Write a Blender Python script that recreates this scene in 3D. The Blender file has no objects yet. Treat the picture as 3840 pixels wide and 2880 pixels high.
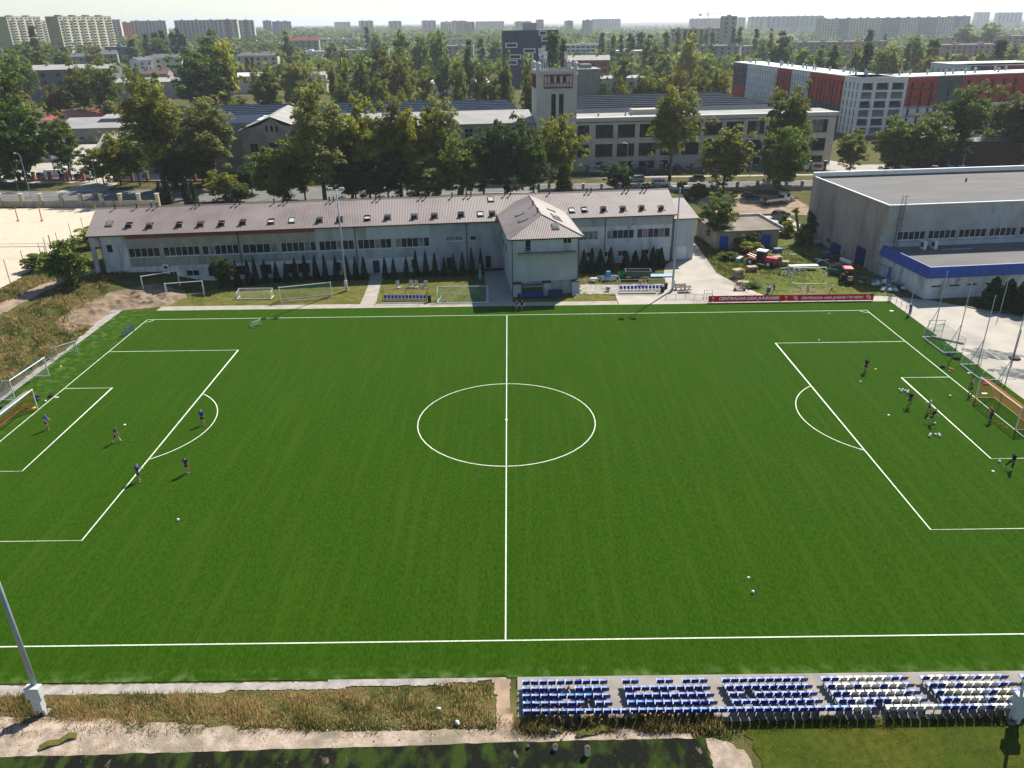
import bpy, math, random
import numpy as np
from mathutils import Vector, Matrix, noise as mnoise
S = bpy.context.scene
COL = S.collection
R = math.radians
# ---------------------------------------------------------------- camera, sky, sun, exposure
CF, CX, CY, CZ = 2940.72, 0.7016, -72.3524, 37.5334
YAW, PIT, ROL = -0.0011, 0.4329, -0.0134
def _axes():
    cy, sy, cp, sp = math.cos(YAW), math.sin(YAW), math.cos(PIT), math.sin(PIT)
    f = Vector((sy*cp, cy*cp, -sp)); r = Vector((cy, -sy, 0)); u = r.cross(f)
    c, s = math.cos(ROL), math.sin(ROL)
    return c*r+s*u, -s*r+c*u, f
AR, AU, AF = _axes()
cd = bpy.data.cameras.new('camera'); cam = bpy.data.objects.new('camera', cd); COL.objects.link(cam)
cam.matrix_world = Matrix(((AR.x, AU.x, -AF.x, CX), (AR.y, AU.y, -AF.y, CY), (AR.z, AU.z, -AF.z, CZ), (0, 0, 0, 1)))
cd.sensor_width = 36; cd.lens = CF/3840*36; cd.clip_start = 0.5; cd.clip_end = 30000
S.camera = cam
SUN_EL, SUN_AZ = R(46), R(34.8)
w = bpy.data.worlds.new('World'); S.world = w; w.use_nodes = True
nt = w.node_tree; bg = nt.nodes['Background']
sk = nt.nodes.new('ShaderNodeTexSky'); sk.sky_type = 'NISHITA'; sk.sun_disc = False
sk.sun_elevation = SUN_EL; sk.sun_rotation = SUN_AZ; sk.altitude = 200; sk.air_density = 1.0; sk.dust_density = 0.4; sk.ozone_density = 3.0
nt.links.new(sk.outputs[0], bg.inputs[0]); bg.inputs[1].default_value = 0.085
sl = bpy.data.lights.new('sun', 'SUN'); sl.energy = 5.0; sl.angle = R(0.5); sl.color = (1, 0.94, 0.84)
so = bpy.data.objects.new('sun', sl); COL.objects.link(so)
SUNV = Vector((math.sin(SUN_AZ)*math.cos(SUN_EL), math.cos(SUN_AZ)*math.cos(SUN_EL), math.sin(SUN_EL)))
so.rotation_euler = SUNV.to_track_quat('Z', 'Y').to_euler(); so.location = (60, 90, 120)
S.view_settings.view_transform = 'Standard'; S.view_settings.look = 'None'
S.view_settings.exposure = 0.8; S.view_settings.gamma = 1.0; S.view_settings.use_curve_mapping = False
# ---------------------------------------------------------------- survey helpers (photo pixel -> point in the place)
def ray(u, v): return AF*CF + AR*(u-1920) - AU*(v-1440)
CC = Vector((CX, CY, CZ))
def gp(u, v, z=0.0):
    d = ray(u, v); t = (z-CZ)/d.z; return CC + d*t
def aty(u, v, y):
    d = ray(u, v); t = (y-CY)/d.y; return CC + d*t
K = 960/2212
ZB = {1: (0, 740), 2: (960, 740), 3: (1920, 740), 4: (2880, 740), 5: (0, 1150), 6: (2880, 1150)}
ZT = {1: (0, 0), 2: (960, 0), 3: (1920, 0), 4: (2880, 0), 5: (0, 400), 6: (960, 400), 7: (1920, 400), 8: (2880, 400)}
def B(r, x, y): o = ZB[r]; return o[0]+x*K, o[1]+y*K
def T(r, x, y): o = ZT[r]; return o[0]+x*K, o[1]+y*K
def D(x, y): return x*3840/2212, y*3840/2212
def sst(a, b, x):
    t = min(1, max(0, (x-a)/(b-a))); return t*t*(3-2*t)
def terr(x, y):
    xe = -57.2 + 9.5*sst(38, 50, y)
    z = 1.9*sst(0, 10, xe-x)*(1-sst(66, 111, y)) if x < xe else 0.0
    z += 0.95*min(1, max(0, (-36.2-y)/3.4))
    z += 9*sst(320, 1300, y)*(1-1.15*sst(40, 450, x)) + 6*sst(-120, -600, x)*sst(320, 900, y)
    return z
# ---------------------------------------------------------------- mesh builder
class MB:
    def __init__(s): s.v = []; s.f = []; s.m = []
    def _add(s, vs, fs, m):
        n = len(s.v); s.v += [tuple(p) for p in vs]; s.f += [tuple(i+n for i in q) for q in fs]; s.m += [m]*len(fs); return s
    def box(s, x0, x1, y0, y1, z0, z1, m=0):
        return s._add([(x0,y0,z0),(x1,y0,z0),(x1,y1,z0),(x0,y1,z0),(x0,y0,z1),(x1,y0,z1),(x1,y1,z1),(x0,y1,z1)],
                      [(3,2,1,0),(4,5,6,7),(0,1,5,4),(1,2,6,5),(2,3,7,6),(3,0,4,7)], m)
    def poly(s, pts, m=0): return s._add(pts, [tuple(range(len(pts)))], m)
    def prism(s, pts, h, m=0):        # pts ccw xy(z) extruded up by h
        n = len(pts); p = [(q[0], q[1], q[2] if len(q) > 2 else 0) for q in pts]
        return s._add(p+[(q[0], q[1], q[2]+h) for q in p], [tuple(range(n-1,-1,-1)), tuple(range(n,2*n))]+[(i,(i+1)%n,n+(i+1)%n,n+i) for i in range(n)], m)
    def xprism(s, prof, x0, x1, m=0): # prof (y,z) ccw seen from +x
        n = len(prof)
        return s._add([(x0,a,b) for a,b in prof]+[(x1,a,b) for a,b in prof], [tuple(range(n-1,-1,-1)), tuple(range(n,2*n))]+[(i,(i+1)%n,n+(i+1)%n,n+i) for i in range(n)], m)
    def cyl(s, a, b, r0, r1=None, n=8, m=0, caps=True):
        a, b = Vector(a), Vector(b); r1 = r0 if r1 is None else r1
        d = (b-a).normalized(); e = d.orthogonal().normalized(); f = d.cross(e)
        vs = []
        for c, r in ((a, r0), (b, r1)):
            for i in range(n):
                t = 2*math.pi*i/n; vs.append(c+(e*math.cos(t)+f*math.sin(t))*r)
        fs = [(i,(i+1)%n,n+(i+1)%n,n+i) for i in range(n)]
        if caps: fs += [tuple(range(n-1,-1,-1)), tuple(range(n,2*n))]
        return s._add(vs, fs, m)
    def tube(s, pts, r, n=6, m=0):
        for i in range(len(pts)-1):
            a = r if not isinstance(r, (list, tuple)) else r[i]; b = r if not isinstance(r, (list, tuple)) else r[i+1]
            s.cyl(pts[i], pts[i+1], a, b, n, m)
        return s
    def sphere(s, c, r, m=0, nu=10, nv=6, sc=(1,1,1)):
        vs = [(c[0], c[1], c[2]-r*sc[2])]
        for j in range(1, nv):
            t = -math.pi/2+math.pi*j/nv
            for i in range(nu):
                a = 2*math.pi*i/nu; vs.append((c[0]+r*sc[0]*math.cos(t)*math.cos(a), c[1]+r*sc[1]*math.cos(t)*math.sin(a), c[2]+r*sc[2]*math.sin(t)))
        vs.append((c[0], c[1], c[2]+r*sc[2])); fs = []
        for i in range(nu): fs.append((0, 1+(i+1)%nu, 1+i))
        for j in range(nv-2):
            for i in range(nu): a = 1+j*nu; fs.append((a+i, a+(i+1)%nu, a+nu+(i+1)%nu, a+nu+i))
        a = 1+(nv-2)*nu
        for i in range(nu): fs.append((a+i, a+(i+1)%nu, len(vs)-1))
        return s._add(vs, fs, m)
    def wall(s, x0, x1, z0, z1, y, ops=(), dep=0.22, m=0):  # front face at y (towards -y) with recessed openings (xa,xb,za,zb)
        xs = sorted({x0, x1} | {min(max(o[i], x0), x1) for o in ops for i in (0, 1)}); zs = sorted({z0, z1} | {min(max(o[i], z0), z1) for o in ops for i in (2, 3)})
        for i in range(len(xs)-1):
            for j in range(len(zs)-1):
                cx, cz = (xs[i]+xs[i+1])/2, (zs[j]+zs[j+1])/2
                if any(o[0] < cx < o[1] and o[2] < cz < o[3] for o in ops): continue
                s.poly([(xs[i],y,zs[j]),(xs[i+1],y,zs[j]),(xs[i+1],y,zs[j+1]),(xs[i],y,zs[j+1])], m)
        for a, b, c, d in ops:
            s.poly([(a,y,c),(b,y,c),(b,y+dep,c),(a,y+dep,c)], m); s.poly([(a,y,d),(a,y+dep,d),(b,y+dep,d),(b,y,d)], m)
            s.poly([(a,y,c),(a,y+dep,c),(a,y+dep,d),(a,y,d)], m); s.poly([(b,y,c),(b,y,d),(b,y+dep,d),(b,y+dep,c)], m)
        return s
    def xform(s, i0, mat):
        for i in range(i0, len(s.v)): s.v[i] = tuple(mat @ Vector(s.v[i]))
        return s
    def mesh(s, name, mats, smooth=False):
        me = bpy.data.meshes.new(name); me.from_pydata(s.v, [], s.f)
        for q in (mats if isinstance(mats, (list, tuple)) else [mats]): me.materials.append(q)
        if any(s.m): me.polygons.foreach_set('material_index', s.m)
        if smooth: me.polygons.foreach_set('use_smooth', [True]*len(s.f))
        return me
    def build(s, name, mats, parent=None, smooth=False):
        return put(name, s.mesh(name, mats, smooth), parent)
def put(name, me, parent=None, loc=None, rz=0, label=None, sc=None):
    o = bpy.data.objects.new(name, me); COL.objects.link(o)
    if parent is not None: o.parent = parent
    if loc is not None: o.location = loc
    if rz: o.rotation_euler = (0, 0, rz)
    if sc is not None: o.scale = sc if isinstance(sc, (tuple, list)) else (sc, sc, sc)
    if label: o['label'] = label
    return o
def tag(o, label, cat, group=None):
    o['label'] = label; o['category'] = cat
    if group: o['group'] = group
    return o
def thing(name, label, cat, loc=(0,0,0), rz=0, group=None):
    o = bpy.data.objects.new(name, None); COL.objects.link(o); o.location = loc; o.rotation_euler = (0, 0, rz); o.empty_display_size = 0.3
    return tag(o, label, cat, group)
def struct(o): o['kind'] = 'structure'; return o
def dup(root, loc, rz=0, label=None, group=None, sc=None):
    r = root.copy(); COL.objects.link(r); r.location = loc; r.rotation_euler = (0, 0, rz)
    if sc is not None: r.scale = sc if isinstance(sc, (tuple, list)) else (sc, sc, sc)
    if label: r['label'] = label
    if group: r['group'] = group
    for ch in list(root.children):
        c = ch.copy(); COL.objects.link(c); c.parent = r
        for g_ in list(ch.children):
            d = g_.copy(); COL.objects.link(d); d.parent = c
    return r
ORD = ['', 'first', 'second', 'third', 'fourth', 'fifth', 'sixth', 'seventh', 'eighth', 'ninth', 'tenth', 'eleventh', 'twelfth', 'thirteenth', 'fourteenth', 'fifteenth', 'sixteenth', 'seventeenth', 'eighteenth', 'nineteenth', 'twentieth']
TENS = ['', '', 'twenty', 'thirty', 'forty', 'fifty', 'sixty', 'seventy', 'eighty', 'ninety']
def ordw(n):
    if n <= 20: return ORD[n]
    if n % 10 == 0: return TENS[n//10][:-1]+'ieth'
    return TENS[n//10]+'-'+ORD[n % 10]
# ---------------------------------------------------------------- materials
MATS = {}
def mat(name, c1, c2=None, sc=1.0, rough=0.85, bump=0.0, bsc=None, stretch=(1,1,1), metal=0.0, det=6.0, lo=0.35, hi=0.65, spec=0.3, world=False, c3=None, sc3=0.15, lo3=0.5, hi3=0.7, coat=0.0, alpha=1.0):
    m = bpy.data.materials.new(name); m.use_nodes = True; n = m.node_tree; b = n.nodes['Principled BSDF']; L = n.links.new
    b.inputs['Roughness'].default_value = rough; b.inputs['Metallic'].default_value = metal
    b.inputs['Specular IOR Level'].default_value = spec; b.inputs['Base Color'].default_value = (*c1, 1)
    if coat: b.inputs['Coat Weight'].default_value = coat
    if alpha < 1: b.inputs['Alpha'].default_value = alpha
    if c2 is not None or bump:
        if world: src = n.nodes.new('ShaderNodeNewGeometry').outputs['Position']
        else: src = n.nodes.new('ShaderNodeTexCoord').outputs['Object']
        mp = n.nodes.new('ShaderNodeMapping'); L(src, mp.inputs[0]); mp.inputs['Scale'].default_value = stretch; src = mp.outputs[0]
    if c2 is not None:
        nz = n.nodes.new('ShaderNodeTexNoise'); nz.inputs['Scale'].default_value = sc; nz.inputs['Detail'].default_value = det; L(src, nz.inputs['Vector'])
        rp = n.nodes.new('ShaderNodeMapRange'); rp.inputs[1].default_value = lo; rp.inputs[2].default_value = hi; L(nz.outputs[0], rp.inputs[0])
        mx = n.nodes.new('ShaderNodeMix'); mx.data_type = 'RGBA'; mx.inputs[6].default_value = (*c1, 1); mx.inputs[7].default_value = (*c2, 1)
        L(rp.outputs[0], mx.inputs[0]); out = mx.outputs[2]
        if c3 is not None:
            nz3 = n.nodes.new('ShaderNodeTexNoise'); nz3.inputs['Scale'].default_value = sc3; nz3.inputs['Detail'].default_value = 5; L(src, nz3.inputs['Vector'])
            rp3 = n.nodes.new('ShaderNodeMapRange'); rp3.inputs[1].default_value = lo3; rp3.inputs[2].default_value = hi3; L(nz3.outputs[0], rp3.inputs[0])
            mx3 = n.nodes.new('ShaderNodeMix'); mx3.data_type = 'RGBA'; L(out, mx3.inputs[6]); mx3.inputs[7].default_value = (*c3, 1); L(rp3.outputs[0], mx3.inputs[0]); out = mx3.outputs[2]
        L(out, b.inputs['Base Color'])
    if bump:
        nb = n.nodes.new('ShaderNodeTexNoise'); nb.inputs['Scale'].default_value = bsc or sc*4; nb.inputs['Detail'].default_value = 4; L(src, nb.inputs['Vector'])
        bp = n.nodes.new('ShaderNodeBump'); bp.inputs['Strength'].default_value = bump; bp.inputs['Distance'].default_value = 0.05; L(nb.outputs[0], bp.inputs['Height']); L(bp.outputs[0], b.inputs['Normal'])
    MATS[name] = m; return m
M_turf = mat('artificial_turf', (0.009,0.035,0.001), (0.030,0.072,0.003), 5.5, 1.0, 1.0, 10.0, (1.3,0.4,1), det=12, lo=0.25, hi=0.75, spec=0.02, world=True, c3=(0.034,0.075,0.006), sc3=0.22, lo3=0.48, hi3=0.95)
for q_ in M_turf.node_tree.nodes:
    if q_.type == 'TEX_NOISE' and abs(q_.inputs['Scale'].default_value-0.22) < 1e-4:
        mp_ = M_turf.node_tree.nodes.new('ShaderNodeMapping'); ge_ = M_turf.node_tree.nodes.new('ShaderNodeNewGeometry'); mp_.inputs['Scale'].default_value = (6.0,0.35,1); mp_.inputs['Rotation'].default_value = (0,0,0.12); M_turf.node_tree.links.new(ge_.outputs['Position'],mp_.inputs[0]); M_turf.node_tree.links.new(mp_.outputs[0],q_.inputs['Vector'])
b_ = M_turf.node_tree.nodes['Principled BSDF']; b_.inputs['Sheen Weight'].default_value = 0.3; b_.inputs['Sheen Roughness'].default_value = 0.4; b_.inputs['Sheen Tint'].default_value = (0.22,0.42,0.05,1)
n_ = M_turf.node_tree; L_ = n_.links.new      # pale matted fibres along the left and near margins
ge_ = n_.nodes.new('ShaderNodeNewGeometry'); sx_ = n_.nodes.new('ShaderNodeSeparateXYZ'); L_(ge_.outputs['Position'], sx_.inputs[0])
ma_ = n_.nodes.new('ShaderNodeMapRange'); ma_.inputs[1].default_value = -49.0; ma_.inputs[2].default_value = -56.0; L_(sx_.outputs['X'], ma_.inputs[0])
mb_ = n_.nodes.new('ShaderNodeMapRange'); mb_.inputs[1].default_value = -34.2; mb_.inputs[2].default_value = -35.2; L_(sx_.outputs['Y'], mb_.inputs[0])
mm_ = n_.nodes.new('ShaderNodeMath'); mm_.operation = 'MAXIMUM'; L_(ma_.outputs[0], mm_.inputs[0]); L_(mb_.outputs[0], mm_.inputs[1])
no_ = n_.nodes.new('ShaderNodeTexNoise'); no_.inputs['Scale'].default_value = 1.1; no_.inputs['Detail'].default_value = 9; L_(ge_.outputs['Position'], no_.inputs['Vector'])
rr_ = n_.nodes.new('ShaderNodeMapRange'); rr_.inputs[1].default_value = 0.46; rr_.inputs[2].default_value = 0.85; L_(no_.outputs[0], rr_.inputs[0])
mu_ = n_.nodes.new('ShaderNodeMath'); mu_.operation = 'MULTIPLY'; L_(mm_.outputs[0], mu_.inputs[0]); L_(rr_.outputs[0], mu_.inputs[1])
mx_ = n_.nodes.new('ShaderNodeMix'); mx_.data_type = 'RGBA'; mx_.inputs[7].default_value = (0.13,0.18,0.06,1); L_(b_.inputs['Base Color'].links[0].from_socket, mx_.inputs[6]); L_(mu_.outputs[0], mx_.inputs[0]); L_(mx_.outputs[2], b_.inputs['Base Color'])
M_line = mat('line_white', (0.70,0.72,0.62), (0.44,0.50,0.32), 5.0, 0.8, world=True)
M_ground = mat('ground_dry_grass', (0.058,0.066,0.018), (0.11,0.092,0.038), 0.35, 0.95, 0.6, 3.0, det=8, spec=0.05, world=True, c3=(0.035,0.055,0.012), sc3=0.05)
M_lawn = mat('lawn_green', (0.038,0.058,0.005), (0.080,0.080,0.012), 2.2, 0.95, 0.8, 9.0, det=9, spec=0.05, world=True, c3=(0.036,0.062,0.006), sc3=0.14)
M_lawn2 = mat('patchy_lawn', (0.085,0.10,0.018), (0.15,0.125,0.04), 0.8, 0.95, 0.8, 9.0, det=10, spec=0.05, world=True, c3=(0.06,0.085,0.015), sc3=0.25)
M_yardg = mat('yard_grass_ground', (0.075,0.115,0.016), (0.12,0.125,0.03), 0.6, 0.95, 0.8, 8.0, det=10, spec=0.05, world=True, c3=(0.16,0.135,0.07), sc3=0.16, lo3=0.52, hi3=0.66)
M_pave = mat('paving', (0.36,0.32,0.27), (0.28,0.25,0.21), 0.8, 0.9, 0.25, 8.0, det=8, world=True, c3=(0.22,0.2,0.17), sc3=0.3, lo3=0.58, hi3=0.75)
M_yard = mat('concrete_yard', (0.40,0.36,0.30), (0.33,0.30,0.255), 0.3, 0.9, 0.25, 5.0, det=9, world=True, c3=(0.24,0.22,0.19), sc3=0.12, lo3=0.55, hi3=0.72)
M_sand = mat('sand', (0.53,0.45,0.34), (0.46,0.385,0.29), 1.2, 0.95, 0.5, 2.5, det=9, spec=0.05, world=True)
M_dirt = mat('bare_earth', (0.33,0.24,0.17), (0.22,0.165,0.12), 0.6, 0.95, 0.9, 4.0, det=10, spec=0.05, world=True, c3=(0.13,0.115,0.055), sc3=0.35, lo3=0.58, hi3=0.7)
M_gravel = mat('gravel', (0.37,0.34,0.30), (0.25,0.23,0.21), 1.4, 0.95, 0.8, 9.0, det=10, spec=0.05, world=True)
M_rubble = mat('rubble_earth', (0.40,0.32,0.25), (0.26,0.20,0.15), 1.6, 0.95, 1.0, 6.0, det=12, spec=0.05, world=True, c3=(0.20,0.17,0.12), sc3=0.5, lo3=0.52, hi3=0.66)
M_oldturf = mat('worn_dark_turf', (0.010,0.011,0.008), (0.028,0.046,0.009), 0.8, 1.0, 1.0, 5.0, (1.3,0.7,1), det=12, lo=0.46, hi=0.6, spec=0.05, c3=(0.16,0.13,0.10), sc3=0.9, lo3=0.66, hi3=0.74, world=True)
M_asph = mat('asphalt', (0.16,0.155,0.15), (0.115,0.11,0.105), 0.4, 0.9, 0.2, 6.0, det=9, world=True)
M_side = mat('pavement_slabs', (0.36,0.33,0.28), (0.28,0.255,0.22), 0.5, 0.9, 0.2, 5.0, det=8, world=True)
M_soil = mat('dark_soil', (0.16,0.115,0.075), (0.26,0.20,0.14), 0.5, 0.95, 1.0, 3.0, det=10, spec=0.05, world=True)
M_asphheap = mat('asphalt_millings', (0.10,0.10,0.098), (0.26,0.245,0.22), 1.2, 0.95, 1.0, 6.0, det=10, world=True)
M_conc = mat('concrete', (0.285,0.26,0.22), (0.215,0.195,0.165), 0.7, 0.9, 0.2, 4.0, det=9, c3=(0.18,0.17,0.155), sc3=0.35, lo3=0.56, hi3=0.75)
M_white = mat('white_paint', (0.72,0.72,0.69), (0.62,0.62,0.59), 1.5, 0.5)
M_steel = mat('galvanised_steel', (0.36,0.41,0.43), (0.28,0.33,0.35), 1.0, 0.45, metal=0.3)
M_dark = mat('dark_metal', (0.035,0.035,0.037), None, rough=0.5)
M_green = mat('green_paint', (0.03,0.2,0.115), (0.04,0.16,0.1), 2.0, 0.5)
M_glass = mat('window_glass', (0.012,0.016,0.018), (0.03,0.035,0.035), 0.6, 0.12, spec=0.16)
M_glassb = mat('window_glass_blind', (0.20,0.22,0.22), (0.10,0.12,0.12), 0.8, 0.2, spec=0.2)
M_frame = mat('window_frame_white', (0.6,0.62,0.62), None, rough=0.5)
M_black = mat('black', (0.012,0.012,0.013), None, rough=0.6)
M_blue = mat('blue_plastic', (0.012,0.03,0.30), (0.01,0.022,0.24), 3.0, 0.28, spec=0.6)
M_red = mat('red_paint', (0.42,0.02,0.022), None, rough=0.35, spec=0.5)
M_wood = mat('weathered_wood', (0.52,0.40,0.26), (0.34,0.25,0.15), 3.0, 0.85, det=8)
M_dwood = mat('dark_wood', (0.1,0.05,0.032), (0.065,0.035,0.024), 4.0, 0.6)
M_rubber = mat('rubber', (0.015,0.015,0.015), None, rough=0.8)
M_brick = mat('red_brick', (0.30,0.10,0.06), (0.22,0.075,0.05), 1.5, 0.9, 0.2, 8.0)
# ================================================================ SETTING
def gridaxis(a, b, fine, lim, far):
    xs = []; x = a
    while x <= b: xs.append(x); x += fine
    st = fine; p = xs[-1]
    while p < far: st *= 1.25; p += st; xs.append(p)
    st = fine; p = a; pre = []
    while p > lim: st *= 1.25; p -= st; pre.append(p)
    return pre[::-1]+xs
gx = sorted(set(gridaxis(-110, 110, 2.5, -7000, 7000)+[-80+i for i in range(36)])); gy = sorted(set(gridaxis(-60, 150, 2.5, -700, 14000)+[-42+.4*i for i in range(20)]+[30+i for i in range(34)]))
gy = [a for i, a in enumerate(gy) if i == 0 or a-gy[i-1] > .05]; gx = [a for i, a in enumerate(gx) if i == 0 or a-gx[i-1] > .05]
V = [(x, y, terr(x, y)-0.02) for y in gy for x in gx]; nx = len(gx)
me = bpy.data.meshes.new('ground'); me.from_pydata(V, [], [(j*nx+i, j*nx+i+1, (j+1)*nx+i+1, (j+1)*nx+i) for j in range(len(gy)-1) for i in range(nx-1)])
me.materials.append(M_ground); me.polygons.foreach_set('use_smooth', [True]*len(me.polygons)); struct(put('ground', me))
rng = random.Random(7)
def rough_edge(pts, jit, step):
    out = []
    for i in range(len(pts)):
        a, b = Vector(pts[i][:2]), Vector(pts[(i+1) % len(pts)][:2]); L = (b-a).length; n = max(1, int(L/step)); nn = Vector((-(b-a).y, (b-a).x))/max(L, 1e-6)
        for k in range(n):
            p = a.lerp(b, k/n) + nn*(rng.uniform(-jit, jit) if k else 0); out.append((p.x, p.y))
    return out
def sheet(name, pts, z, m, jit=0.0, step=0.6):
    if jit: pts = rough_edge(pts, jit, step)
    return struct(MB().poly([(p[0], p[1], z) for p in pts]).build(name, m))
def inside(p, poly):
    c = False; j = len(poly)-1
    for i in range(len(poly)):
        a, b = poly[i], poly[j]
        if (a[1] > p[1]) != (b[1] > p[1]) and p[0] < (b[0]-a[0])*(p[1]-a[1])/(b[1]-a[1])+a[0]: c = not c
        j = i
    return c
def drape(name, poly, m, step, dz, zf=None):
    zf = zf or terr
    x0, x1 = min(p[0] for p in poly), max(p[0] for p in poly); y0, y1 = min(p[1] for p in poly), max(p[1] for p in poly)
    nx, ny = int((x1-x0)/step)+1, int((y1-y0)/step)+1; idx = {}; v = []; f = []
    def vi(i, j):
        if (i, j) not in idx:
            x, y = x0+i*step+rng.uniform(-.3,.3)*step, y0+j*step+rng.uniform(-.3,.3)*step; idx[i, j] = len(v); v.append((x, y, zf(x, y)+dz))
        return idx[i, j]
    for j in range(ny):
        for i in range(nx):
            if inside((x0+(i+.5)*step, y0+(j+.5)*step), poly): f.append((vi(i,j), vi(i+1,j), vi(i+1,j+1), vi(i,j+1)))
    me = bpy.data.meshes.new(name); me.from_pydata(v, [], f); me.materials.append(m); me.polygons.foreach_set('use_smooth', [True]*len(f))
    return struct(put(name, me))
# pitch ------------------------------------------------------------
PL, PW = 50.66, 32.0
pitch = struct(MB().box(-56, 55.6, -35.25, 35.8, -0.05, 0.03).build('football_pitch', M_turf))
def stripe(name, pts, wd=0.10, closed=False):
    mb = MB(); n = len(pts); P = [Vector(p) for p in pts]; L = []; Rr = []
    for i in range(n):
        a = P[i-1] if (i > 0 or closed) else P[i]; b = P[(i+1) % n] if (i < n-1 or closed) else P[i]
        t = (b-a).normalized(); q = Vector((-t.y, t.x)); s = wd/2
        if 0 < i < n-1 or closed:
            c = abs((P[i]-a).normalized().dot(t)); s /= max(.5, c)
        L.append(P[i]+q*s); Rr.append(P[i]-q*s)
    for i in range(n if closed else n-1):
        j = (i+1) % n; mb.poly([(L[i].x,L[i].y,.036),(Rr[i].x,Rr[i].y,.036),(Rr[j].x,Rr[j].y,.036),(L[j].x,L[j].y,.036)])
    return mb.build(name, M_line, pitch)
def arc(cx, cy, r, a0, a1, n=48): return [(cx+r*math.cos(a0+(a1-a0)*i/n), cy+r*math.sin(a0+(a1-a0)*i/n)) for i in range(n+1)]
stripe('touchline', [(-PL,PW),(PL,PW)]); stripe('touchline', [(-PL,-PW),(PL,-PW)])
stripe('goal_line', [(-PL,PW-.07),(-PL,-PW+.07)]); stripe('goal_line', [(PL,PW-.07),(PL,-PW+.07)]); stripe('halfway_line', [(0,PW-.07),(0,-PW+.07)])
stripe('centre_circle', arc(0, -.25, 9.15, 0, 2*math.pi)[:-1], closed=True)
pv = MB(); pv.cyl((0,0,.031),(0,0,.039),.15,.15,16); pv.build('centre_spot', M_line, pitch)
for s in (-1, 1):
    stripe('penalty_area_line', [(s*(PL-.07),20.16),(s*(PL-16.5),20.16),(s*(PL-16.5),-20.16),(s*(PL-.07),-20.16)])
    stripe('goal_area_line', [(s*(PL-.07),9.16),(s*(PL-5.5),9.16),(s*(PL-5.5),-9.16),(s*(PL-.07),-9.16)])
    a = math.acos(5.5/9.15); c = 0 if s < 0 else math.pi
    stripe('penalty_arc', arc(s*(PL-11), 0, 9.15, c-a+.008, c+a-.008, 32))
    stripe('corner_arc', arc(s*PL, PW, 1, -math.pi/2 if s < 0 else math.pi, 0 if s < 0 else 1.5*math.pi, 12))
# pavings round the pitch -------------------------------------------
sheet('pavement', [(-51,35.83),(16.2,35.83),(16.2,37.5),(-51,37.7)], .012, M_pave, .05)
sheet('path', [(-22.6,53.0),(-20.3,53.2),(-19.9,45.7),(-19.3,37.45),(-21.65,37.45),(-21.9,45.8)], .016, M_pave, .04)
M_bricks = mat('grey_block_paving', (0.30,0.285,0.26), (0.23,0.22,0.205), 2.5, 0.9, 0.4, 12.0, det=8, world=True)
sheet('plaza', [(-3.2,37.45),(0.85,37.45),(0.85,41),(-0.5,53.9),(-4.0,53.5),(-3.3,46)], .016, M_bricks, .03)
sheet('yard', [(16.25,35.83),(55.6,35.83),(55.6,38.2),(46,38.6),(38.4,39.2),(36,44),(34.1,51),(34.4,60),(34.8,70.5),(32.6,70.5),(31.9,59.2),(28.3,58.4),(26.5,55.5),(25.4,50),(24.6,43.2),(16.3,40.6)], .012, M_yard, .06)
sheet('parking_lot', [(55.64,-30),(140,-30),(140,30.8),(72.2,30.8),(69.4,30.55),(67.5,30.8),(66.2,31.6),(65.1,33),(61.2,36.2),(55.64,38.2)], .012, M_yard)
kb = MB(); kp = [(65.0,33.1),(66.2,31.65),(67.5,30.85),(69.4,30.6),(72.2,30.85),(90,31)]
for a, b in zip(kp, kp[1:]):
    d = (Vector(b)-Vector(a)).normalized(); q = Vector((-d.y, d.x))*.09; kb.prism([(a[0]-q.x,a[1]-q.y,0),(b[0]-q.x,b[1]-q.y,0),(b[0]+q.x,b[1]+q.y,0),(a[0]+q.x,a[1]+q.y,0)], .14)
struct(kb.build('kerb', M_side))
sheet('club_lawn', [(-50.5,37.6),(-21.7,37.5),(-21.95,45.8),(-22.6,50),(-40,47.5),(-47,45),(-49.3,41)], .006, M_lawn2, .2, .4)
sheet('club_lawn', [(-19.2,37.5),(-3.1,37.5),(-3.2,46),(-3.8,51.5),(-20.2,50)], .006, M_lawn2, .1, .4)
sheet('club_lawn', [(.95,37.5),(16.1,37.5),(16.0,40.5),(11.2,41),(10.7,41.2),(.95,40.8)], .006, M_lawn2, .1, .4)
sheet('yard_lawn', [(38.5,39.3),(46,38.7),(56,38.3),(59.8,44),(58.5,56),(57,70),(45,74),(37.3,64.8),(35.2,63),(34.5,52),(36.3,44)], .006, M_yardg, .15, .5)
sheet('debris_ground', [(11.2,41.0),(16.2,40.7),(24.5,43.3),(24.4,45.3),(11.5,45.6)], .014, M_gravel, .25, .5)
def lift(x, y):
    z = 0.0
    for _ in range(12):
        k = 1-z/CZ; q = (CX+(x-CX)*k, CY+(y-CY)*k); z = .5*z+.5*terr(*q)
    return q
def LP(pts): return [lift(*p) for p in pts]
drape('gravel_strip', LP([(-60,-35.27),(.6,-35.27),(-4,-35.75),(-16,-36.1),(-31,-36.3),(-60,-36.6)]), M_gravel, .2, .03)
drape('trodden_path', LP([(-.9,-35.3),(.4,-35.3),(.3,-37),(.5,-39.5),(-.5,-39.5),(-.5,-37)]), M_dirt, .2, .045)
drape('rubble_strip', LP([(-60,-38.2),(-27,-37.9),(-20,-38.5),(-14,-39.1),(-6,-39.3),(0,-39.2),(4,-39.4),(8,-39.2),(10.8,-39.8),(10.8,-40.3),(0,-40.6),(-12,-40.7),(-60,-41)]), M_rubble, .22, .04, lambda x, y: terr(x, y)+.06*max(0, math.sin(x*2.1)*math.sin(y*3.1+x)+.4*math.sin(5*x+3*y)))
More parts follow.
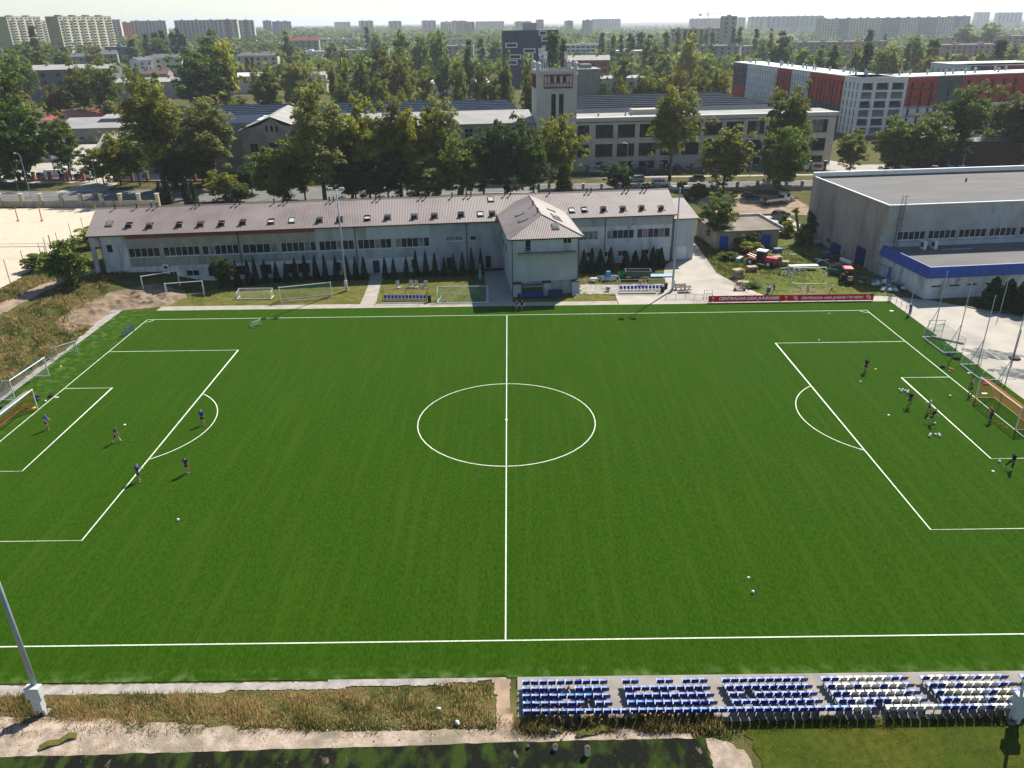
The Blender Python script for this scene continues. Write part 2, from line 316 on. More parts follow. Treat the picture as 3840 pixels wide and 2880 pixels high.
sheet('worn_turf_sheet', LP([(-70,-40.9),(-28,-40.8),(-6,-40.4),(0,-40.22),(11.4,-40.1)])+[(11.2,-43.5),(11.2,-60),(-70,-60)], 1.07, M_oldturf, .05, .5)
sheet('bare_patch', LP([(11.5,-40.1),(12.7,-40.3),(13.6,-41.2),(13.7,-42.3)])+[(13.2,-45),(12,-47),(11.25,-47)], .985, M_rubble, .15, .3)
sheet('lawn', LP([(13.9,-38.95),(72,-38.95)])+[(72,-70),(13.6,-70),(13.9,-44)], .975, M_lawn, .25, .4)
# left bank, track, sand courts ------------------------------------
drape('sand_court', [(-125,108.2),(-66,108.2),(-72,90),(-79,70),(-77.6,60),(-77.2,51),(-76.2,43.5),(-76,38),(-95,36),(-125,36)], M_sand, .6, .05)
drape('dirt_track', [(-73.4,28),(-70.4,47.5),(-68.2,52),(-65.5,50.5),(-68.4,44),(-68.9,36),(-70,22),(-76,10),(-80,12)], M_dirt, .35, .035)
SOIL = [(-60.5,41.5),(-55,46.2),(-50.5,45.5),(-48.6,41.5),(-50.2,37.7),(-56.4,36.2),(-57.6,29),(-59.5,26.5),(-62,29),(-62.3,36)]
def edged(x, y, poly):
    d = 9
    for i in range(len(poly)):
        a, b = Vector(poly[i]), Vector(poly[(i+1) % len(poly)]); p = Vector((x, y)); t = max(0, min(1, (p-a).dot(b-a)/(b-a).length_squared)); d = min(d, (p-a-(b-a)*t).length)
    return d if inside((x, y), poly) else -d
def soilz(x, y):
    k = sst(.1, 2.2, edged(x, y, SOIL)); v = Vector((x*.45, y*.45, 0))
    return terr(x, y)-.06*(1-k)+k*(max(0, .3+.9*mnoise.fractal(v, 1.0, 2.0, 4))*.75+.2*mnoise.fractal(v*3.8, 1.0, 2.0, 4))
drape('soil_slope', SOIL, M_soil, .22, .06, soilz)
drape('stony_edge', rough_edge([(-56.0,36.3),(-56.0,-2),(-56.9,-2),(-56.5,6),(-57.0,14),(-56.6,22),(-57.3,30),(-57.6,36.5)], .15, .6), M_gravel, .2, .03)
# street --------------------------------------------------------------
def road_y(x): return 0
sheet('street', [(-260,112),(-60,112.5),(5,119.2),(300,119.2),(300,130),(-40,130),(-60,129.5),(-260,127)], .9 if False else .02, M_asph)
sheet('near_pavement', [(-20,118.2),(300,118.2),(300,119.15),(5,119.15)], .13, M_side)
sheet('far_pavement', [(-40,136.6),(300,136.6),(300,138.6),(-40,138.6)], .024, M_side, .05)
sheet('verge', [(-40,130.1),(300,130.1),(300,136.5),(-40,136.5)], .02, M_ground, .2)
sheet('factory_forecourt', [(-20,144.3),(86,144.3),(92,152.5),(17,147),(-20,144.5)], .02, M_asph)
sheet('street_junction', [(86.5,130.1),(300,130.1),(300,150),(98,152),(93,160),(86.8,150)], .022, M_side, .05)
sheet('courtyard', [(-125,139.5),(-92,141.5),(-88,175),(-94,215),(-150,215),(-160,150)], .03, M_yard, .2)
sheet('gate_drive', [(-114,126.9),(-101,127.4),(-103.5,141),(-111,141)], .034, M_side, .1)
sheet('dirt_car_park', [(44,91.5),(66,91.5),(66,111),(58,113.5),(46,112),(42.5,104)], .012, M_dirt, .3)
sheet('back_drive', [(45,76),(58.5,78),(58.5,91.3),(45,91.3)], .014, M_yard, .1)
kb = MB(); kb.box(46,58.5,91.35,91.7,0,.35); struct(kb.build('kerb', M_brick))
# ================================================================ NEAR BUILDINGS
def win(par, x0, x1, z0, z1, n=1, y=.14, fw=.06, pane=None, fm=None, tr=None, name='window', sill=True, sub=True):
    mb = MB(); fm = fm or M_frame
    mb.box(x0,x1,y,y+.06,z0,z0+fw); mb.box(x0,x1,y,y+.06,z1-fw,z1)
    xs = [x0+(x1-x0)*i/n for i in range(n+1)]
    for i, x in enumerate(xs):
        a = x if i == 0 else (x-fw if i == n else x-fw/2); mb.box(a, a+fw, y-.001, y+.061, z0+fw, z1-fw)
    if tr: mb.box(x0+fw, x1-fw, y+.002, y+.058, tr-fw/2, tr+fw/2)
    if sill: mb.box(x0-.05, x1+.05, -.07, y, z0-.06, z0-.005)
    o = mb.build(name, fm, par)
    for i in range(n):
        p = pane(i) if callable(pane) else (pane or M_glass)
        MB().poly([(xs[i]+.02,y+.03,z0+.02),(xs[i+1]-.02,y+.03,z0+.02),(xs[i+1]-.02,y+.03,z1-.02),(xs[i]+.02,y+.03,z1-.02)]).build('pane', p, o if sub else par)
    return o
def door(par, x0, x1, z0, z1, m, y=.12):
    mb = MB(); mb.box(x0+.04,x1-.04,y,y+.06,z0,z1-.04,0); mb.box(x0,x0+.04,y-.02,y+.07,z0,z1,1); mb.box(x1-.04,x1,y-.02,y+.07,z0,z1,1); mb.box(x0+.04,x1-.04,y-.02,y+.07,z1-.04,z1,1)
    o = mb.build('door', [m, M_dark], par); MB().box(x1-.16,x1-.1,y-.05,y,z0+1,z0+1.12).build('handle', M_steel, o); return o
def corrug(mb, o, e, u, L, hf, pitch=.26, amp=.02, m=0):
    o, e, u = Vector(o), Vector(e).normalized(), Vector(u).normalized(); nn = e.cross(u); n = max(2, int(L/pitch)*4); b0 = len(mb.v)
    for i in range(n+1):
        s = L*i/n; a = amp if (i % 4) in (1, 2) else 0; h = hf(s)
        mb.v.append(tuple(o+e*s+nn*a)); mb.v.append(tuple(o+e*s+u*h+nn*(a if h > .05 else 0)))
    for i in range(n): j = b0+2*i; mb.f.append((j, j+2, j+3, j+1)); mb.m.append(m)
M_roofsheet = mat('brown_roof_sheet', (0.235,0.19,0.172), (0.19,0.152,0.138), 0.5, 0.55, spec=0.22, det=6, c3=(0.26,0.215,0.197), sc3=0.08, lo3=0.45, hi3=0.6)
M_gutter = mat('dark_gutter', (0.05,0.032,0.03), None, rough=0.4)
M_plw = mat('white_plaster', (0.56,0.57,0.55), (0.44,0.455,0.45), 0.6, 0.9, 0.15, 6.0, (1.6,1.6,.5), det=9, c3=(0.25,0.265,0.26), sc3=0.45, lo3=0.5, hi3=0.72)
M_plg = mat('grey_plaster', (0.36,0.385,0.375), (0.29,0.315,0.31), 0.7, 0.9, 0.15, 6.0, (1,1,.4), det=9, c3=(0.18,0.205,0.195), sc3=0.4, lo3=0.5, hi3=0.72)
M_plg2 = mat('pale_grey_plaster', (0.43,0.45,0.445), (0.36,0.38,0.375), 0.7, 0.9, 0.15, 6.0, (1,1,.4), det=9)
M_plt = mat('tan_plaster', (0.30,0.28,0.225), (0.23,0.215,0.17), 0.8, 0.9, 0.15, 6.0, det=9)
M_pld = mat('mossy_plaster', (0.19,0.215,0.19), (0.27,0.29,0.27), 0.7, 0.9, 0.15, 6.0, (1.5,1.5,.35), det=9, c3=(0.11,0.13,0.11), sc3=0.5, lo3=0.55, hi3=0.75)
M_rend = mat('wing_render', (0.40,0.425,0.40), (0.33,0.355,0.335), 0.5, 0.9, 0.1, 6.0, (1,1,.6), det=9)
TH = R(6.1)
club = thing('club_building', 'long two-storey club building with brown sheet roof behind the far touchline', 'building', (28.04,58.58,0), TH)
up = [(-88.34,-83.62,4.26,5.71,5),(-83.04,-77.47,4.26,5.72,6),(-77.03,-71.37,4.2,5.7,6),(-70.81,-65.34,4.16,5.67,5),(-64.77,-59.21,4.14,5.67,6),(-58.72,-53.14,4.12,5.69,6),(-52.53,-47.1,4.12,5.69,6),(-46.46,-40.92,4.13,5.68,6),(-38.24,-35.4,4.87,5.6,2),(-34.25,-33.2,4.86,5.57,1),(-16.03,-12.79,4.11,5.6,4),(-11.27,-6.65,4.12,5.61,5),(-6.1,-.45,4.1,5.66,6)]
lo = [(-85.3,-83.79,.62,1.86,2),(-82.78,-81.44,.7,1.85,2),(-80.16,-78.15,.82,1.81,2),(-76.69,-74.98,.8,2.24,1),(-72.6,-70.9,.8,2.2,1),(-68.45,-66.72,.72,2.24,1),(-64.49,-62.6,.7,2.2,1),(-62.5,-60.62,.7,2.2,1),(-56.42,-55.58,.7,2.12,1),(-44.07,-43.4,.72,2.1,1),(-14.76,-13.97,1.12,2.02,1),(-11.52,-10.58,1.08,2.0,2),(-9.22,-7.88,1.08,2.06,2),(-5.21,-3.86,1.14,2.1,2)]
drs = [(-50.4,-49.31,.02,2.17),(-38.25,-37.48,.02,2.14),(-31.78,-30.91,.02,2.15),(-2.72,-1.7,.02,2.12),(-1.1,-.12,.02,2.31)]
lwin = (-91.54,-90.61,5.19,6.48,1)
ops = [o[:4] for o in up+lo+drs+[lwin]]
def panel(par, x0, x1, z0, z1, m, ops=ops, y=0, dep=.22, name='wall_panel'):
    sel = [(max(o[0],x0),min(o[1],x1),max(o[2],z0),min(o[3],z1)) for o in ops if o[0] < x1 and o[1] > x0 and o[2] < z1 and o[3] > z0]
    return MB().wall(x0,x1,z0,z1,y,sel,dep).build(name, m, par)
M_redb = mat('exposed_brick', (0.26,0.075,0.045), (0.19,0.06,0.04), 1.5, 0.9, 0.2, 9.0, det=8)
for x0,x1,z0,z1,m in [(-92.4,-88.4,-.4,8.2,M_plw),(-88.4,-59.15,7.25,8.2,M_redb),(-88.4,-59.15,5.72,7.25,M_plt),(-88.4,-59.15,4.1,5.72,M_plt),(-88.4,-59.15,2.7,4.1,M_pld),(-88.4,-59.15,-.4,2.7,M_plw),
        (-59.15,-51.0,2.5,8.2,M_plg),(-51.0,-40.9,5.69,8.2,M_plg2),(-51.0,-40.9,2.5,5.69,M_plg),(-40.9,-18,2.5,8.2,M_plg),(-59.15,-39.5,-.4,2.5,M_plw),(-39.5,-18,-.4,2.5,M_plg),(-18,.02,6.3,8.2,M_plg),(-18,.02,2.5,6.3,M_plw),(-18,.02,-.4,2.5,M_plw)]:
    panel(club, x0, x1, z0, z1, m)
mb = MB(); mb.box(-93.9,-93.35,.02,.6,-.4,8.2); mb.box(-93.35,-92.4,.02,.5,6.2,8.2); mb.build('corner_pillar', M_plw, club)
mb = MB()
for x in (-92.4, .02): mb.poly([(x,.003,-.4),(x,12,-.4),(x,12,8.2),(x,6,10.9),(x,.003,8.2)])
mb.poly([(.02,12,-.4),(-93.9,12,-.4),(-93.9,12,8.2),(.02,12,8.2)]); mb.poly([(-92.4,.55,6.3),(-93.9,.55,6.3),(-93.9,12,6.3),(-92.4,12,6.3)]); mb.poly([(-93.9,.6,6.2),(-93.9,.6,8.2),(-93.9,6,10.9),(-93.9,12,8.2),(-93.9,12,6.2)])
mb.build('gable_wall', M_plw, club)
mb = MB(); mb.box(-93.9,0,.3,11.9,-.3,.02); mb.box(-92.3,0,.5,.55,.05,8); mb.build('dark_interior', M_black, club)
rg = random.Random(3)
for i, o in enumerate(up):
    win(club, *o[:4], o[4], pane=lambda k: rg.choice([M_glass, M_glass, M_glass, M_glassb]) if i > 9 else rg.choice([M_glass]*6+[M_glassb]))
for i, o in enumerate(lo): win(club, *o[:4], o[4], fm=M_dark if i in (3,4,5,6,7,8,9) else M_frame, pane=M_black if i in (3,4,5,6,7,8,9) else M_glass)
win(club, *lwin)
M_wd = mat('white_door', (0.55,0.57,0.57), None, rough=0.5)
for i, o in enumerate(drs): door(club, *o, M_wd if i == 4 else (M_dwood if i == 3 else M_black))
sl_ = math.hypot(6.6, 2.95); uF = (0, 6.6/sl_, 2.95/sl_); uB = (0, -6.6/sl_, 2.95/sl_)
mb = MB(); corrug(mb, (-94.05,-.6,8.05), (1,0,0), uF, 94.6, lambda s: sl_); mb.build('roof_slope', M_roofsheet, club)
mb = MB(); corrug(mb, (.55,12.6,8.05), (-1,0,0), uB, 94.6, lambda s: sl_); mb.build('roof_slope', M_roofsheet, club)
mb = MB(); mb.box(-94.1,.6,-.72,-.58,7.9,8.06); mb.box(-94.1,.6,-.6,.02,7.86,7.9); mb.build('gutter', M_gutter, club)
mb = MB(); mb.xprism([(5.8,10.95),(6.2,10.95),(6,11.1)], -94.05, .55); mb.build('ridge_cap', M_roofsheet, club)
for x in (-92.29,-71.19,-52.86,-34.83,-11.62,-.05):
    MB().tube([(x,-.6,7.9),(x,-.5,7.7),(x,-.1,7.4),(x,-.1,1.9 if x < -90 else .05)], .06, 8).build('downpipe', M_gutter, club)
vp = MB(); vp.cyl((0,0,-.2),(0,0,.55),.09,.09,8); vp.cyl((0,0,.55),(0,0,.7),.17,.17,8); vp.cyl((0,0,.7),(0,0,.8),.17,.03,8); VENT = vp.mesh('vent_pipe', M_black)
for x in [-90.97,-87.65,-85.34,-84.44,-78.5,-77.83,-72.18,-71.41,-65.9,-64.5,-63.81,-56.98,-56.28,-49.4,-48.69,-41.87,-41.06,-36.71,-34.32,-33.54,-27.79,-26.84,-20.18,-13.73,-13.03,-7.2,-6.48,-4.01,-3.34]:
    put('vent_pipe', VENT, club, (x, 5.75, 10.9))
# roof windows: frame in the slope, sash tilted about its middle
M_sash = mat('roof_window_sash', (0.5,0.5,0.48), None, rough=0.15, spec=0.6)  # pale tone of tilted sashes: sky reflection painted into the colour
def roofwin(par, lx, ly, ang, z0=8.05, y0=-.6, s=2.95/6.6, rz=0, w=.8, h=1.15, base=None):
    th = math.atan(s); z = z0+s*(ly-y0)
    mb = MB(); f = .09
    mb.box(-w/2-f,w/2+f,-h/2-f,-h/2,-.02,.12); mb.box(-w/2-f,w/2+f,h/2,h/2+f,-.02,.12); mb.box(-w/2-f,-w/2,-h/2,h/2,-.02,.12); mb.box(w/2,w/2+f,-h/2,h/2,-.02,.12)
    mb.box(-w/2-.2,w/2+.2,-h/2-.25,-h/2-f,.05,.07); mb.box(w/2+f,w/2+.22,-h/2-.2,h/2+.2,.05,.07,1)
    o = mb.build('roof_window', [M_gutter, M_roofsheet], par); o.location = base or (lx, ly, z); o.rotation_euler = (th, 0, rz)
    MB().poly([(-w/2,-h/2,.03),(w/2,-h/2,.03),(w/2,h/2,.03),(-w/2,h/2,.03)]).build('opening', M_black if ang else M_glass, o)
    if True:
        ms = MB(); ms.box(-w/2,w/2,-h/2,h/2,-.03,.03); q = ms.build('sash', M_sash if ang else M_glassb, o); q.location = (0,0,.1); q.rotation_euler = (ang, 0, 0)
    return o
RW = [(-91.05,2.14,0),(-87.96,1.7,.75),(-84.73,1.38,1.15),(-80.22,1.4,.8),(-76.92,1.35,1.15),(-73.69,1.3,.75),(-70.38,1.39,1.0),(-65.96,1.34,.35),(-62.73,1.38,.12),(-58.33,1.27,1.15),(-55.11,1.23,.9),(-50.73,1.32,.35),(-47.46,1.31,1.15),(-43.12,1.27,1.2),(-39.86,1.28,1.15),(-35.51,1.33,.9),(-32.39,1.24,.2),(-30.37,1.27,1.1),(-30.31,4.83,.1),(-17.14,1.35,.2),(-14.98,1.44,.35),(-11.71,1.41,1.0),(-8.4,1.37,1.1),(-5.18,1.4,1.15),(-1.9,1.17,1.1)]
for lx, ly, a in RW: roofwin(club, lx, ly, -a)
mb = MB(); mb.box(-83.45,-82.55,-.45,-.12,2.2,3.05); o = mb.build('air_conditioner', M_frame, club)
MB().cyl((-83.0,-.455,2.6),(-83.0,-.47,2.6),.3,.3,16).build('fan_grille', M_dark, o)
# pavilion wing -------------------------------------------------------
wing = thing('pavilion_wing', 'pale rendered square wing with hipped brown roof and narrow balcony facing the pitch', 'building', (28.04,58.58,0), TH)
wops = [(-26.95,-26.18,6.72,8.6),(-21.35,-20.1,7.68,8.62)]
panel(wing,-28.9,-19,6.45,8.9,M_plw,wops,-15); panel(wing,-28.9,-19,-.3,2.15,M_plg,wops,-15); panel(wing,-28.9,-19,2.15,6.45,M_rend,wops,-15)
mb = MB(); mb.poly([(-28.9,-14.997,-.3),(-28.9,0,-.3),(-28.9,0,8.9),(-28.9,-14.997,8.9)][::-1]); mb.build('side_wall', M_rend, wing); mb = MB(); mb.poly([(-19,-14.997,-.3),(-19,0,-.3),(-19,0,8.9),(-19,-14.997,8.9)]); mb.build('side_wall', M_rend, wing)
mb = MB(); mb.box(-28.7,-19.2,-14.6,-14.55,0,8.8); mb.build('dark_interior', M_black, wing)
def shift(o, dy): o.location.y += dy; return o
shift(win(wing,-21.35,-20.1,7.68,8.62,2), -15); shift(door(wing,-26.95,-26.18,6.72,8.6,M_black), -15)
mb = MB()
for y, z in ((-2.2,4.6),(-5.4,4.6),(-2.2,1.2)):
    pass
for (y0,y1,z0,z1) in ((-3.4,-1.6,4.3,5.7),(-6.8,-5,4.3,5.7),(-3.0,-2.0,.1,2.1)):
    w_ = MB(); w_.box(-28.93,-28.88,y0,y1,z0,z1); o = w_.build('side_window' if z0 > 1 else 'door', M_frame, wing); MB().box(-28.95,-28.9,y0+.08,y1-.08,z0+.08,z1-.08).build('pane', M_glass, o)
for a, b in ((-28.88,-27.68),(-24.42,-23.26),(-20.02,-18.93)):
    mb = MB(); mb.box(a,b,-15.75,-15.003,-.3,2.0,0); mb.box(a-.08,b+.08,-15.9,-15.003,2.0,2.14,1); mb.build('buttress', [M_rend, M_dark], wing)
mb = MB(); mb.box(-28.1,-19.35,-16.0,-15.003,6.38,6.6); mb.build('balcony_slab', M_conc, wing)
mb = MB()
for z in (6.95,7.25,7.62): mb.cyl((-28.05,-15.93,z),(-19.4,-15.93,z),.025,.025,6); mb.cyl((-28.05,-15.93,z),(-28.05,-15.02,z),.025,.025,6); mb.cyl((-19.4,-15.93,z),(-19.4,-15.02,z),.025,.025,6)
for x in (-28.05,-25.9,-23.7,-21.5,-19.4): mb.cyl((x,-15.93,6.6),(x,-15.93,7.64),.03,.03,6)
mb.build('balcony_railing', M_steel, wing)
hw = 5.65; sl2 = math.hypot(hw, 2.35); e0, e1, yf = -29.6, -18.3, -15.7; ypk = -10.6
def trap(L, cut0, cut1, H): return lambda s: H*min(1, (s/cut0 if cut0 else 1), ((L-s)/cut1 if cut1 else 1))
mb = MB(); Lf = e1-e0; slf = math.hypot(ypk-yf, 2.35); corrug(mb, (e0,yf,8.75), (1,0,0), (0,(ypk-yf)/slf,2.35/slf), Lf, trap(Lf,Lf/2,Lf/2,slf)); mb.build('roof_slope', M_roofsheet, wing)
Ls = 4-yf
mb = MB(); corrug(mb, (e1,yf,8.75), (0,1,0), (-hw/sl2,0,2.35/sl2), Ls, trap(Ls,ypk-yf,0,sl2)); mb.build('roof_slope', M_roofsheet, wing)
mb = MB(); corrug(mb, (e0,4,8.75), (0,-1,0), (hw/sl2,0,2.35/sl2), Ls, trap(Ls,0,ypk-yf,sl2)); mb.build('roof_slope', M_roofsheet, wing)
pk = (-23.95,ypk,11.14)
mb = MB(); mb.tube([(e0,yf,8.8),pk],.07,6); mb.tube([(e1,yf,8.8),pk],.07,6); mb.tube([pk,(-23.95,4,11.14)],.07,6); mb.build('ridge_cap', M_roofsheet, wing)
mb = MB(); mb.box(e0-.05,e1+.05,yf-.12,yf,8.6,8.77); mb.box(e0-.12,e0,yf,4,8.6,8.77); mb.box(e1,e1+.12,yf,4,8.6,8.77); mb.box(e0,e1,yf,-14.9,8.56,8.6); mb.build('gutter', M_gutter, wing)
for x in (-28.95,-19.03): MB().tube([(x,-15.1,8.6),(x,-15.1,.05)], .06, 8).build('downpipe', M_gutter, wing)
roofwin(wing,0,0,0,s=2.35/(ypk-yf),base=(-22.3,-13.3,8.75+2.35*(-13.3-yf)/(ypk-yf)))
for y, sd in ((-9.2,-1),(-5.2,-1),(-9.6,1),(-7.8,1),(-6.9,1),(-3.2,1)):
    x = -23.95+sd*2.6; o = roofwin(wing,0,0,0,s=2.35/hw,rz=-sd*math.pi/2*(-1),base=(x,y,8.75+2.35*(hw-2.6)/hw))
    o.rotation_euler = Matrix.Rotation(sd*math.pi/2, 3, 'Z').to_quaternion().to_euler() if False else (Matrix.Rotation(sd*math.pi/2, 3, 'Z') @ Matrix.Rotation(math.atan(2.35/hw), 3, 'X')).to_euler()
for y in (-3.5,-8.7): put('vent_pipe', VENT, wing, (-24.3,y,11.0))
# annex ------------------------------------------------------------------
annex = thing('annex', 'plain grey two-storey annex with pale garage door at the club building end', 'building', (28.04,58.58,0), TH)
panel(annex,.06,3.95,-.3,7.0,M_plg2,[(1.1,2.9,0,2.3)],.3)
mb = MB(); mb.poly([(3.95,.303,-.3),(3.95,9,-.3),(3.95,9,7),(3.95,.303,7)]); mb.poly([(3.95,9,-.3),(.06,9,-.3),(.06,9,7),(3.95,9,7)]); mb.build('side_wall', M_plg2, annex)
MB().box(1.1,2.9,.42,.5,0,2.3).build('garage_door', M_frame, annex)
mb = MB(); mb.box(.06,4.4,-.1,9.3,7.0,7.14,1); b0 = len(mb.v); corrug(mb, (.06,-.12,7.16), (1,0,0), (0,.985,.17), 4.36, lambda s: 9.3); mb.build('roof', [M_roofsheet, M_gutter], annex)
mb = MB(); mb.box(.3,2.2,9.5,14,0,6.2,1); corrug(mb, (.2,9.35,6.2), (1,0,0), (0,.8,.6), 2.2, lambda s: 3); mb.build('rear_block', [M_roofsheet, M_plw], annex)
MB().tube([(.25,.2,7.0),(.25,.2,.05)], .06, 8).build('downpipe', M_gutter, annex)
# garage -----------------------------------------------------------------
gar = thing('garage', 'low flat-roofed garage with blue metal doors beside a leafy tree', 'garage', (37.3,65.3,0), R(6))
M_gw = mat('garage_plaster', (0.30,0.265,0.21), (0.23,0.2,0.16), 0.8, 0.9, 0.2, 5.0, det=9)
gops = [(.7,2.3,0,2.35),(8.5,10.2,0,2.35),(3.2,6.0,.9,1.9)]
panel(gar,0,11.6,-.2,3.1,M_gw,gops)
mb = MB(); mb.poly([(0,0.003,-.2),(0,10.5,-.2),(0,10.5,3.1),(0,.003,3.1)][::-1]); mb.poly([(11.6,.003,-.2),(11.6,10.5,-.2),(11.6,10.5,3.1),(11.6,.003,3.1)]); mb.poly([(11.6,10.5,-.2),(0,10.5,-.2),(0,10.5,3.1),(11.6,10.5,3.1)]); mb.build('side_wall', M_gw, gar)
M_felt = mat('roof_felt_brown', (0.22,0.185,0.145), (0.15,0.125,0.1), 0.3, 0.95, det=8)
mb = MB(); mb.box(-.3,11.9,-.4,10.3,3.1,3.3); mb.build('roof', M_felt, gar)
mb = MB(); mb.box(-.3,12.1,10.3,10.6,3.1,3.75); mb.box(11.9,12.15,-.4,10.3,3.1,3.75); mb.build('parapet', M_plw, gar)
M_bdoor = mat('blue_metal_door', (0.015,0.06,0.32), (0.012,0.045,0.25), 2.0, 0.5)
for o in gops[:2]: MB().box(o[0],o[1],.1,.16,0,2.35).build('garage_door', M_bdoor, gar)
win(gar,3.2,6.0,.9,1.9,3)
# sports hall ------------------------------------------------------------
hall = thing('sports_hall', 'tall flat-roofed concrete sports hall with stained side wall', 'hall', (60.94,36.54,0), R(6))
M_hallw = mat('stained_concrete', (0.36,0.295,0.24), (0.27,0.22,0.185), 0.5, 0.92, 0.3, 5.0, (1.2,1.2,.35), det=11, c3=(0.19,0.165,0.145), sc3=0.28, lo3=0.5, hi3=0.72)
M_hallf = mat('hall_front_panel', (0.35,0.35,0.315), (0.27,0.275,0.25), 0.4, 0.9, 0.1, 5.0, det=8)
M_felt2 = mat('grey_roof_felt', (0.135,0.132,0.125), (0.105,0.102,0.098), 0.25, 0.9, 0.2, 4.0, (.4,2,1), det=9)
HX1 = 62
yy = [12.4,15.6,20.6,26.4,31.5,38.2]
for i, (a, b) in enumerate(zip(yy, yy[1:])):
    gz = 3.0 if i == 1 else None
    mb = MB()
    if gz: # gate opening in this panel
        ga, gb = 16.6, 19.6
        for (c,d,e,f) in ((a,ga,-.3,11),(gb,b-.05,-.3,11),(ga,gb,gz,11)): mb.poly([(-.4,c,e),(-.4,c,f),(-.4,d,f),(-.4,d,e)])
    else: mb.poly([(-.4,a,-.3),(-.4,a,11),(-.4,b-.05,11),(-.4,b-.05,-.3)])
    mb.poly([(-.4,b-.05,-.3),(-.4,b-.05,11),(-.36,b,11),(-.36,b,-.3)]); mb.build('wall_panel', M_hallw, hall)
M_navy = mat('navy_gate', (0.012,0.022,0.085), None, rough=0.5)
MB().box(-.32,-.25,16.6,19.6,0,3).build('gate', M_navy, hall)
nb = 12; hops = []
x = 1.9
while x < HX1-5: hops.append((x, x+4.65, 5.45, 6.85)); x += 5.15
panel(hall,-.4,HX1,-.3,5.1,M_plg2,hops,12.4)
for i in range(12): panel(hall,-.4+i*5.2,-.4+(i+1)*5.2,5.1,11,[M_hallf,M_plg][i % 2 if i > 1 else 0],hops,12.4)
for o in hops: shift(win(hall,*o[:4],5,fw=.09), 12.4)
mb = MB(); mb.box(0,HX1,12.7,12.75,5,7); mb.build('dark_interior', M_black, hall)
mb = MB(); mb.poly([(HX1,38.2,-.3),(-.4,38.2,-.3),(-.4,38.2,11),(HX1,38.2,11)]); mb.poly([(HX1,12.4,-.3),(HX1,38.2,-.3),(HX1,38.2,11),(HX1,12.4,11)]); mb.build('back_wall', M_hallw, hall)
MB().poly([(-.2,12.5,10.75),(HX1,12.5,10.75),(HX1,38,10.75),(-.2,38,10.75)]).build('roof', M_felt2, hall)
mb = MB(); mb.box(-.5,HX1,12.28,12.6,11,11.12); mb.box(-.5,-.2,12.6,38,11,11.12); mb.box(-.5,HX1,37.75,38.3,11.0,11.75); mb.build('coping', M_white, hall)
mb = MB()
for x in (1.3,1.9): mb.cyl((x,12.1,4.5),(x,12.1,12.6),.04,.04,6)
for i in range(26): mb.cyl((1.3,12.1,4.7+i*.3),(1.9,12.1,4.7+i*.3),.02,.02,5)
for i in range(6):
    z = 6.8+i*1.15; mb.tube([(1.3,12.1,z),(1.15,11.6,z),(1.6,11.3,z),(2.05,11.6,z),(1.9,12.1,z)],.02,5)
mb.build('caged_ladder', M_dark, hall)
MB().cyl((24,30,10.75),(24,30,11.4),.15,.15,8).build('vent_pipe', M_dark, hall)
ext = thing('hall_extension', 'low white extension with deep blue fascia in front of the sports hall', 'building', (60.94,36.54,0), R(6))
sw = [(.7,2.35,1.65,2.05),(3.4,5.2,1.65,2.05),(6.2,7.9,1.7,2.1),(9.0,10.9,1.7,2.1),(12.2,13.8,1.7,2.1),(16,18,1.7,2.1),(20,22,1.7,2.1)]
panel(ext,0,HX1,-.3,3.3,M_plw,sw)
for o in sw: win(ext,*o,1,fw=.08,pane=M_black)
mb = MB()
for (c,d,e,f) in ((0.003,9.1,-.3,3.3),(10.2,12.4,-.3,3.3),(9.1,10.2,2.1,3.3)): mb.poly([(0,c,e),(0,c,f),(0,d,f),(0,d,e)])
mb.build('side_wall', M_plw, ext)
M_bd2 = mat('light_blue_door', (0.03,0.16,0.42), None, rough=0.5); MB().box(.06,.12,9.1,10.2,0,2.1).build('door', M_bd2, ext)
M_fas = mat('blue_fascia', (0.010,0.045,0.24), (0.012,0.055,0.28), 1.2, 0.45, spec=0.4)
fp = [(-.12,3.15),(-.62,3.3),(-.62,3.3),(-.2,4.85),(-.05,4.85),(-.05,3.15)]
mb = MB()
mb.poly([(-.12,-.12,3.15),(HX1,-.12,3.15),(HX1,-.65,3.3),(-.65,-.65,3.3)]); mb.poly([(-.12,-.12,3.15),(-.65,-.65,3.3),(-.65,12.9,3.3),(-.12,12.4,3.15)])
mb.build('fascia_soffit', M_fas, ext)
def fascia_tiles():
    n = 0
    t = MB()
    for i in range(26):
        pass
mb = MB(); mb.poly([(-.65,-.65,3.3),(HX1,-.65,3.3),(HX1,-.2,4.85),(-.2,-.2,4.85)]); mb.poly([(HX1,-.2,4.85),(-.2,-.2,4.85),(0,0,4.86),(HX1,0,4.86)][::-1]); mb.poly([(0,0,4.86),(HX1,0,4.86),(HX1,0,4.3),(0,0,4.3)]); mb.build('fascia', M_fas, ext)
mb = MB(); mb.poly([(-.65,12.9,3.3),(-.65,-.65,3.3),(-.2,-.2,4.85),(-.2,12.38,4.85)]); mb.poly([(-.2,-.2,4.85),(0,0,4.86),(0,12.38,4.86),(-.2,12.38,4.85)]); mb.poly([(0,0,4.86),(0,0,4.3),(0,12.38,4.3),(0,12.38,4.86)]); mb.build('fascia', M_fas, ext)
MB().poly([(0,0,4.4),(HX1,0,4.4),(HX1,12.38,4.4),(0,12.38,4.4)]).build('roof', M_felt2, ext)
for i in range(40):
    x = -.4+i*1.55; mb = MB(); f = lambda t: (-.66+.45*t, 3.3+1.55*t)
    mb.cyl((x+.1*(1),-.66,3.31),(x+.1,-.21,4.85),.02,.02,4); mb.build('fascia_seam', M_fas, ext)
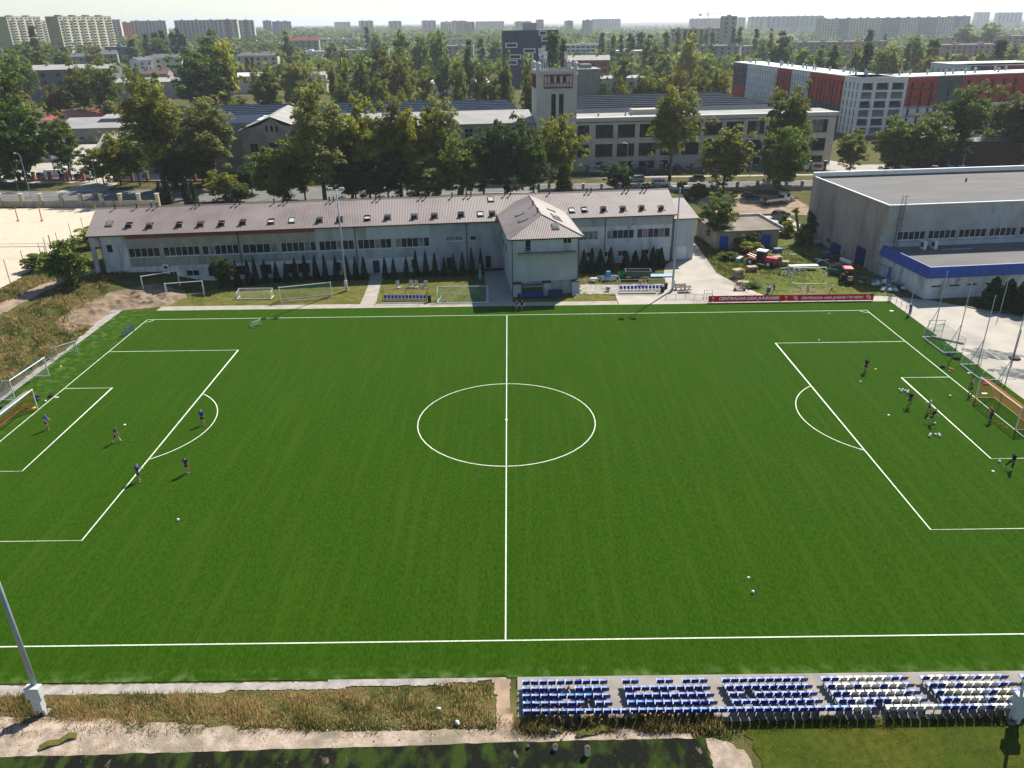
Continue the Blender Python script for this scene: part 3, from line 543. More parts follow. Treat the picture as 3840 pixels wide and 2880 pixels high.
for x in (5.2, 7.0):
    o = MB().box(x,x+.45,10.2,11.3,4.4,5.75).build('air_conditioner', M_frame, ext); MB().cyl((x-.01,10.75,5.1),(x-.03,10.75,5.1),.4,.4,14).build('fan_grille', M_dark, o)
MB().box(8,13,9.6,9.75,4.42,4.55).build('cable_tray', M_steel, ext)
mb = MB(); mb.cyl((-.7,12.2,2.8),(-.7,12.2,6.2),.07,.07,8); mb.box(-.95,-.45,12,12.4,5.6,6.6); mb.build('junction_box', M_steel, ext)
# ================================================================ FACTORY AND TOWN BEHIND
FO = (90.79,155.0,0)
M_cream = mat('cream_render', (0.50,0.45,0.37), (0.43,0.39,0.32), 0.4, 0.9, 0.1, 5.0, det=8, c3=(0.27,0.255,0.225), sc3=0.2, lo3=0.58, hi3=0.78)
M_cornice = mat('pale_cornice', (0.48,0.46,0.41), None, rough=0.8)
M_slate = mat('saw_roof_blue', (0.022,0.032,0.048), (0.032,0.045,0.062), 0.3, 0.9, spec=0.1, det=8)
M_slateb = mat('saw_roof_bright_blue', (0.026,0.044,0.078), (0.04,0.06,0.095), 0.3, 0.9, spec=0.1, det=8)
M_ggrey = mat('sooty_render', (0.29,0.265,0.225), (0.20,0.185,0.16), 0.5, 0.95, 0.2, 4.0, det=9, c3=(0.24,0.15,0.11), sc3=0.25, lo3=0.62, hi3=0.7)
M_feltg = mat('pale_felt', (0.32,0.31,0.285), (0.26,0.25,0.235), 0.2, 0.9, det=8)
M_timber = mat('red_brown_timber', (0.17,0.04,0.028), None, rough=0.7)
fac = thing('factory', 'long cream factory with rows of large dark windows behind the street', 'factory', FO, R(6))
fops = []
for i in range(11):
    xr = -62.64+6.06*i+.25; fops += [(xr-4.85,xr,8.57,12.0),(xr-4.85,xr,3.62,7.02)]
    if i not in (4,): fops.append((xr-4.6,xr-(.2 if i % 3 else 2.4),.25 if i != 8 else 0,2.3))
fops += [(-72.2,-69.0,8.57,12.0),(-72.2,-69.0,3.62,7.02)]
for i in range(12): panel(fac, -72.8+6.1*i, -72.8+6.1*(i+1), -.3, 12.9, M_cream, fops, dep=.4)
rg = random.Random(5)
for o in fops:
    nn = 4 if o[1]-o[0] > 3.5 else 3
    w_ = win(fac, *o, nn, y=.3, fw=.08, fm=M_dark, tr=(o[2]+o[3])/2+.5 if o[2] > 1 else None, pane=(lambda k: M_glassb if rg.random() < .3 else M_glass) if o[0] > -35 and o[2] > 8 else M_glass, sill=o[2] > 3)
mb = MB(); mb.box(-72.8,.6,-.45,.003,12.9,13.5); mb.box(-72.8,.75,-.7,1,13.5,13.95); mb.build('cornice', M_cornice, fac)
mb = MB(); mb.box(-72.8,.5,-.15,.003,12.62,12.78); mb.build('string_course', M_dark, fac)
MB().poly([(-72.8,1,13.9),(.5,1,13.9),(.5,11,13.9),(-72.8,11,13.9)]).build('roof', M_feltg, fac)
MB().poly([(.4,.003,-.3),(.4,60,-.3),(.4,60,13.5),(.4,.003,13.5)]).build('side_wall', M_cream, fac)
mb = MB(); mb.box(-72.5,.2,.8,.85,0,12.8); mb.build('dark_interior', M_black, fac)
def saw(par, x0, x1, y0, y1, n, m, z0=13.1, z1=14.9):
    st = (y1-y0)/n
    for i in range(n):
        a = y0+i*st; mb = MB(); mb.xprism([(a,z0),(a+st-.05,z0),(a+st-.7,z1)], x0, x1-i*.0, 0)
        o = mb.build('saw_tooth_roof', m, par)
        k = int((x1-x0)/3.2); g_ = MB()
        for j in range(k): g_.box(x0+j*3.2,x0+j*3.2+.12,a+.3,a+.5,z0+.25,z0+.42)
        e = MB(); e.box(x0,x1,a+st-.85,a+st-.55,z1-.05,z1+.12); e.build('ridge_flashing', m, o)
saw(fac,-72,-12,11,58,8,M_slate)
mb = MB(); mb.box(-56,-44,5,9,13.9,15.2); mb.build('roof_plant_room', M_cream, fac)
for x in (-66,-58.5,-56.8,-10): MB().cyl((x,3,13.9),(x,3,14.9),.25,.2,8).build('roof_vent', M_steel, fac)
# tower
tow = thing('factory_tower', 'cream water tower with red-brown timber frieze and corner turrets', 'tower', FO, R(6))
tx0, tx1, ty0, ty1 = -83.4, -72.8, -1.2, 9.0
tops = [(-79.6,-78.35,4.6,20.2),(-77.55,-76.3,4.6,20.2)]
panel(tow,tx0,tx1,-.3,26,M_cream,tops,ty0,.5)
for i,(a,b) in enumerate([((tx0,ty0+.003),(tx0,ty1)),((tx1,ty1),(tx1,ty0+.003)),((tx0,ty1),(tx1,ty1))]):
    MB().poly([(a[0],a[1],-.3),(a[0],a[1],26),(b[0],b[1],26),(b[0],b[1],-.3)]).build('side_wall', M_cream, tow)
for o in tops:
    shift(win(tow,*o,2,y=.35,fw=.07,fm=M_dark,tr=16), ty0)
    mb = MB(); mb.box(o[0]-.02,o[1]+.02,ty0+.12,ty0+.2,12.6,14.4); mb.build('spandrel', M_timber, tow)
mb = MB(); mb.tube([(-80.2,ty0-.1,20.4),(-79.4,ty0-.1,21.0),(-78,ty0-.1,21.25),(-76.5,ty0-.1,21.0),(-75.7,ty0-.1,20.4)],.14,6); mb.build('arch_moulding', M_cornice, tow)
def frieze(mb, a, b, n, f):
    pass
for side in ('front','left'):
    mb = MB()
    if side == 'front':
        x0,x1 = -81.6,-74.0; bx = lambda p0,p1,z0,z1,d0,d1: mb.box(p0,p1,ty0-d1,ty0-d0,z0,z1)
    else:
        x0,x1 = ty0+1.4, ty1-1.4; bx = lambda p0,p1,z0,z1,d0,d1: mb.box(tx0-d1,tx0-d0,p0,p1,z0,z1)
    bx(x0,x1,24.55,24.95,-.003,.16); bx(x0,x1,21.55,21.95,-.003,.16); bx(x0,x1,22.75,22.9,-.003,.1)
    n = 9
    for i in range(n+1): p = x0+(x1-x0-.16)*i/n; bx(p,p+.16,21.95,24.55,-.003,.12)
    o = mb.build('timber_frieze', M_timber, tow)
    for i in (2,4,6):
        mb = MB(); p = x0+(x1-x0-.16)*i/n; bx(p+.2,p+.75,23.0,24.5,-.002,.05); mb.build('pane', M_black, o)
for x in (tx0+.45,tx1-.45):
    for y in (ty0+.45,ty1-.45):
        mb = MB(); mb.cyl((x,y,24.8),(x,y,27.4),.62,.62,8); mb.cyl((x,y,27.4),(x,y,27.6),.75,.75,8); mb.cyl((x,y,27.6),(x,y,28.2),.75,.05,8); mb.build('turret', M_cornice, tow)
mb = MB(); mb.box(tx0-.12,tx1+.12,ty0-.12,ty0+.2,25.5,26.05); mb.box(tx0-.12,tx0+.2,ty0+.2,ty1,25.5,26.05); mb.box(tx1-.2,tx1+.12,ty0+.2,ty1,25.5,26.05); mb.box(tx0-.12,tx1+.12,ty1-.2,ty1+.12,25.5,26.05); mb.build('parapet', M_cornice, tow)
MB().poly([(tx0,ty0,25.2),(tx1,ty0,25.2),(tx1,ty1,25.2),(tx0,ty1,25.2)]).build('roof', M_dark, tow)
for i,(x,y,h) in enumerate([(-82,3,6),(-81.2,2,6.6),(-80.4,4,5.2),(-75,4,5)]):
    mb = MB(); mb.cyl((x,y,25.2),(x,y,25.2+h),.06,.05,6); mb.cyl((x,y,25.2+h*.8),(x+.9,y-1,25.2),.04,.04,5); mb.cyl((x,y,25.2+h*.8),(x-.9,y-.7,25.2),.04,.04,5)
    for dx in (-.3,.3): mb.box(x+dx-.12,x+dx+.12,y-.35,y-.2,25.2+h-1.9,25.2+h)
    mb.build('antenna', M_white, tow)
# low wing left of the tower
lw = thing('factory_wing', 'grey factory wing with pale low roof left of the tower', 'factory', FO, R(6))
lops = [(-102.4,-100.2,8.9,11.7),(-96.7,-94.5,8.9,11.7),(-90.9,-88.7,8.9,11.7),(-86.9,-84.9,8.9,11.7)]
for i in range(9): panel(lw,-136+5.85*i,-136+5.85*(i+1),-.3,12.9,M_ggrey,lops,2)
for o in lops: shift(win(lw,*o,2,tr=10.6), 2)
mb = MB(); mb.poly([(-136,1.5,12.95),(-83.4,1.5,12.95),(-83.4,16,14.9),(-136,16,14.9)]); mb.poly([(-136,1.5,12.95),(-136,1.5,12.7),(-83.4,1.5,12.7),(-83.4,1.5,12.95)]); mb.build('roof', M_feltg, lw)
saw(lw,-190,-86,17,50,6,M_slateb)
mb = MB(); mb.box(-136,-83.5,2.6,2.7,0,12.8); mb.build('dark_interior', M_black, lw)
MB().poly([(-190,16.5,0),(-86,16.5,0),(-86,16.5,13.1),(-190,16.5,13.1)]).build('back_wall', M_ggrey, lw)
# gabled engine hall
gh = thing('gabled_hall', 'sooty grey gabled hall with three tall windows facing the street', 'hall', FO, R(6))
gx0, gx1, gy0, gc = -161.0, -144.6, 3.0, -152.8
gops = [(-158.9,-156.9,3.2,9.2),(-154,-151.6,3.2,9.3),(-148.8,-146.8,3.2,9.2),(-154.4,-153.8,12.1,13.6),(-153.1,-152.5,12.1,13.6),(-151.8,-151.2,12.1,13.6)]
panel(gh,gx0,gx1,-.3,13.0 if False else 12.0,M_ggrey,gops,gy0,.4)
mb = MB(); mb.wall(-155.6,-150,12.0,13.8,gy0,gops[3:],.4); mb.poly([(gx0,gy0,12),(-155.6,gy0,12),(-155.6,gy0,13.8),(gx0,gy0,12.6)]); mb.poly([(-150,gy0,12),(gx1,gy0,12),(gx1,gy0,12.6),(-150,gy0,13.8)]); mb.poly([(-155.6,gy0,13.8),(-150,gy0,13.8),(gc,gy0,15.6)]); mb.build('gable', M_ggrey, gh)
for o in gops[:3]: shift(win(gh,*o,2,fm=M_dark,tr=6.4), gy0)
mb = MB()
for x in (-160.9,-156.3,-155.2,-150.6,-149.5,-145.2): mb = MB(); mb.box(x,x+.6,gy0-.25,gy0-.003,0,12.3); mb.build('pilaster', M_ggrey, gh)
mb = MB(); mb.poly([(gx0-.6,gy0-.5,12.5),(gc,gy0-.5,15.9),(gc,gy0+32,15.9),(gx0-.6,gy0+32,12.5)]); mb.build('roof_slope', M_feltg, gh)
mb = MB(); mb.poly([(gc,gy0-.5,15.9),(gx1+.6,gy0-.5,12.5),(gx1+.6,gy0+32,12.5),(gc,gy0+32,15.9)]); mb.build('roof_slope', M_feltg, gh)
for x in (gx0,gx1): MB().poly([(x,gy0+.003,-.3),(x,gy0+32,-.3),(x,gy0+32,12.6),(x,gy0+.003,12.6)]).build('side_wall', M_ggrey, gh)
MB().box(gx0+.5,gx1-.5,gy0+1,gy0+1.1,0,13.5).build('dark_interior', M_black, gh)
mb = MB()
for i in range(2): mb = MB(); mb.box(-157.5,-156.2,gy0+6+i*9,gy0+13+i*9,14.1,14.5); mb.build('roof_light', M_white, gh)
# generic far building -------------------------------------------------
def wallcols(par, W, zb, H, y, cols, ops, dep=.35):
    for i,(a,m) in enumerate(cols):
        b = cols[i+1][0] if i+1 < len(cols) else 1.0
        panel(par, -W/2+a*W, -W/2+b*W, zb, H, m, ops, y, dep)
def block(name, label, cat, x, y, zt, W, Dp, a, fl, bays, cols, fh=2.8, ww=.55, wh=.5, end=None, roof=None, group=None, balc=None, endw=0, glaz=None, top=.8):
    zb = terr(x, y)-2; t = thing(name, label, cat, (x, y, 0), R(a), group); ops = []
    bw = W/bays
    for f in range(fl):
        z0 = zt-top-(f+1)*fh+fh*.3
        if z0 < zb+.5: break
        for i in range(bays):
            if balc and balc(i): continue
            ops.append((-W/2+(i+.5-ww/2)*bw, -W/2+(i+.5+ww/2)*bw, z0, z0+fh*wh))
    cols = cols if isinstance(cols, list) else [(0, cols)]
    wallcols(t, W, zb, zt, 0, cols, ops)
    MB().poly([(-W/2+.2,.36,zb),(W/2-.2,.36,zb),(W/2-.2,.36,zt-.3),(-W/2+.2,.36,zt-.3)]).build('glazing', glaz or M_glass, t)
    if balc:
        mb = MB(); md = MB()
        for f in range(fl):
            z0 = zt-top-(f+1)*fh+.15
            for i in range(bays):
                if balc(i): mb.box(-W/2+(i+.06)*bw,-W/2+(i+.94)*bw,-1.1,-.003,z0,z0+1.05); md.box(-W/2+(i+.12)*bw,-W/2+(i+.88)*bw,-.03,-.002,z0+1.06,z0+2.35)
        o = mb.build('balconies', cols[0][1], t); o['kind'] = 'stuff'; o = md.build('balcony_doors', M_black, t); o['kind'] = 'stuff'
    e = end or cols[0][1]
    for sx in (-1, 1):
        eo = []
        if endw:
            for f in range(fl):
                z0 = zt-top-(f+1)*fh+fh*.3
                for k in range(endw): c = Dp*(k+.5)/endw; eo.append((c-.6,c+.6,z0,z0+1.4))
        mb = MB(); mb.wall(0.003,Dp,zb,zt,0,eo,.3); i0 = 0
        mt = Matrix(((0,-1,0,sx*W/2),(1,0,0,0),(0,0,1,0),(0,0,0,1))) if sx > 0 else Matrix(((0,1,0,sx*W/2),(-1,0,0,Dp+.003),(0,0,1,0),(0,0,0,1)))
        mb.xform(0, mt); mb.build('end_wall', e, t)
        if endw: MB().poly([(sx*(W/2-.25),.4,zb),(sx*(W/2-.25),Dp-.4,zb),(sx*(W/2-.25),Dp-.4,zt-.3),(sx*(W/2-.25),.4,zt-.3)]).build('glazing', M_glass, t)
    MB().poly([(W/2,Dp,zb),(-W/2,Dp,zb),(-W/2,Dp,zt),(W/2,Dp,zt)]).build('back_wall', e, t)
    if roof is None or not isinstance(roof, tuple):
        MB().box(-W/2-.15,W/2+.15,-.15,Dp+.15,zt,zt+.25).build('roof', roof or M_feltg, t)
        for k in range(max(1, int(W/18))):
            xx = -W/2+W*(k+.5)/max(1, int(W/18)); MB().box(xx-2,xx+2,Dp*.3,Dp*.7,zt+.25,zt+1.7).build('roof_housing', e, t)
    else:
        rm, rh, kind = roof
        if kind == 'gable':
            mb = MB(); mb.poly([(-W/2-.4,-.5,zt),(W/2+.4,-.5,zt),(W/2+.4,Dp/2,zt+rh),(-W/2-.4,Dp/2,zt+rh)]); mb.poly([(W/2+.4,Dp+.5,zt),(-W/2-.4,Dp+.5,zt),(-W/2-.4,Dp/2,zt+rh),(W/2+.4,Dp/2,zt+rh)]); mb.build('roof', rm, t)
            for s in (-1,1): MB().poly([(s*W/2,0,zt),(s*W/2,Dp,zt),(s*W/2,Dp/2,zt+rh-.15)][::s]).build('gable', e, t)
        else:
            k = min(Dp/2, W/2); mb = MB(); A,B_,C_,D_ = (-W/2-.4,-.4,zt),(W/2+.4,-.4,zt),(W/2+.4,Dp+.4,zt),(-W/2-.4,Dp+.4,zt); p,q = (-W/2+k,Dp/2,zt+rh),(W/2-k,Dp/2,zt+rh)
            mb.poly([A,B_,q,p]); mb.poly([B_,C_,q]); mb.poly([C_,D_,p,q]); mb.poly([D_,A,p]); mb.build('roof', rm, t)
        for k in range(2): MB().box(-W/4+k*W/2-.4,-W/4+k*W/2+.4,Dp*.4,Dp*.5,zt+rh*.4,zt+rh+1.2).build('chimney', M_brick, t)
    return t
def wm(name, c): return mat(name, c, tuple(v*.85 for v in c), 0.15, 0.9, det=6)
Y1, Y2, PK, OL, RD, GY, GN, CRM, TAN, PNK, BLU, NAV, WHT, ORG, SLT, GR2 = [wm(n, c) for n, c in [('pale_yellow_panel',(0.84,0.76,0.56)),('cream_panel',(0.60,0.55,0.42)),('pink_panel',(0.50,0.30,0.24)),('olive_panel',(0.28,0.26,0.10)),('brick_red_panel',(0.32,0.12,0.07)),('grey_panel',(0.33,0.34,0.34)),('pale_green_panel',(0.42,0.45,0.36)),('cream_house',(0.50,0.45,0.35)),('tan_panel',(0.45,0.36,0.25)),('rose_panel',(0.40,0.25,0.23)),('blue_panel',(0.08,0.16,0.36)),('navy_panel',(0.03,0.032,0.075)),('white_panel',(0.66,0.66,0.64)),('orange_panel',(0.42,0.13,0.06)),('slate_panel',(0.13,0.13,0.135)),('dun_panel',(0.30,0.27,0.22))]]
def fx(r, x, y, Y): p = aty(*T(r, x, y), Y); return p.x, p.z
def fb(name, label, r, x, y, Y, W, Dp, a, fl, bays, cols, cat='tower block', **k):
    X, Z = fx(r, x, y, Y); return block(name, label, cat, X, Y, Z, W, Dp, a, fl, bays, cols, **k)
GB = 'tower blocks along the horizon'
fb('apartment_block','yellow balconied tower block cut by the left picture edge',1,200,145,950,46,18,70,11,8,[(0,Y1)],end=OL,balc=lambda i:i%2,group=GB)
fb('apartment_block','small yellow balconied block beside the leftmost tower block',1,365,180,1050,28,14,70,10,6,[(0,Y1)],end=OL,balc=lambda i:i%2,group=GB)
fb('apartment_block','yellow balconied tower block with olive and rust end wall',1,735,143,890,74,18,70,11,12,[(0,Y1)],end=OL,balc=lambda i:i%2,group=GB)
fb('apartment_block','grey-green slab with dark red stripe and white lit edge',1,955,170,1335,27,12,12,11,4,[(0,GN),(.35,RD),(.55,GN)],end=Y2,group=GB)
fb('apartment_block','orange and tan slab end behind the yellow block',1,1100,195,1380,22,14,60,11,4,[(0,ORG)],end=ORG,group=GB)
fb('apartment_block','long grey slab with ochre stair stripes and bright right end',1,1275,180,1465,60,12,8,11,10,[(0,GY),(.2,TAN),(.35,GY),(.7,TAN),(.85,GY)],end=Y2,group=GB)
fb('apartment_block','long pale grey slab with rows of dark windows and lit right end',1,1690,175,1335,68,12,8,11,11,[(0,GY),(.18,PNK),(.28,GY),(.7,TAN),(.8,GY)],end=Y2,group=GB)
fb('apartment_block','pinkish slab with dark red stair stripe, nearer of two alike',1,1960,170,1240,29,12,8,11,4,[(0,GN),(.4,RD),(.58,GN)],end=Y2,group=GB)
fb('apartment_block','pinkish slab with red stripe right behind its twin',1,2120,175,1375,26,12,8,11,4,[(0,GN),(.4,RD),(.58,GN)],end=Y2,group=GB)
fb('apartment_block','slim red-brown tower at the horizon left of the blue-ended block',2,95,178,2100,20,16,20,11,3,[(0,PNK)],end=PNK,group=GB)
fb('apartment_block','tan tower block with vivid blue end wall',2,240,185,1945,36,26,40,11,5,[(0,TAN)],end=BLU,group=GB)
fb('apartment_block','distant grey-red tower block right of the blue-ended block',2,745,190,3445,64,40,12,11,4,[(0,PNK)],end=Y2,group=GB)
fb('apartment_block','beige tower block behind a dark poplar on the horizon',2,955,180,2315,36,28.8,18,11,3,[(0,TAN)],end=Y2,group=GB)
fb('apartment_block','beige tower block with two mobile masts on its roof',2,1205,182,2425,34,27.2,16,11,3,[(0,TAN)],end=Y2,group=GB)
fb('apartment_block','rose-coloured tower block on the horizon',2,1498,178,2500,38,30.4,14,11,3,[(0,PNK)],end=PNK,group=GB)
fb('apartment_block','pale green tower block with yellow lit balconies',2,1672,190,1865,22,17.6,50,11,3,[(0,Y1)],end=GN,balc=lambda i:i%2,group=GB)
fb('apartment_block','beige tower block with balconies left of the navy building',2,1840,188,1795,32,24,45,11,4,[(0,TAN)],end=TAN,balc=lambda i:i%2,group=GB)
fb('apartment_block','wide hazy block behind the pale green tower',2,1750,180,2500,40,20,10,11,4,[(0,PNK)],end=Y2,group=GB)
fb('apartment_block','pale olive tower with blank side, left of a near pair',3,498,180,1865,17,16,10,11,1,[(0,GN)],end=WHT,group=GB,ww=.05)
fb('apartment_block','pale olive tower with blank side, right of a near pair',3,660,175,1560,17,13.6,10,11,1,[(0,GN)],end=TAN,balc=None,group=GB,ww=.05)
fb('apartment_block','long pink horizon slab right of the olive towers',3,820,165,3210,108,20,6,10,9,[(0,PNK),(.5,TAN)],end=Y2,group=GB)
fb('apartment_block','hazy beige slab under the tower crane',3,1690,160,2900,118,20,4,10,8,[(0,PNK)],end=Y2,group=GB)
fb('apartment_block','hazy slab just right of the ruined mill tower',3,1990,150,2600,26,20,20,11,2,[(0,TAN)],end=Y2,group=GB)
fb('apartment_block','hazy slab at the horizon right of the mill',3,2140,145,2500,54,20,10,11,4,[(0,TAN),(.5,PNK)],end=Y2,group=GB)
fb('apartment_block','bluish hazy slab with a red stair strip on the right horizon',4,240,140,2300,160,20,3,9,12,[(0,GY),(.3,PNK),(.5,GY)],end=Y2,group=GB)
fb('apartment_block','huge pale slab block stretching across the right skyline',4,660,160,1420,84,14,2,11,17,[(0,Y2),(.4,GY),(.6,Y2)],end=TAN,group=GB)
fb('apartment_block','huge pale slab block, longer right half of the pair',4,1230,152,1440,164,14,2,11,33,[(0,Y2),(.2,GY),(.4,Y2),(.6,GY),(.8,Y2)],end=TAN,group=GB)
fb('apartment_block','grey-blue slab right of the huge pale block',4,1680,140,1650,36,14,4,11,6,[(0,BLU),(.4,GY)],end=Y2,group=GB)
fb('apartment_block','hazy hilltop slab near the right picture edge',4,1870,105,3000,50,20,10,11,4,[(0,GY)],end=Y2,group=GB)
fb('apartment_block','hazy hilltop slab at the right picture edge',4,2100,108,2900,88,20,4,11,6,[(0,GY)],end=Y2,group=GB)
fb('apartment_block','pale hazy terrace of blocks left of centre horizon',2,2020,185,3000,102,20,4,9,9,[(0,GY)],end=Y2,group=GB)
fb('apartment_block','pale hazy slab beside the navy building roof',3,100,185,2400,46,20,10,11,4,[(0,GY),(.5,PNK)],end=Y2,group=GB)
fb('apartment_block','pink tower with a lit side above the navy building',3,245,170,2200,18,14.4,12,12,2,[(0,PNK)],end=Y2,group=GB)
# nearer individual buildings
def nvb(i): return False
X, Z = fx(3,165,262,455)
nb = block('office_block','navy office block with scattered white-framed windows', 'office', X, 455, Z, 34, 14, 5, 6, 10, [(0,NAV)], fh=3.3, ww=.35, wh=.42, end=NAV)
rg = random.Random(2)
for f in range(6):
    for c in range(3):
        if rg.random() < .62:
            cx = -15.5+c*10.5+rg.uniform(-1,2); cz = Z-3.1-f*3.3; wd = rg.choice([5,7.5]); mb = MB(); mb.box(cx,cx+wd,-.25,-.003,cz,cz+2.9); o = mb.build('white_window_surround', WHT, nb); MB().box(cx+.7,cx+wd-.7,-.3,-.251,cz+.6,cz+2.3).build('pane', M_glass, o)
MB().box(-4,4,4,12,Z+.2,Z+4.2).build('roof_housing', GY, nb)
fb('warehouse','red brick warehouse with grey roof behind the tower',3,640,520,470,30,24,-4,2,4,[(0,M_brick)],cat='warehouse',fh=4,roof=(M_feltg,2.5,'gable'))
fb('tall_blank_building','bare concrete block with a blank stained wall beside the tower',3,658,602,245,9.6,14,4,1,1,[(0,M_conc)],cat='building',ww=.02)
fb('school','long white three-storey school with ribbon windows',3,615,385,760,34,14,-3,3,7,[(0,WHT)],cat='school',fh=3.2,ww=.8)
fb('tenement','grey soot-stained tenement with many chimneys right of centre',3,1790,395,690,36,14,-22,4,6,[(0,GR2)],cat='tenement',fh=3.4,ww=.3)
fb('tenement','grey tenement wing joined at an angle, below the ruined mill',3,2020,400,710,22,14,28,4,4,[(0,GR2)],cat='tenement',fh=3.4,ww=.3)
fb('mill_ruin','derelict brick mill with empty windows below the horizon tower',3,1640,245,1060,80,24,-10,4,11,[(0,GR2)],cat='mill',fh=4.6,ww=.35,wh=.6,glaz=M_black)
fb('mill_tower','derelict mill tower rising above the horizon',3,1888,140,1000,17,13.6,0,5,2,[(0,GR2)],cat='tower',fh=5,ww=.35,wh=.55,glaz=M_black)
fb('tenement','rose tenement with pale rooflights at the right',4,1760,385,640,44,12,2,4,9,[(0,PNK)],cat='tenement',fh=3.2,ww=.35)
fb('tenement','grey and rose tenement left of the tall poplars at right',4,650,360,760,90,12,3,4,16,[(0,GR2),(.5,PNK)],cat='tenement',fh=3.2,ww=.35)
fb('tenement','tan tenement row behind the poplars near the right edge',4,1750,320,900,72,12,2,4,11,[(0,TAN)],cat='tenement',fh=3.2,ww=.35)
fb('tenement','red-roofed tenement at the right picture edge',4,2180,310,800,40,12,2,4,6,[(0,PNK)],cat='tenement',fh=3.2,ww=.35)
fb('townhouse','pale cream townhouse with grey hipped roof at left',1,1400,500,560,26,12,16,3,4,[(0,CRM)],cat='house',fh=3.4,ww=.35,roof=(M_slate if False else SLT,2.6,'hip'))
fb('townhouse','narrow white gabled house end left of the cream townhouse',1,1255,520,545,12,10,60,3,2,[(0,WHT)],cat='house',fh=3.4,ww=.3,roof=(SLT,2.4,'gable'))
fb('townhouse','pale grey three-storey house right of the round olive tree',1,2140,480,560,17,12,10,3,4,[(0,CRM)],cat='house',fh=3.3,ww=.35,roof=(SLT,2.4,'hip'))
fb('townhouse','pale grey villa at left of the centre trees',2,80,480,560,17,12,6,3,3,[(0,CRM)],cat='house',fh=3.3,ww=.35,roof=(SLT,2.4,'hip'))
fb('black_tenement','dark sooty tenement with black roof at left',1,1015,405,700,22,14,10,4,3,[(0,SLT)],cat='tenement',fh=3.4,ww=.3)
fb('low_house','brown low house with chimney row below the yellow block',1,690,490,640,18,12,8,2,3,[(0,GR2)],cat='house',fh=3.2,ww=.3,roof=(SLT,2.5,'gable'))
fb('low_house','brown gabled house with blank wall left of the dark tenement',1,910,470,620,17,14,20,2,2,[(0,GR2)],cat='house',fh=3.2,ww=.2,roof=(SLT,3,'gable'))
fb('warehouse','grey warehouse with pale roof between the olive trees at left',1,560,600,390,46,30,14,2,6,[(0,SLT)],cat='warehouse',fh=4,ww=.3,roof=(M_feltg,2,'gable'))
fb('warehouse','white-roofed sawtooth shed right of the round dark tree',1,2070,660,430,24,19.2,6,1,4,[(0,CRM)],cat='warehouse',fh=4,ww=.4,roof=(WHT,1.6,'gable'))
fb('warehouse','brown arched-roof shed in front of the cream townhouse',1,1320,640,470,18,14.4,8,1,3,[(0,GR2)],cat='warehouse',fh=4,ww=.3,roof=(wm('brown_roof',(0.12,0.08,0.07)),3,'gable'))
fb('warehouse','long low shed with rooflights behind the left trees',1,1250,710,400,40,30,6,1,5,[(0,GR2)],cat='warehouse',fh=4,ww=.3,roof=(M_feltg,1.6,'gable'))
fb('warehouse','pale-roofed shed between the centre trees',2,470,650,430,18,14.4,6,1,3,[(0,CRM)],cat='warehouse',fh=4,ww=.4,roof=(M_feltg,1.6,'gable'))
fb('warehouse','brown-roofed shed with white skylights left of centre',2,900,690,400,16,12.8,6,1,3,[(0,GR2)],cat='warehouse',fh=4,ww=.4,roof=(wm('brown_roof2',(0.16,0.11,0.09)),2,'gable'))
fb('warehouse','long white-roofed shed behind the two tall poplars',2,1740,715,380,34,24,5,1,6,[(0,WHT)],cat='warehouse',fh=4,ww=.4,roof=(WHT,1.0,'gable'))
fb('sawtooth_shed','grey shed with bright sawtooth rooflights right of the tower',3,960,680,330,26,20.8,6,1,4,[(0,GY)],cat='warehouse',fh=4,ww=.4)
fb('warehouse','long white industrial hall left of centre far back',2,560,445,760,46,24,2,2,7,[(0,WHT)],cat='warehouse',fh=4,ww=.5)
fb('tenement','red-roofed old tenement among far trees left of centre',2,400,350,900,36,14,6,3,5,[(0,GR2)],cat='tenement',fh=3.4,ww=.3,roof=(wm('red_roof',(0.2,0.08,0.06)),4,'gable'))
fb('school','long pale two-storey hall far left of centre',2,740,335,1150,65,14,2,2,10,[(0,WHT)],cat='school',fh=3.6,ww=.5)
fb('warehouse','pale flat hall with small red gable left of centre',2,880,430,780,61,16,3,1,8,[(0,CRM)],cat='warehouse',fh=4,ww=.4)
fb('tenement','dark brick tenement right of the wide dark tree',2,1760,395,760,26,16,0,3,4,[(0,GR2)],cat='tenement',fh=3.4,ww=.3)
fb('low_house','pale house with chimneys under the beige balcony tower',2,1740,335,980,30,12,4,2,4,[(0,CRM)],cat='house',fh=3.2,ww=.3)
fb('warehouse','long flat hall with white roof behind the lombardy poplars',3,1080,440,640,40,18,0,1,6,[(0,CRM)],cat='warehouse',fh=4,ww=.4,roof=WHT)
# crane
X, Z = fx(3,1695,70,2300)
cr = thing('tower_crane','tower crane standing on the horizon right of centre','crane',(X,2300,0),R(6))
zb = terr(X,2300); mb = MB()
for i in range(int((Z-zb)/6)):
    z = zb+i*6
    for a,b in (((-1,-1),(1,1)),((1,-1),(-1,1))): mb.cyl((a[0]*1.4,0,z),(b[0]*1.4,0,z+6),.22,.22,4)
    for s in (-1.4,1.4): mb.cyl((s,0,z),(s,0,z+6),.3,.3,4)
mb.build('mast', M_steel, cr)
mb = MB(); mb.cyl((-22,0,Z-14),(52,0,Z-14),.5,.4,5); mb.cyl((-22,0,Z-14),(0,0,Z),.2,.2,4); mb.cyl((40,0,Z-14),(0,0,Z),.2,.2,4); mb.build('jib', M_steel, cr)
MB().box(-24,-17,-1.5,1.5,Z-19,Z-14).build('counterweight', M_conc, cr); MB().box(1,4,-1.5,1.5,Z-19,Z-15).build('cab', M_white, cr)
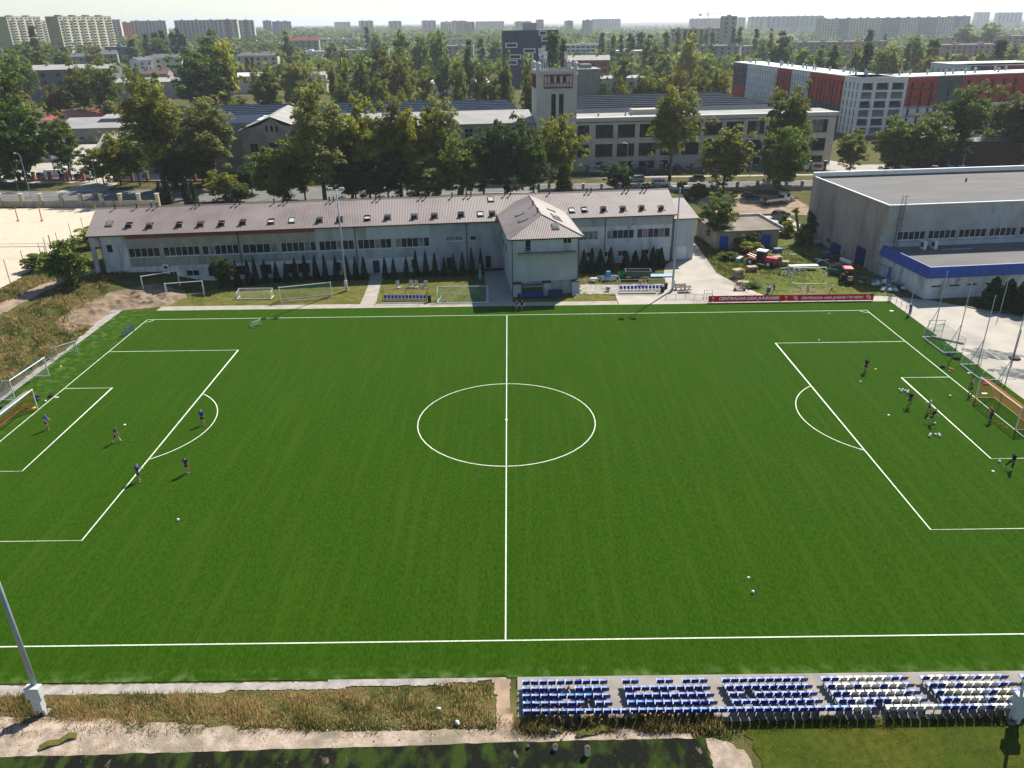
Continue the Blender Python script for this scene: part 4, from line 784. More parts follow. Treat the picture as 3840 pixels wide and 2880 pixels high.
# new apartment complex --------------------------------------------------
M_apw = mat('white_facade', (0.62,0.62,0.61), (0.55,0.55,0.545), 0.3, 0.85, det=5)
M_apr = mat('red_facade', (0.42,0.04,0.026), (0.36,0.036,0.022), 0.3, 0.85, det=5)
M_apg = mat('charcoal_facade', (0.07,0.072,0.08), (0.09,0.092,0.1), 0.3, 0.85, det=5)
M_rail = mat('dark_railing', (0.025,0.025,0.028), None, rough=0.4)
M_aproof = mat('white_membrane', (0.66,0.66,0.64), (0.5,0.5,0.49), 0.15, 0.6, det=7)
H = 18.6
def flats(t, segs, L, floors=6, rail=True, lw=None):
    # segs: (x0,x1,mat_upper,mat_lower,bays,balconies)
    rr = random.Random(L)
    for x0,x1,mu,ml,nb,bal in segs:
        ops = []; bw = (x1-x0)/nb
        for f in range(floors):
            z0 = H-1.1-(f+1)*2.9
            for i in range(nb):
                c = x0+(i+.5)*bw; w2 = .45 if not bal else .6
                if z0+.4 > -.1: ops.append((c-w2,c+w2,max(z0+.25,.2),z0+2.5))
        panel(t,x0,x1,9.2,H,mu,ops,0,.3); panel(t,x0,x1,-.5,9.2,ml,ops,0,.3)
        for o in ops: win(t,*o,2,y=.2,fw=.07,fm=M_dark,sill=False,sub=False) if False else None
        g_ = MB()
        MB().poly([(x0+.1,.31,-.4),(x1-.1,.31,-.4),(x1-.1,.31,H-.8),(x0+.1,.31,H-.8)]).build('glazing', M_glass, t)
        fr = MB()
        for o in ops: fr.box((o[0]+o[1])/2-.04,(o[0]+o[1])/2+.04,.2,.3,o[2],o[3])
        q = fr.build('window_mullions', M_rail, t); q['kind'] = 'stuff'
        if bal:
            for f in range(floors-1):
                z0 = H-1.1-(f+1)*2.9
                if z0 < 0: continue
                for i in range(nb):
                    if (i % bal): continue
                    c = x0+(i+.5)*bw; mb = MB(); w2 = min(1.7, bw*.48*bal)
                    mb.box(c-w2,c+w2,-.85,-.003,z0,z0+.14)
                    for k in range(9): xx = c-w2+.02+k*(2*w2-.08)/8; mb.box(xx,xx+.04,-.84,-.81,z0+.14,z0+1.05)
                    mb.box(c-w2,c+w2,-.85,-.8,z0+1.05,z0+1.1); mb.box(c-w2,c-w2+.03,-.8,-.1,z0+1.05,z0+1.1); mb.box(c+w2-.03,c+w2,-.8,-.1,z0+1.05,z0+1.1)
                    mb.build('balcony', M_rail, t)
apA = thing('apartment_building','white, red and charcoal apartment wing receding behind the factory','apartments',(107.9,329.5,0),R(-84))
flats(apA,[(0,17,M_apg,M_apr,6,0),(17,50,M_apw,M_apw,12,0),(50,64,M_apr,M_apg,5,2),(64,80,M_apw,M_apw,7,0),(80,107,M_apr,M_apg,9,3),(107,118,M_apw,M_apw,4,0)],118)
MB().box(-.3,118.3,-.3,13,H,H+.35).build('roof', M_aproof, apA); MB().poly([(0,13,0),(0,0.003,0),(0,.003,H),(0,13,H)]).build('end_wall', M_apg, apA)
rg = random.Random(9)
for k in range(26):
    x = 3+k*4.4; y = rg.uniform(2,11); mb = MB(); mb.cyl((x,y,H+.35),(x,y,H+1.5),.35,.35,8); mb.cyl((x,y,H+1.5),(x,y,H+2.0),.55,.4,8); mb.build('roof_vent', M_steel, apA)
apB = thing('apartment_building','white corner apartment block with deep framed loggias','apartments',(120.2,212.0,0),R(2))
lops = []
for f in range(6):
    z0 = H-1.0-(f+1)*2.9
    for a,b in ((.9,4.6),(5.8,10.0),(11.2,15.4)):
        if z0 > -.4: lops.append((a,b,max(z0+.1,.1),z0+2.35))
panel(apB,0,16.4,-.5,H,M_apw,lops,0,1.4)
for i,o in enumerate(lops):
    w_ = win(apB,*o,3,y=1.3,fw=.07,fm=M_dark,sill=False,pane=M_glass if (i//3) % 2 == 0 else M_glassb)
    mb = MB(); mb.box(o[0],o[1],.12,.15,o[2]+.02,o[2]+1.0); mb.build('glass_balustrade', M_rail if (i//3)%2==0 else M_glassb, apB)
MB().box(-.2,16.6,-.2,14,H,H+.35).build('roof', M_aproof, apB)
MB().poly([(16.4,.003,0),(16.4,14,0),(16.4,14,H),(16.4,.003,H)]).build('end_wall', M_apw, apB)
apC = thing('apartment_building','red and charcoal apartment wing with dark balconies at right','apartments',(136.7,212.6,0),R(17))
flats(apC,[(0,12.5,M_apr,M_apw,3,1),(12.5,23.5,M_apg,M_apg,1,0),(23.5,60,M_apr,M_apw,7,2),(60,75,M_apg,M_apg,2,0)],75)
MB().box(-.2,75,-.3,13,H,H+.35).build('roof', M_aproof, apC)
for k in range(14):
    x = 3+k*4.9; y = rg.uniform(2,11); mb = MB(); mb.cyl((x,y,H+.35),(x,y,H+1.4),.35,.35,8); mb.cyl((x,y,H+1.4),(x,y,H+1.9),.55,.4,8); mb.build('roof_vent', M_steel, apC)
apD = thing('apartment_building','white-ended red apartment block standing behind the others at right','apartments',(188,302,0),R(-84))
flats(apD,[(0,28,M_apw,M_apw,7,0)],28); MB().box(-.2,28.2,-.3,40,H,H+.35).build('roof', M_aproof, apD)
apE = thing('apartment_building','low red apartment front half hidden behind the white-ended block','apartments',(190.8,274.0,0),R(8))
flats(apE,[(0,8,M_apg,M_apg,2,0),(8,50,M_apr,M_apw,10,2)],50); MB().box(-.2,50,-.3,13,H,H+.35).build('roof', M_aproof, apE)
# houses and sheds of the left yards --------------------------------------
def shed(name, label, cat, x, y, W, Dp, H, rh, a, wmat, rmat, kind='gable'):
    t = thing(name, label, cat, (x, y, terr(x,y)), R(a))
    ops = [(-W*.3,-W*.3+1.2,.9,2.1),(W*.15,W*.15+1.2,.9,2.1)]; panel(t,-W/2,W/2,-.3,H,wmat,ops,0)
    for o in ops: win(t,*o,2)
    for s in (-1,1): MB().poly([(s*W/2,.003,-.3),(s*W/2,Dp,-.3),(s*W/2,Dp,H),(s*W/2,Dp/2,H+rh),(s*W/2,.003,H)][::s]).build('side_wall', wmat, t)
    MB().poly([(W/2,Dp,-.3),(-W/2,Dp,-.3),(-W/2,Dp,H),(W/2,Dp,H)]).build('back_wall', wmat, t)
    MB().poly([(-W/2-.4,-.5,H-.1),(W/2+.4,-.5,H-.1),(W/2+.4,Dp/2,H+rh+.05),(-W/2-.4,Dp/2,H+rh+.05)]).build('roof_slope', rmat, t)
    MB().poly([(W/2+.4,Dp+.5,H-.1),(-W/2-.4,Dp+.5,H-.1),(-W/2-.4,Dp/2,H+rh+.05),(W/2+.4,Dp/2,H+rh+.05)]).build('roof_slope', rmat, t)
    return t
M_can = mat('red_canopy_roof', (0.42,0.10,0.075), (0.36,0.085,0.065), 0.4, 0.5, det=6)
def canopy(label, x0, x1, y, z, dp):
    t = thing('market_canopy', label, 'canopy', ((x0+x1)/2, y, 0), R(1), 'red market canopies'); w2 = (x1-x0)/2; mb = MB()
    corrug(mb, (-w2,0,z), (1,0,0), (0,.97,.24), 2*w2, lambda s: dp, 1.0, .05); mb.build('roof', M_can, t)
    MB().box(-w2,w2,-.1,0,z-.3,z+.02).build('fascia', M_white, t)
    for k in range(8): xx = -w2+.3+k*(2*w2-.6)/7; MB().cyl((xx,.3,0),(xx,.3,z),.08,.08,6).build('post', M_dark, t)
p = gp(*T(5,350,115), 3.2); q = gp(*T(5,1170,118), 3.2)
canopy('long red market canopy roof behind the courtyard trees', p.x, q.x, p.y, 3.2, 9)
p2 = gp(*T(5,440,72), 3.4); q2 = gp(*T(5,1050,70), 3.4); canopy('second red market canopy just behind the first', p2.x, q2.x, p2.y, 3.4, 6)
c = gp(*T(5,440,480)); shed('yard_house','small white gabled house beside the courtyard','house',c.x,c.y+2,8,9,5.5,3,55,M_plw,M_feltg)
c = gp(*T(5,810,340)); shed('yard_shed','low grey-roofed workshop behind the courtyard trees','workshop',c.x,c.y+10,30,22,5,2.5,6,M_ggrey,M_feltg)
c = gp(*T(5,1020,300)); shed('yard_shed','taller grey workshop with flat cornice behind the courtyard','workshop',c.x+4,c.y+6,22,16,7.5,.6,6,M_ggrey,M_feltg)
c = gp(*T(5,1450,560)); shed('yard_shed','long grey shed with sloping roof behind the street trees','workshop',c.x,c.y+6,42,18,6,3,6,M_ggrey,M_feltg)
# dark brick hall at right
c = gp(*T(8,1820,545)); t = shed('brick_hall','dark brown brick hall behind the parked cars at right','hall',c.x+6,c.y+3,44,16,7,3,-3,wm('dark_brick',(0.07,0.04,0.032)),M_feltg)
# ================================================================ VEGETATION
nr = np.random.default_rng(11)
def leafmat(name, c1, c2, trans=.62):
    m = bpy.data.materials.new(name); m.use_nodes = True; n = m.node_tree; L = n.links.new
    for q in list(n.nodes): n.nodes.remove(q)
    out = n.nodes.new('ShaderNodeOutputMaterial'); at = n.nodes.new('ShaderNodeAttribute'); at.attribute_name = 'tint'
    oi = n.nodes.new('ShaderNodeObjectInfo'); ad = n.nodes.new('ShaderNodeMath'); ad.operation = 'MULTIPLY_ADD'; ad.inputs[1].default_value = .45; L(oi.outputs['Random'], ad.inputs[0]); L(at.outputs['Fac'], ad.inputs[2])
    sb = n.nodes.new('ShaderNodeMath'); sb.operation = 'SUBTRACT'; sb.use_clamp = True; sb.inputs[1].default_value = .22; L(ad.outputs[0], sb.inputs[0])
    mx = n.nodes.new('ShaderNodeMix'); mx.data_type = 'RGBA'; mx.inputs[6].default_value = (*c1,1); mx.inputs[7].default_value = (*c2,1); L(sb.outputs[0], mx.inputs[0])
    d = n.nodes.new('ShaderNodeBsdfDiffuse'); t = n.nodes.new('ShaderNodeBsdfTranslucent'); g_ = n.nodes.new('ShaderNodeBsdfGlossy'); g_.inputs['Roughness'].default_value = .5
    L(mx.outputs[2], d.inputs[0]); L(mx.outputs[2], t.inputs[0]); ms = n.nodes.new('ShaderNodeMixShader'); ms.inputs[0].default_value = trans; L(d.outputs[0], ms.inputs[1]); L(t.outputs[0], ms.inputs[2])
    m2 = n.nodes.new('ShaderNodeMixShader'); m2.inputs[0].default_value = .02; L(ms.outputs[0], m2.inputs[1]); L(g_.outputs[0], m2.inputs[2]); L(m2.outputs[0], out.inputs[0]); return m
LF = {'green': leafmat('leaf_green',(0.056,0.108,0.012),(0.205,0.25,0.030)), 'olive': leafmat('leaf_olive',(0.082,0.116,0.014),(0.25,0.255,0.032)), 'pale': leafmat('leaf_pale',(0.11,0.145,0.03),(0.32,0.325,0.08)),
      'dark': leafmat('leaf_dark',(0.030,0.064,0.011),(0.105,0.155,0.024)), 'yellow': leafmat('leaf_yellow',(0.13,0.17,0.013),(0.40,0.37,0.026)), 'brown': leafmat('leaf_brown',(0.12,0.112,0.018),(0.26,0.205,0.036)), 'conifer': leafmat('leaf_conifer',(0.009,0.021,0.008),(0.028,0.045,0.014), .15)}
M_bark = mat('bark', (0.05,0.04,0.03), (0.085,0.07,0.055), 1.5, 0.95, 0.5, 5.0, (1,1,.3))
def unit(v): return v/np.maximum(np.linalg.norm(v, axis=1, keepdims=True), 1e-9)
def leaves(P, N, size, tint, name, mats=None):
    n = len(P); r = nr.normal(size=(n,3)); t = unit(np.cross(N, r)); b = np.cross(N, t); s = (size*nr.uniform(.6,1.35,n))[:,None]
    V = np.empty((n,4,3)); V[:,0] = P-t*s; V[:,1] = P-b*s*.55+N*s*.15; V[:,2] = P+t*s; V[:,3] = P+b*s*.55+N*s*.15
    me = bpy.data.meshes.new(name); me.vertices.add(4*n); me.vertices.foreach_set('co', V.ravel()); me.loops.add(4*n); me.loops.foreach_set('vertex_index', np.arange(4*n, dtype=np.int32)); me.polygons.add(n)
    me.polygons.foreach_set('loop_start', np.arange(0,4*n,4,dtype=np.int32)); me.polygons.foreach_set('loop_total', np.full(n,4,dtype=np.int32))
    at = me.attributes.new('tint','FLOAT','FACE'); at.data.foreach_set('value', np.clip(tint,0,1).astype(np.float32)); me.update()
    for q in (mats or [LF['green']]): me.materials.append(q)
    return me
def clusters(nc, fshape, rad, nl, up=.45, zs=.85):
    Ps = []; Ns = []; Ts = []; cs = fshape(nc)
    for c in cs:
        r = rad*nr.uniform(.65,1.35); k = max(6, int(nl*nr.uniform(.6,1.4))); d = unit(nr.normal(size=(k,3))); d[:,2] = np.abs(d[:,2])*.75+d[:,2]*.25
        p = c+d*r*np.array([1,1,zs])*nr.uniform(.3,1,(k,1))**.5; Ps.append(p); Ns.append(unit(d*.7+nr.normal(size=(k,3))*.6+np.array([0,0,up]))); Ts.append(np.clip(nr.normal(.5,.22,k)+nr.normal(0,.12),0,1))
    return np.vstack(Ps), np.vstack(Ns), np.concatenate(Ts), cs
def ell(H, z0, rx, lob=.22, pw=1.0, inner=.45):
    def f(n):
        d = unit(nr.normal(size=(n,3))); ph = nr.uniform(0,6.28,6); a = np.arctan2(d[:,1],d[:,0])
        k = 1+lob*np.sin(2*a+ph[0])*.6+lob*np.sin(3*a+ph[1]+d[:,2]*3)*.8+lob*.5*np.sin(5*a+ph[2]+d[:,2]*5)
        r = nr.uniform(inner,1,n)**.7*k; hz = (H-z0)/2; p = d*r[:,None]; z = z0+hz+p[:,2]*hz*.93
        w = np.sqrt(np.clip(1-((z-z0-hz*pw)/(hz*1.25))**2,.05,1)); return np.stack([p[:,0]*rx*(.75+.25*w), p[:,1]*rx*(.75+.25*w), z],1)
    return f
def cone(H, z0, rx, pw=.8):
    def f(n):
        t = nr.uniform(0,1,n)**1.3; a = nr.uniform(0,6.28,n); r = rx*(1-t)**pw*nr.uniform(.55,1,n)+.02*rx; return np.stack([np.cos(a)*r,np.sin(a)*r,z0+t*(H-z0)],1)
    return f
def trunkmesh(H, r, cs, nb, z0, lean=0):
    mb = MB(); top = H*.72; mb.tube([(0,0,-.4),(lean*.3,0,top*.3),(lean,0,top*.65),(lean*.8,.1,top)], [r*1.15,r*.85,r*.55,r*.15], 7)
    for c in cs[:nb]:
        zz = min(top*.9, max(z0*.8, c[2]*.6)); k = zz/top; mb.tube([(lean*k,0,zz),(c[0]*.55,c[1]*.55,zz+(c[2]-zz)*.6),tuple(c)], [r*.35,r*.22,r*.06], 5)
    return mb.mesh('trunk', M_bark, True)
KIND = {}
def mk(kind, H, W, z0, nc, rad, nl, size, shape='ell', tr=None, nb=9, n=2, zs=.85, **k):
    L = []
    for i in range(n):
        f = ell(H,z0,W/2-rad*.7,**k) if shape == 'ell' else cone(H-rad*.4,z0,W/2-rad*.6,**k)
        P,N,Tn,cs = clusters(nc,f,rad,nl,zs=zs); me = leaves(P,N,size,Tn,'crown'); L.append((me, trunkmesh(H,tr or H*.017,cs,nb,z0,nr.uniform(-.4,.4)*(shape=='ell'))))
    KIND[kind] = (H,W,L)
mk('poplar',22,11,4.5,210,1.05,72,.27,n=3,lob=.3,inner=.25,nb=20,zs=1.5)
mk('broad',15,12,2.4,210,1.05,78,.26,n=3,lob=.32,inner=.35,nb=14,zs=1.0)
mk('dense',12,12,.8,210,1.0,80,.26,n=2,lob=.24,inner=.4,nb=8,zs=1.0)
mk('lombardy',22,5,1.5,75,1.1,80,.44,n=2,lob=.12,nb=4)
mk('bush',4,5,.2,45,.7,130,.17,n=2,lob=.25,nb=5,tr=.07)
def conifer(kind, H, W, nl, size, tiers):
    L = []
    for i in range(2):
        t = nr.uniform(0,1,nl)**1.25; a = nr.uniform(0,6.28,nl); ph = nr.uniform(0,6.28,3)
        r = W/2*(1-t)**.7*np.clip(.25+t*9,0,1)**.5*(1+.12*np.sin(3*a+ph[0]+t*5)+.1*np.sin(5*a+ph[1]-t*9))
        if tiers: r = r*(.72+.38*np.abs(np.sin(t*tiers*math.pi)))
        r = r*nr.uniform(.82,1.05,nl); P = np.stack([np.cos(a)*r,np.sin(a)*r,.05+t*(H-.05)],1); N = unit(np.stack([np.cos(a),np.sin(a),np.full(nl,.5)],1)+nr.normal(size=(nl,3))*.5)
        me = leaves(P,N,size,nr.uniform(0,1,nl),'crown'); mb = MB()
        mb.cyl((0,0,-.2),(0,0,H*.2),W*.06,W*.05,6); mb.cyl((0,0,.1),(0,0,H*.12),W*.2,W*.4,8); mb.cyl((0,0,H*.12),(0,0,H*.9),W*.4,W*.05,8); L.append((me, mb.mesh('trunk', M_core)))
    KIND[kind] = (H,W,L)
M_core = mat('conifer_core', (0.012,0.02,0.009), None, rough=.95)
conifer('thuja',4,1.3,2600,.085,0); conifer('spruce',8,4,4200,.2,5)
mk('farbroad',15,13,1.5,40,2.3,36,.85,n=3,lob=.28,nb=3)
mk('farpoplar',22,5,1,30,1.4,30,.85,n=2,lob=.12,nb=0)
TREES = []
def tree(kind, x, y, H, W, leaf, label, name='tree', cat='tree', group=None, z=None, i=None):
    h0,w0,L = KIND[kind]; me, tr = L[(i if i is not None else len(TREES)) % len(L)]; z = terr(x,y) if z is None else z
    t = thing(name, label, cat, (x,y,z-.03), nr.uniform(0,6.28), group); t.scale = (W/w0, W/w0, H/h0)
    c = put('crown', me, t); c.material_slots[0].link = 'OBJECT'; c.material_slots[0].material = LF[leaf]; put('trunk', tr, t); TREES.append(t); return t
def dtree(kind, xb, yb, yt, w, leaf, label, name='tree', cat='tree', group='street trees'):
    b = gp(*D(xb,yb)); t = aty(*D(xb,yt), b.y); e = aty(*D(xb+w,yt), b.y); return tree(kind,b.x,b.y,t.z-terr(b.x,b.y),(e.x-t.x)*1.02,leaf,label,name,cat,group)
for a in [('poplar',18,385,92,150,'green','huge dark tree filling the upper left corner of the picture'),('dense',60,392,212,135,'green','dense round-crowned tree below the huge dark one at the left edge'),('dense',5,400,300,120,'green','low leafy tree at the left picture edge by the street lamp'),
    ('broad',155,390,250,86,'green','small street tree in front of the parked white van'),('broad',262,400,285,80,'yellow','thin-trunked light green tree by the blue billboard'),('broad',303,402,292,75,'green','thin dark-trunked tree right of the blue billboard'),
    ('poplar',357,412,176,150,'olive','tall bare-trunked poplar, tallest left of the grey gabled hall'),('broad',440,398,300,90,'green','dark street tree between the tall poplar and the grey gabled hall'),('poplar',468,402,203,130,'pale','pale poplar standing left of the grey gabled hall'),
    ('dense',488,434,372,75,'yellow','yellow-green shrubby tree behind the club roof, left part'),('dense',520,436,395,50,'green','small green tree beside the yellow shrubby one'),('dense',615,440,318,150,'green','broad maple with yellow tips in front of the grey gabled hall'),
    ('poplar',703,442,183,140,'pale','tall pale poplar right of the grey gabled hall'),('poplar',762,428,235,100,'green','dark tree right beside the tall pale poplar'),('broad',800,428,222,115,'yellow','bright yellow-green tree left of centre behind the club roof'),
    ('poplar',868,424,210,90,'olive','olive-brown poplar behind the club roof'),('broad',905,426,240,110,'yellow','light green tree between the olive poplar and the mistletoe poplar'),('poplar',950,420,196,95,'pale','mistletoe poplar, tallest just left of the factory tower'),
    ('dense',840,436,330,120,'dark','dark dense tree low behind the roof, left of centre'),('dense',925,434,345,130,'green','low light green tree just behind the roof ridge, left of the wing'),('dense',770,438,345,110,'dark','dark low tree under the bright yellow-green one'),('dense',1000,430,300,115,'green','dark green tree behind the roof near the centre'),
    ('broad',1045,424,290,95,'dark','dark tree filling the gap left of the tall dark one'),('dense',1095,424,263,120,'dark','tall very dark tree left of the factory tower base'),('broad',1152,426,285,85,'green','medium green tree in front of the factory tower base'),('broad',1208,412,250,100,'yellow','yellow-crowned tree in front of the factory tower'),
    ('poplar',1446,391,176,108,'olive','slender tall poplar standing before the cream factory'),('broad',1561,417,270,125,'olive','brownish chestnut in front of the factory, left of the dirt car park'),('dense',1680,417,272,122,'green','dense green tree by the dirt car park'),('poplar',1690,390,178,102,'olive','tall thin poplar behind the dense green car park tree'),
    ('dense',225,398,318,80,'green','low crown between the white van tree and the light green tree'),('dense',385,408,330,90,'dark','dark low tree under the tall bare-trunked poplar'),('dense',545,420,352,70,'dark','dark low tree at the foot of the grey gabled hall'),('broad',660,432,290,90,'green','green tree left of the tall pale poplar trunk'),('broad',1330,408,352,60,'dark','small dark tree behind the roof, before the factory fence'),
    ('broad',1545,527,418,84,'green','leafy tree close by the blue-doored garage'),('broad',1834,377,283,78,'olive','small olive tree left of the big dark clump at right'),('dense',1930,377,262,110,'green','dense tree in the big clump behind the sports hall'),('broad',1985,377,240,110,'olive','olive-topped tree in the big clump behind the sports hall'),
    ('poplar',2066,366,188,110,'green','tall tree behind the sports hall roof'),('poplar',2160,360,193,120,'olive','tall thin tree second from right edge above the hall roof'),('poplar',2225,365,205,120,'green','tall tree cut by the right picture edge above the hall')]: dtree(*a)
b = gp(*B(1,640,795),1.2); tree('bush',b.x,b.y,6.6,7.4,'green','large round bush at the left end of the club building','bush','bush')
b = gp(*B(1,340,640),1.6); tree('bush',b.x,b.y,2.6,4.5,'green','low spreading bush beside the sand court fence','bush','bush')
b = gp(*B(1,720,480),1.8); tree('bush',b.x,b.y+3,3.4,5.5,'yellow','yellowish bush between the sand court and the club building','bush','bush')
for r,x,yb,yt,w,l in [(4,1920,955,685,150,'left'),(4,2045,965,705,150,'middle'),(4,2165,990,720,200,'right')]:
    p = gp(*B(r,x,yb)); q = aty(*B(r,x,yt),p.y); tree('spruce',p.x,p.y,q.z,w*K/2941*p.y*1.4+3.2,'conifer','dark conifer by the hall extension, '+l+' of three','conifer','conifer',group='conifers by the hall')
p = gp(*T(7,450,735)); tree('spruce',p.x,p.y,6.2,4.8,'olive','reddish-green conifer behind the club roof ridge','conifer','conifer')
p = gp(*T(7,970,700)); tree('spruce',p.x,p.y,5.2,3.4,'green','small conifer behind the roof in front of the silver car','conifer','conifer')
p = gp(*T(7,890,715)); tree('bush',p.x,p.y,2.6,3.4,'pale','pale bush left of the small conifer behind the roof','bush','bush')
for i,(x,y) in enumerate([(2430,725),(2560,720),(2600,735)]):
    p = gp(x,y); tree('bush',p.x,p.y,2.4,3.4,['green','dark','green'][i],'garden shrub by the street wall, '+['left','middle','right'][i]+' one','bush','bush',group='garden shrubs')
p = gp(*T(7,1500,830)); tree('bush',p.x,p.y,2.4,2.8,'dark','clipped round shrub on the lawn behind the annex','bush','bush')
p = gp(*T(7,1640,770)); tree('bush',p.x,p.y,2.6,5.5,'olive','spreading shrub beside the dirt car park','bush','bush')
for i,(r,x,y,H,W,l,lab) in enumerate([(4,385,355,4.5,5,'dark','dark shrub against the stained hall wall, upper one'),(4,300,400,2.6,4,'olive','weedy shrub at the foot of the hall wall'),(4,575,440,2.8,2.4,'dark','slim dark shrub against the stained hall wall'),(3,2000,440,2.6,3.4,'pale','flowering shrub before the garage wall, left'),(3,2080,440,2.8,3.2,'pale','flowering shrub before the garage wall, right'),(3,2040,475,1.9,4.6,'yellow','yellow flowering weed clump before the garage'),(4,165,330,2.6,3.4,'yellow','yellow weeds at the corner of the garage'),(4,120,300,3.2,2.4,'dark','dark bush behind the garage corner'),(3,1880,540,1.3,3.6,'green','low weed clump beside the red loader'),(3,2070,775,.8,2.6,'green','low green weed patch by the fence rail')]):
    p = gp(*B(r,x,y)); tree('bush',p.x,p.y,H,W,l,lab,'bush','bush')
p = gp(*B(4,235,290)); q = aty(*B(4,215,105),p.y); t = thing('pollarded_tree','pollarded stump with a yellow tuft behind the garage','tree',(p.x,p.y,0)); MB().tube([(.6,0,0),(.1,0,2),(-.3,0,q.z-.8)],[.28,.24,.22],7).build('trunk', M_bark, t); c = put('crown', KIND['bush'][2][0][0], t, (-.3,0,q.z-1.1), sc=(.3,.3,.35)); c.material_slots[0].link = 'OBJECT'; c.material_slots[0].material = LF['yellow']
TH_L = [(-40.86,47.53,4.15),(-42.53,47.0,4.2),(-40.06,48.41,4.35),(-38.64,48.96,3.71),(-36.94,49.19,3.34),(-35.26,48.81,3.33),(-33.99,49.69,3.73),(-32.46,49.93,4.21),(-30.76,49.86,4.11),(-29.18,49.48,4.38),(-27.39,49.4,4.1),(-25.88,50.27,3.84),(-24.35,49.89,3.83),(-23.04,50.15,3.64)]
TH_M = [(-19.65,50.0,3.55),(-18.24,49.94,3.41),(-16.24,50.48,3.46),(-14.71,50.73,4.51),(-13.15,50.98,4.23),(-11.65,50.6,4.03),(-10.16,50.85,3.18),(-8.65,50.78,3.75),(-7.2,51.04,3.95),(-5.69,50.97,4.71),(-4.23,50.91,4.52)]
TH_R = [(12.55,51.77,3.87),(13.85,52.04,4.07),(15.26,52.3,3.79),(16.96,52.55,4.08),(19.64,53.43,3.14),(21.27,54.36,2.92),(22.74,54.29,2.86),(24.23,54.56,3.49),(25.64,54.84,3.26)]
for L_, tx, W in ((TH_L,'left of the club building path',1.15),(TH_M,'between path and pavilion wing',1.15),(TH_R,'right of the pavilion wing',1.75)):
    for i,(x,y,h) in enumerate(sorted(L_)): tree('thuja',x,y,h*1.03,W*nr.uniform(.9,1.1),'conifer','columnar thuja '+tx+', '+ordw(i+1)+' from left','thuja','thuja',group='thujas along the club facade')
p = gp(*B(1,1950,780)); tree('dense',p.x,p.y,5.1,3.6,'dark','dark bushy shrub left of the thuja row','bush','bush')
for i,(x,y0) in enumerate([(1400,840),(1470,830),(1640,850),(1680,830),(1620,800)]):
    p = gp(*T(5,x,y0),.1); tree('thuja',p.x,p.y,5.4 if i != 4 else 6,2.4,'conifer','broad thuja by the street wall behind the roof, '+ordw(i+1)+' from left' if i < 4 else 'tallest thuja by the street wall behind the roof','thuja','thuja',group='thujas by the street wall')
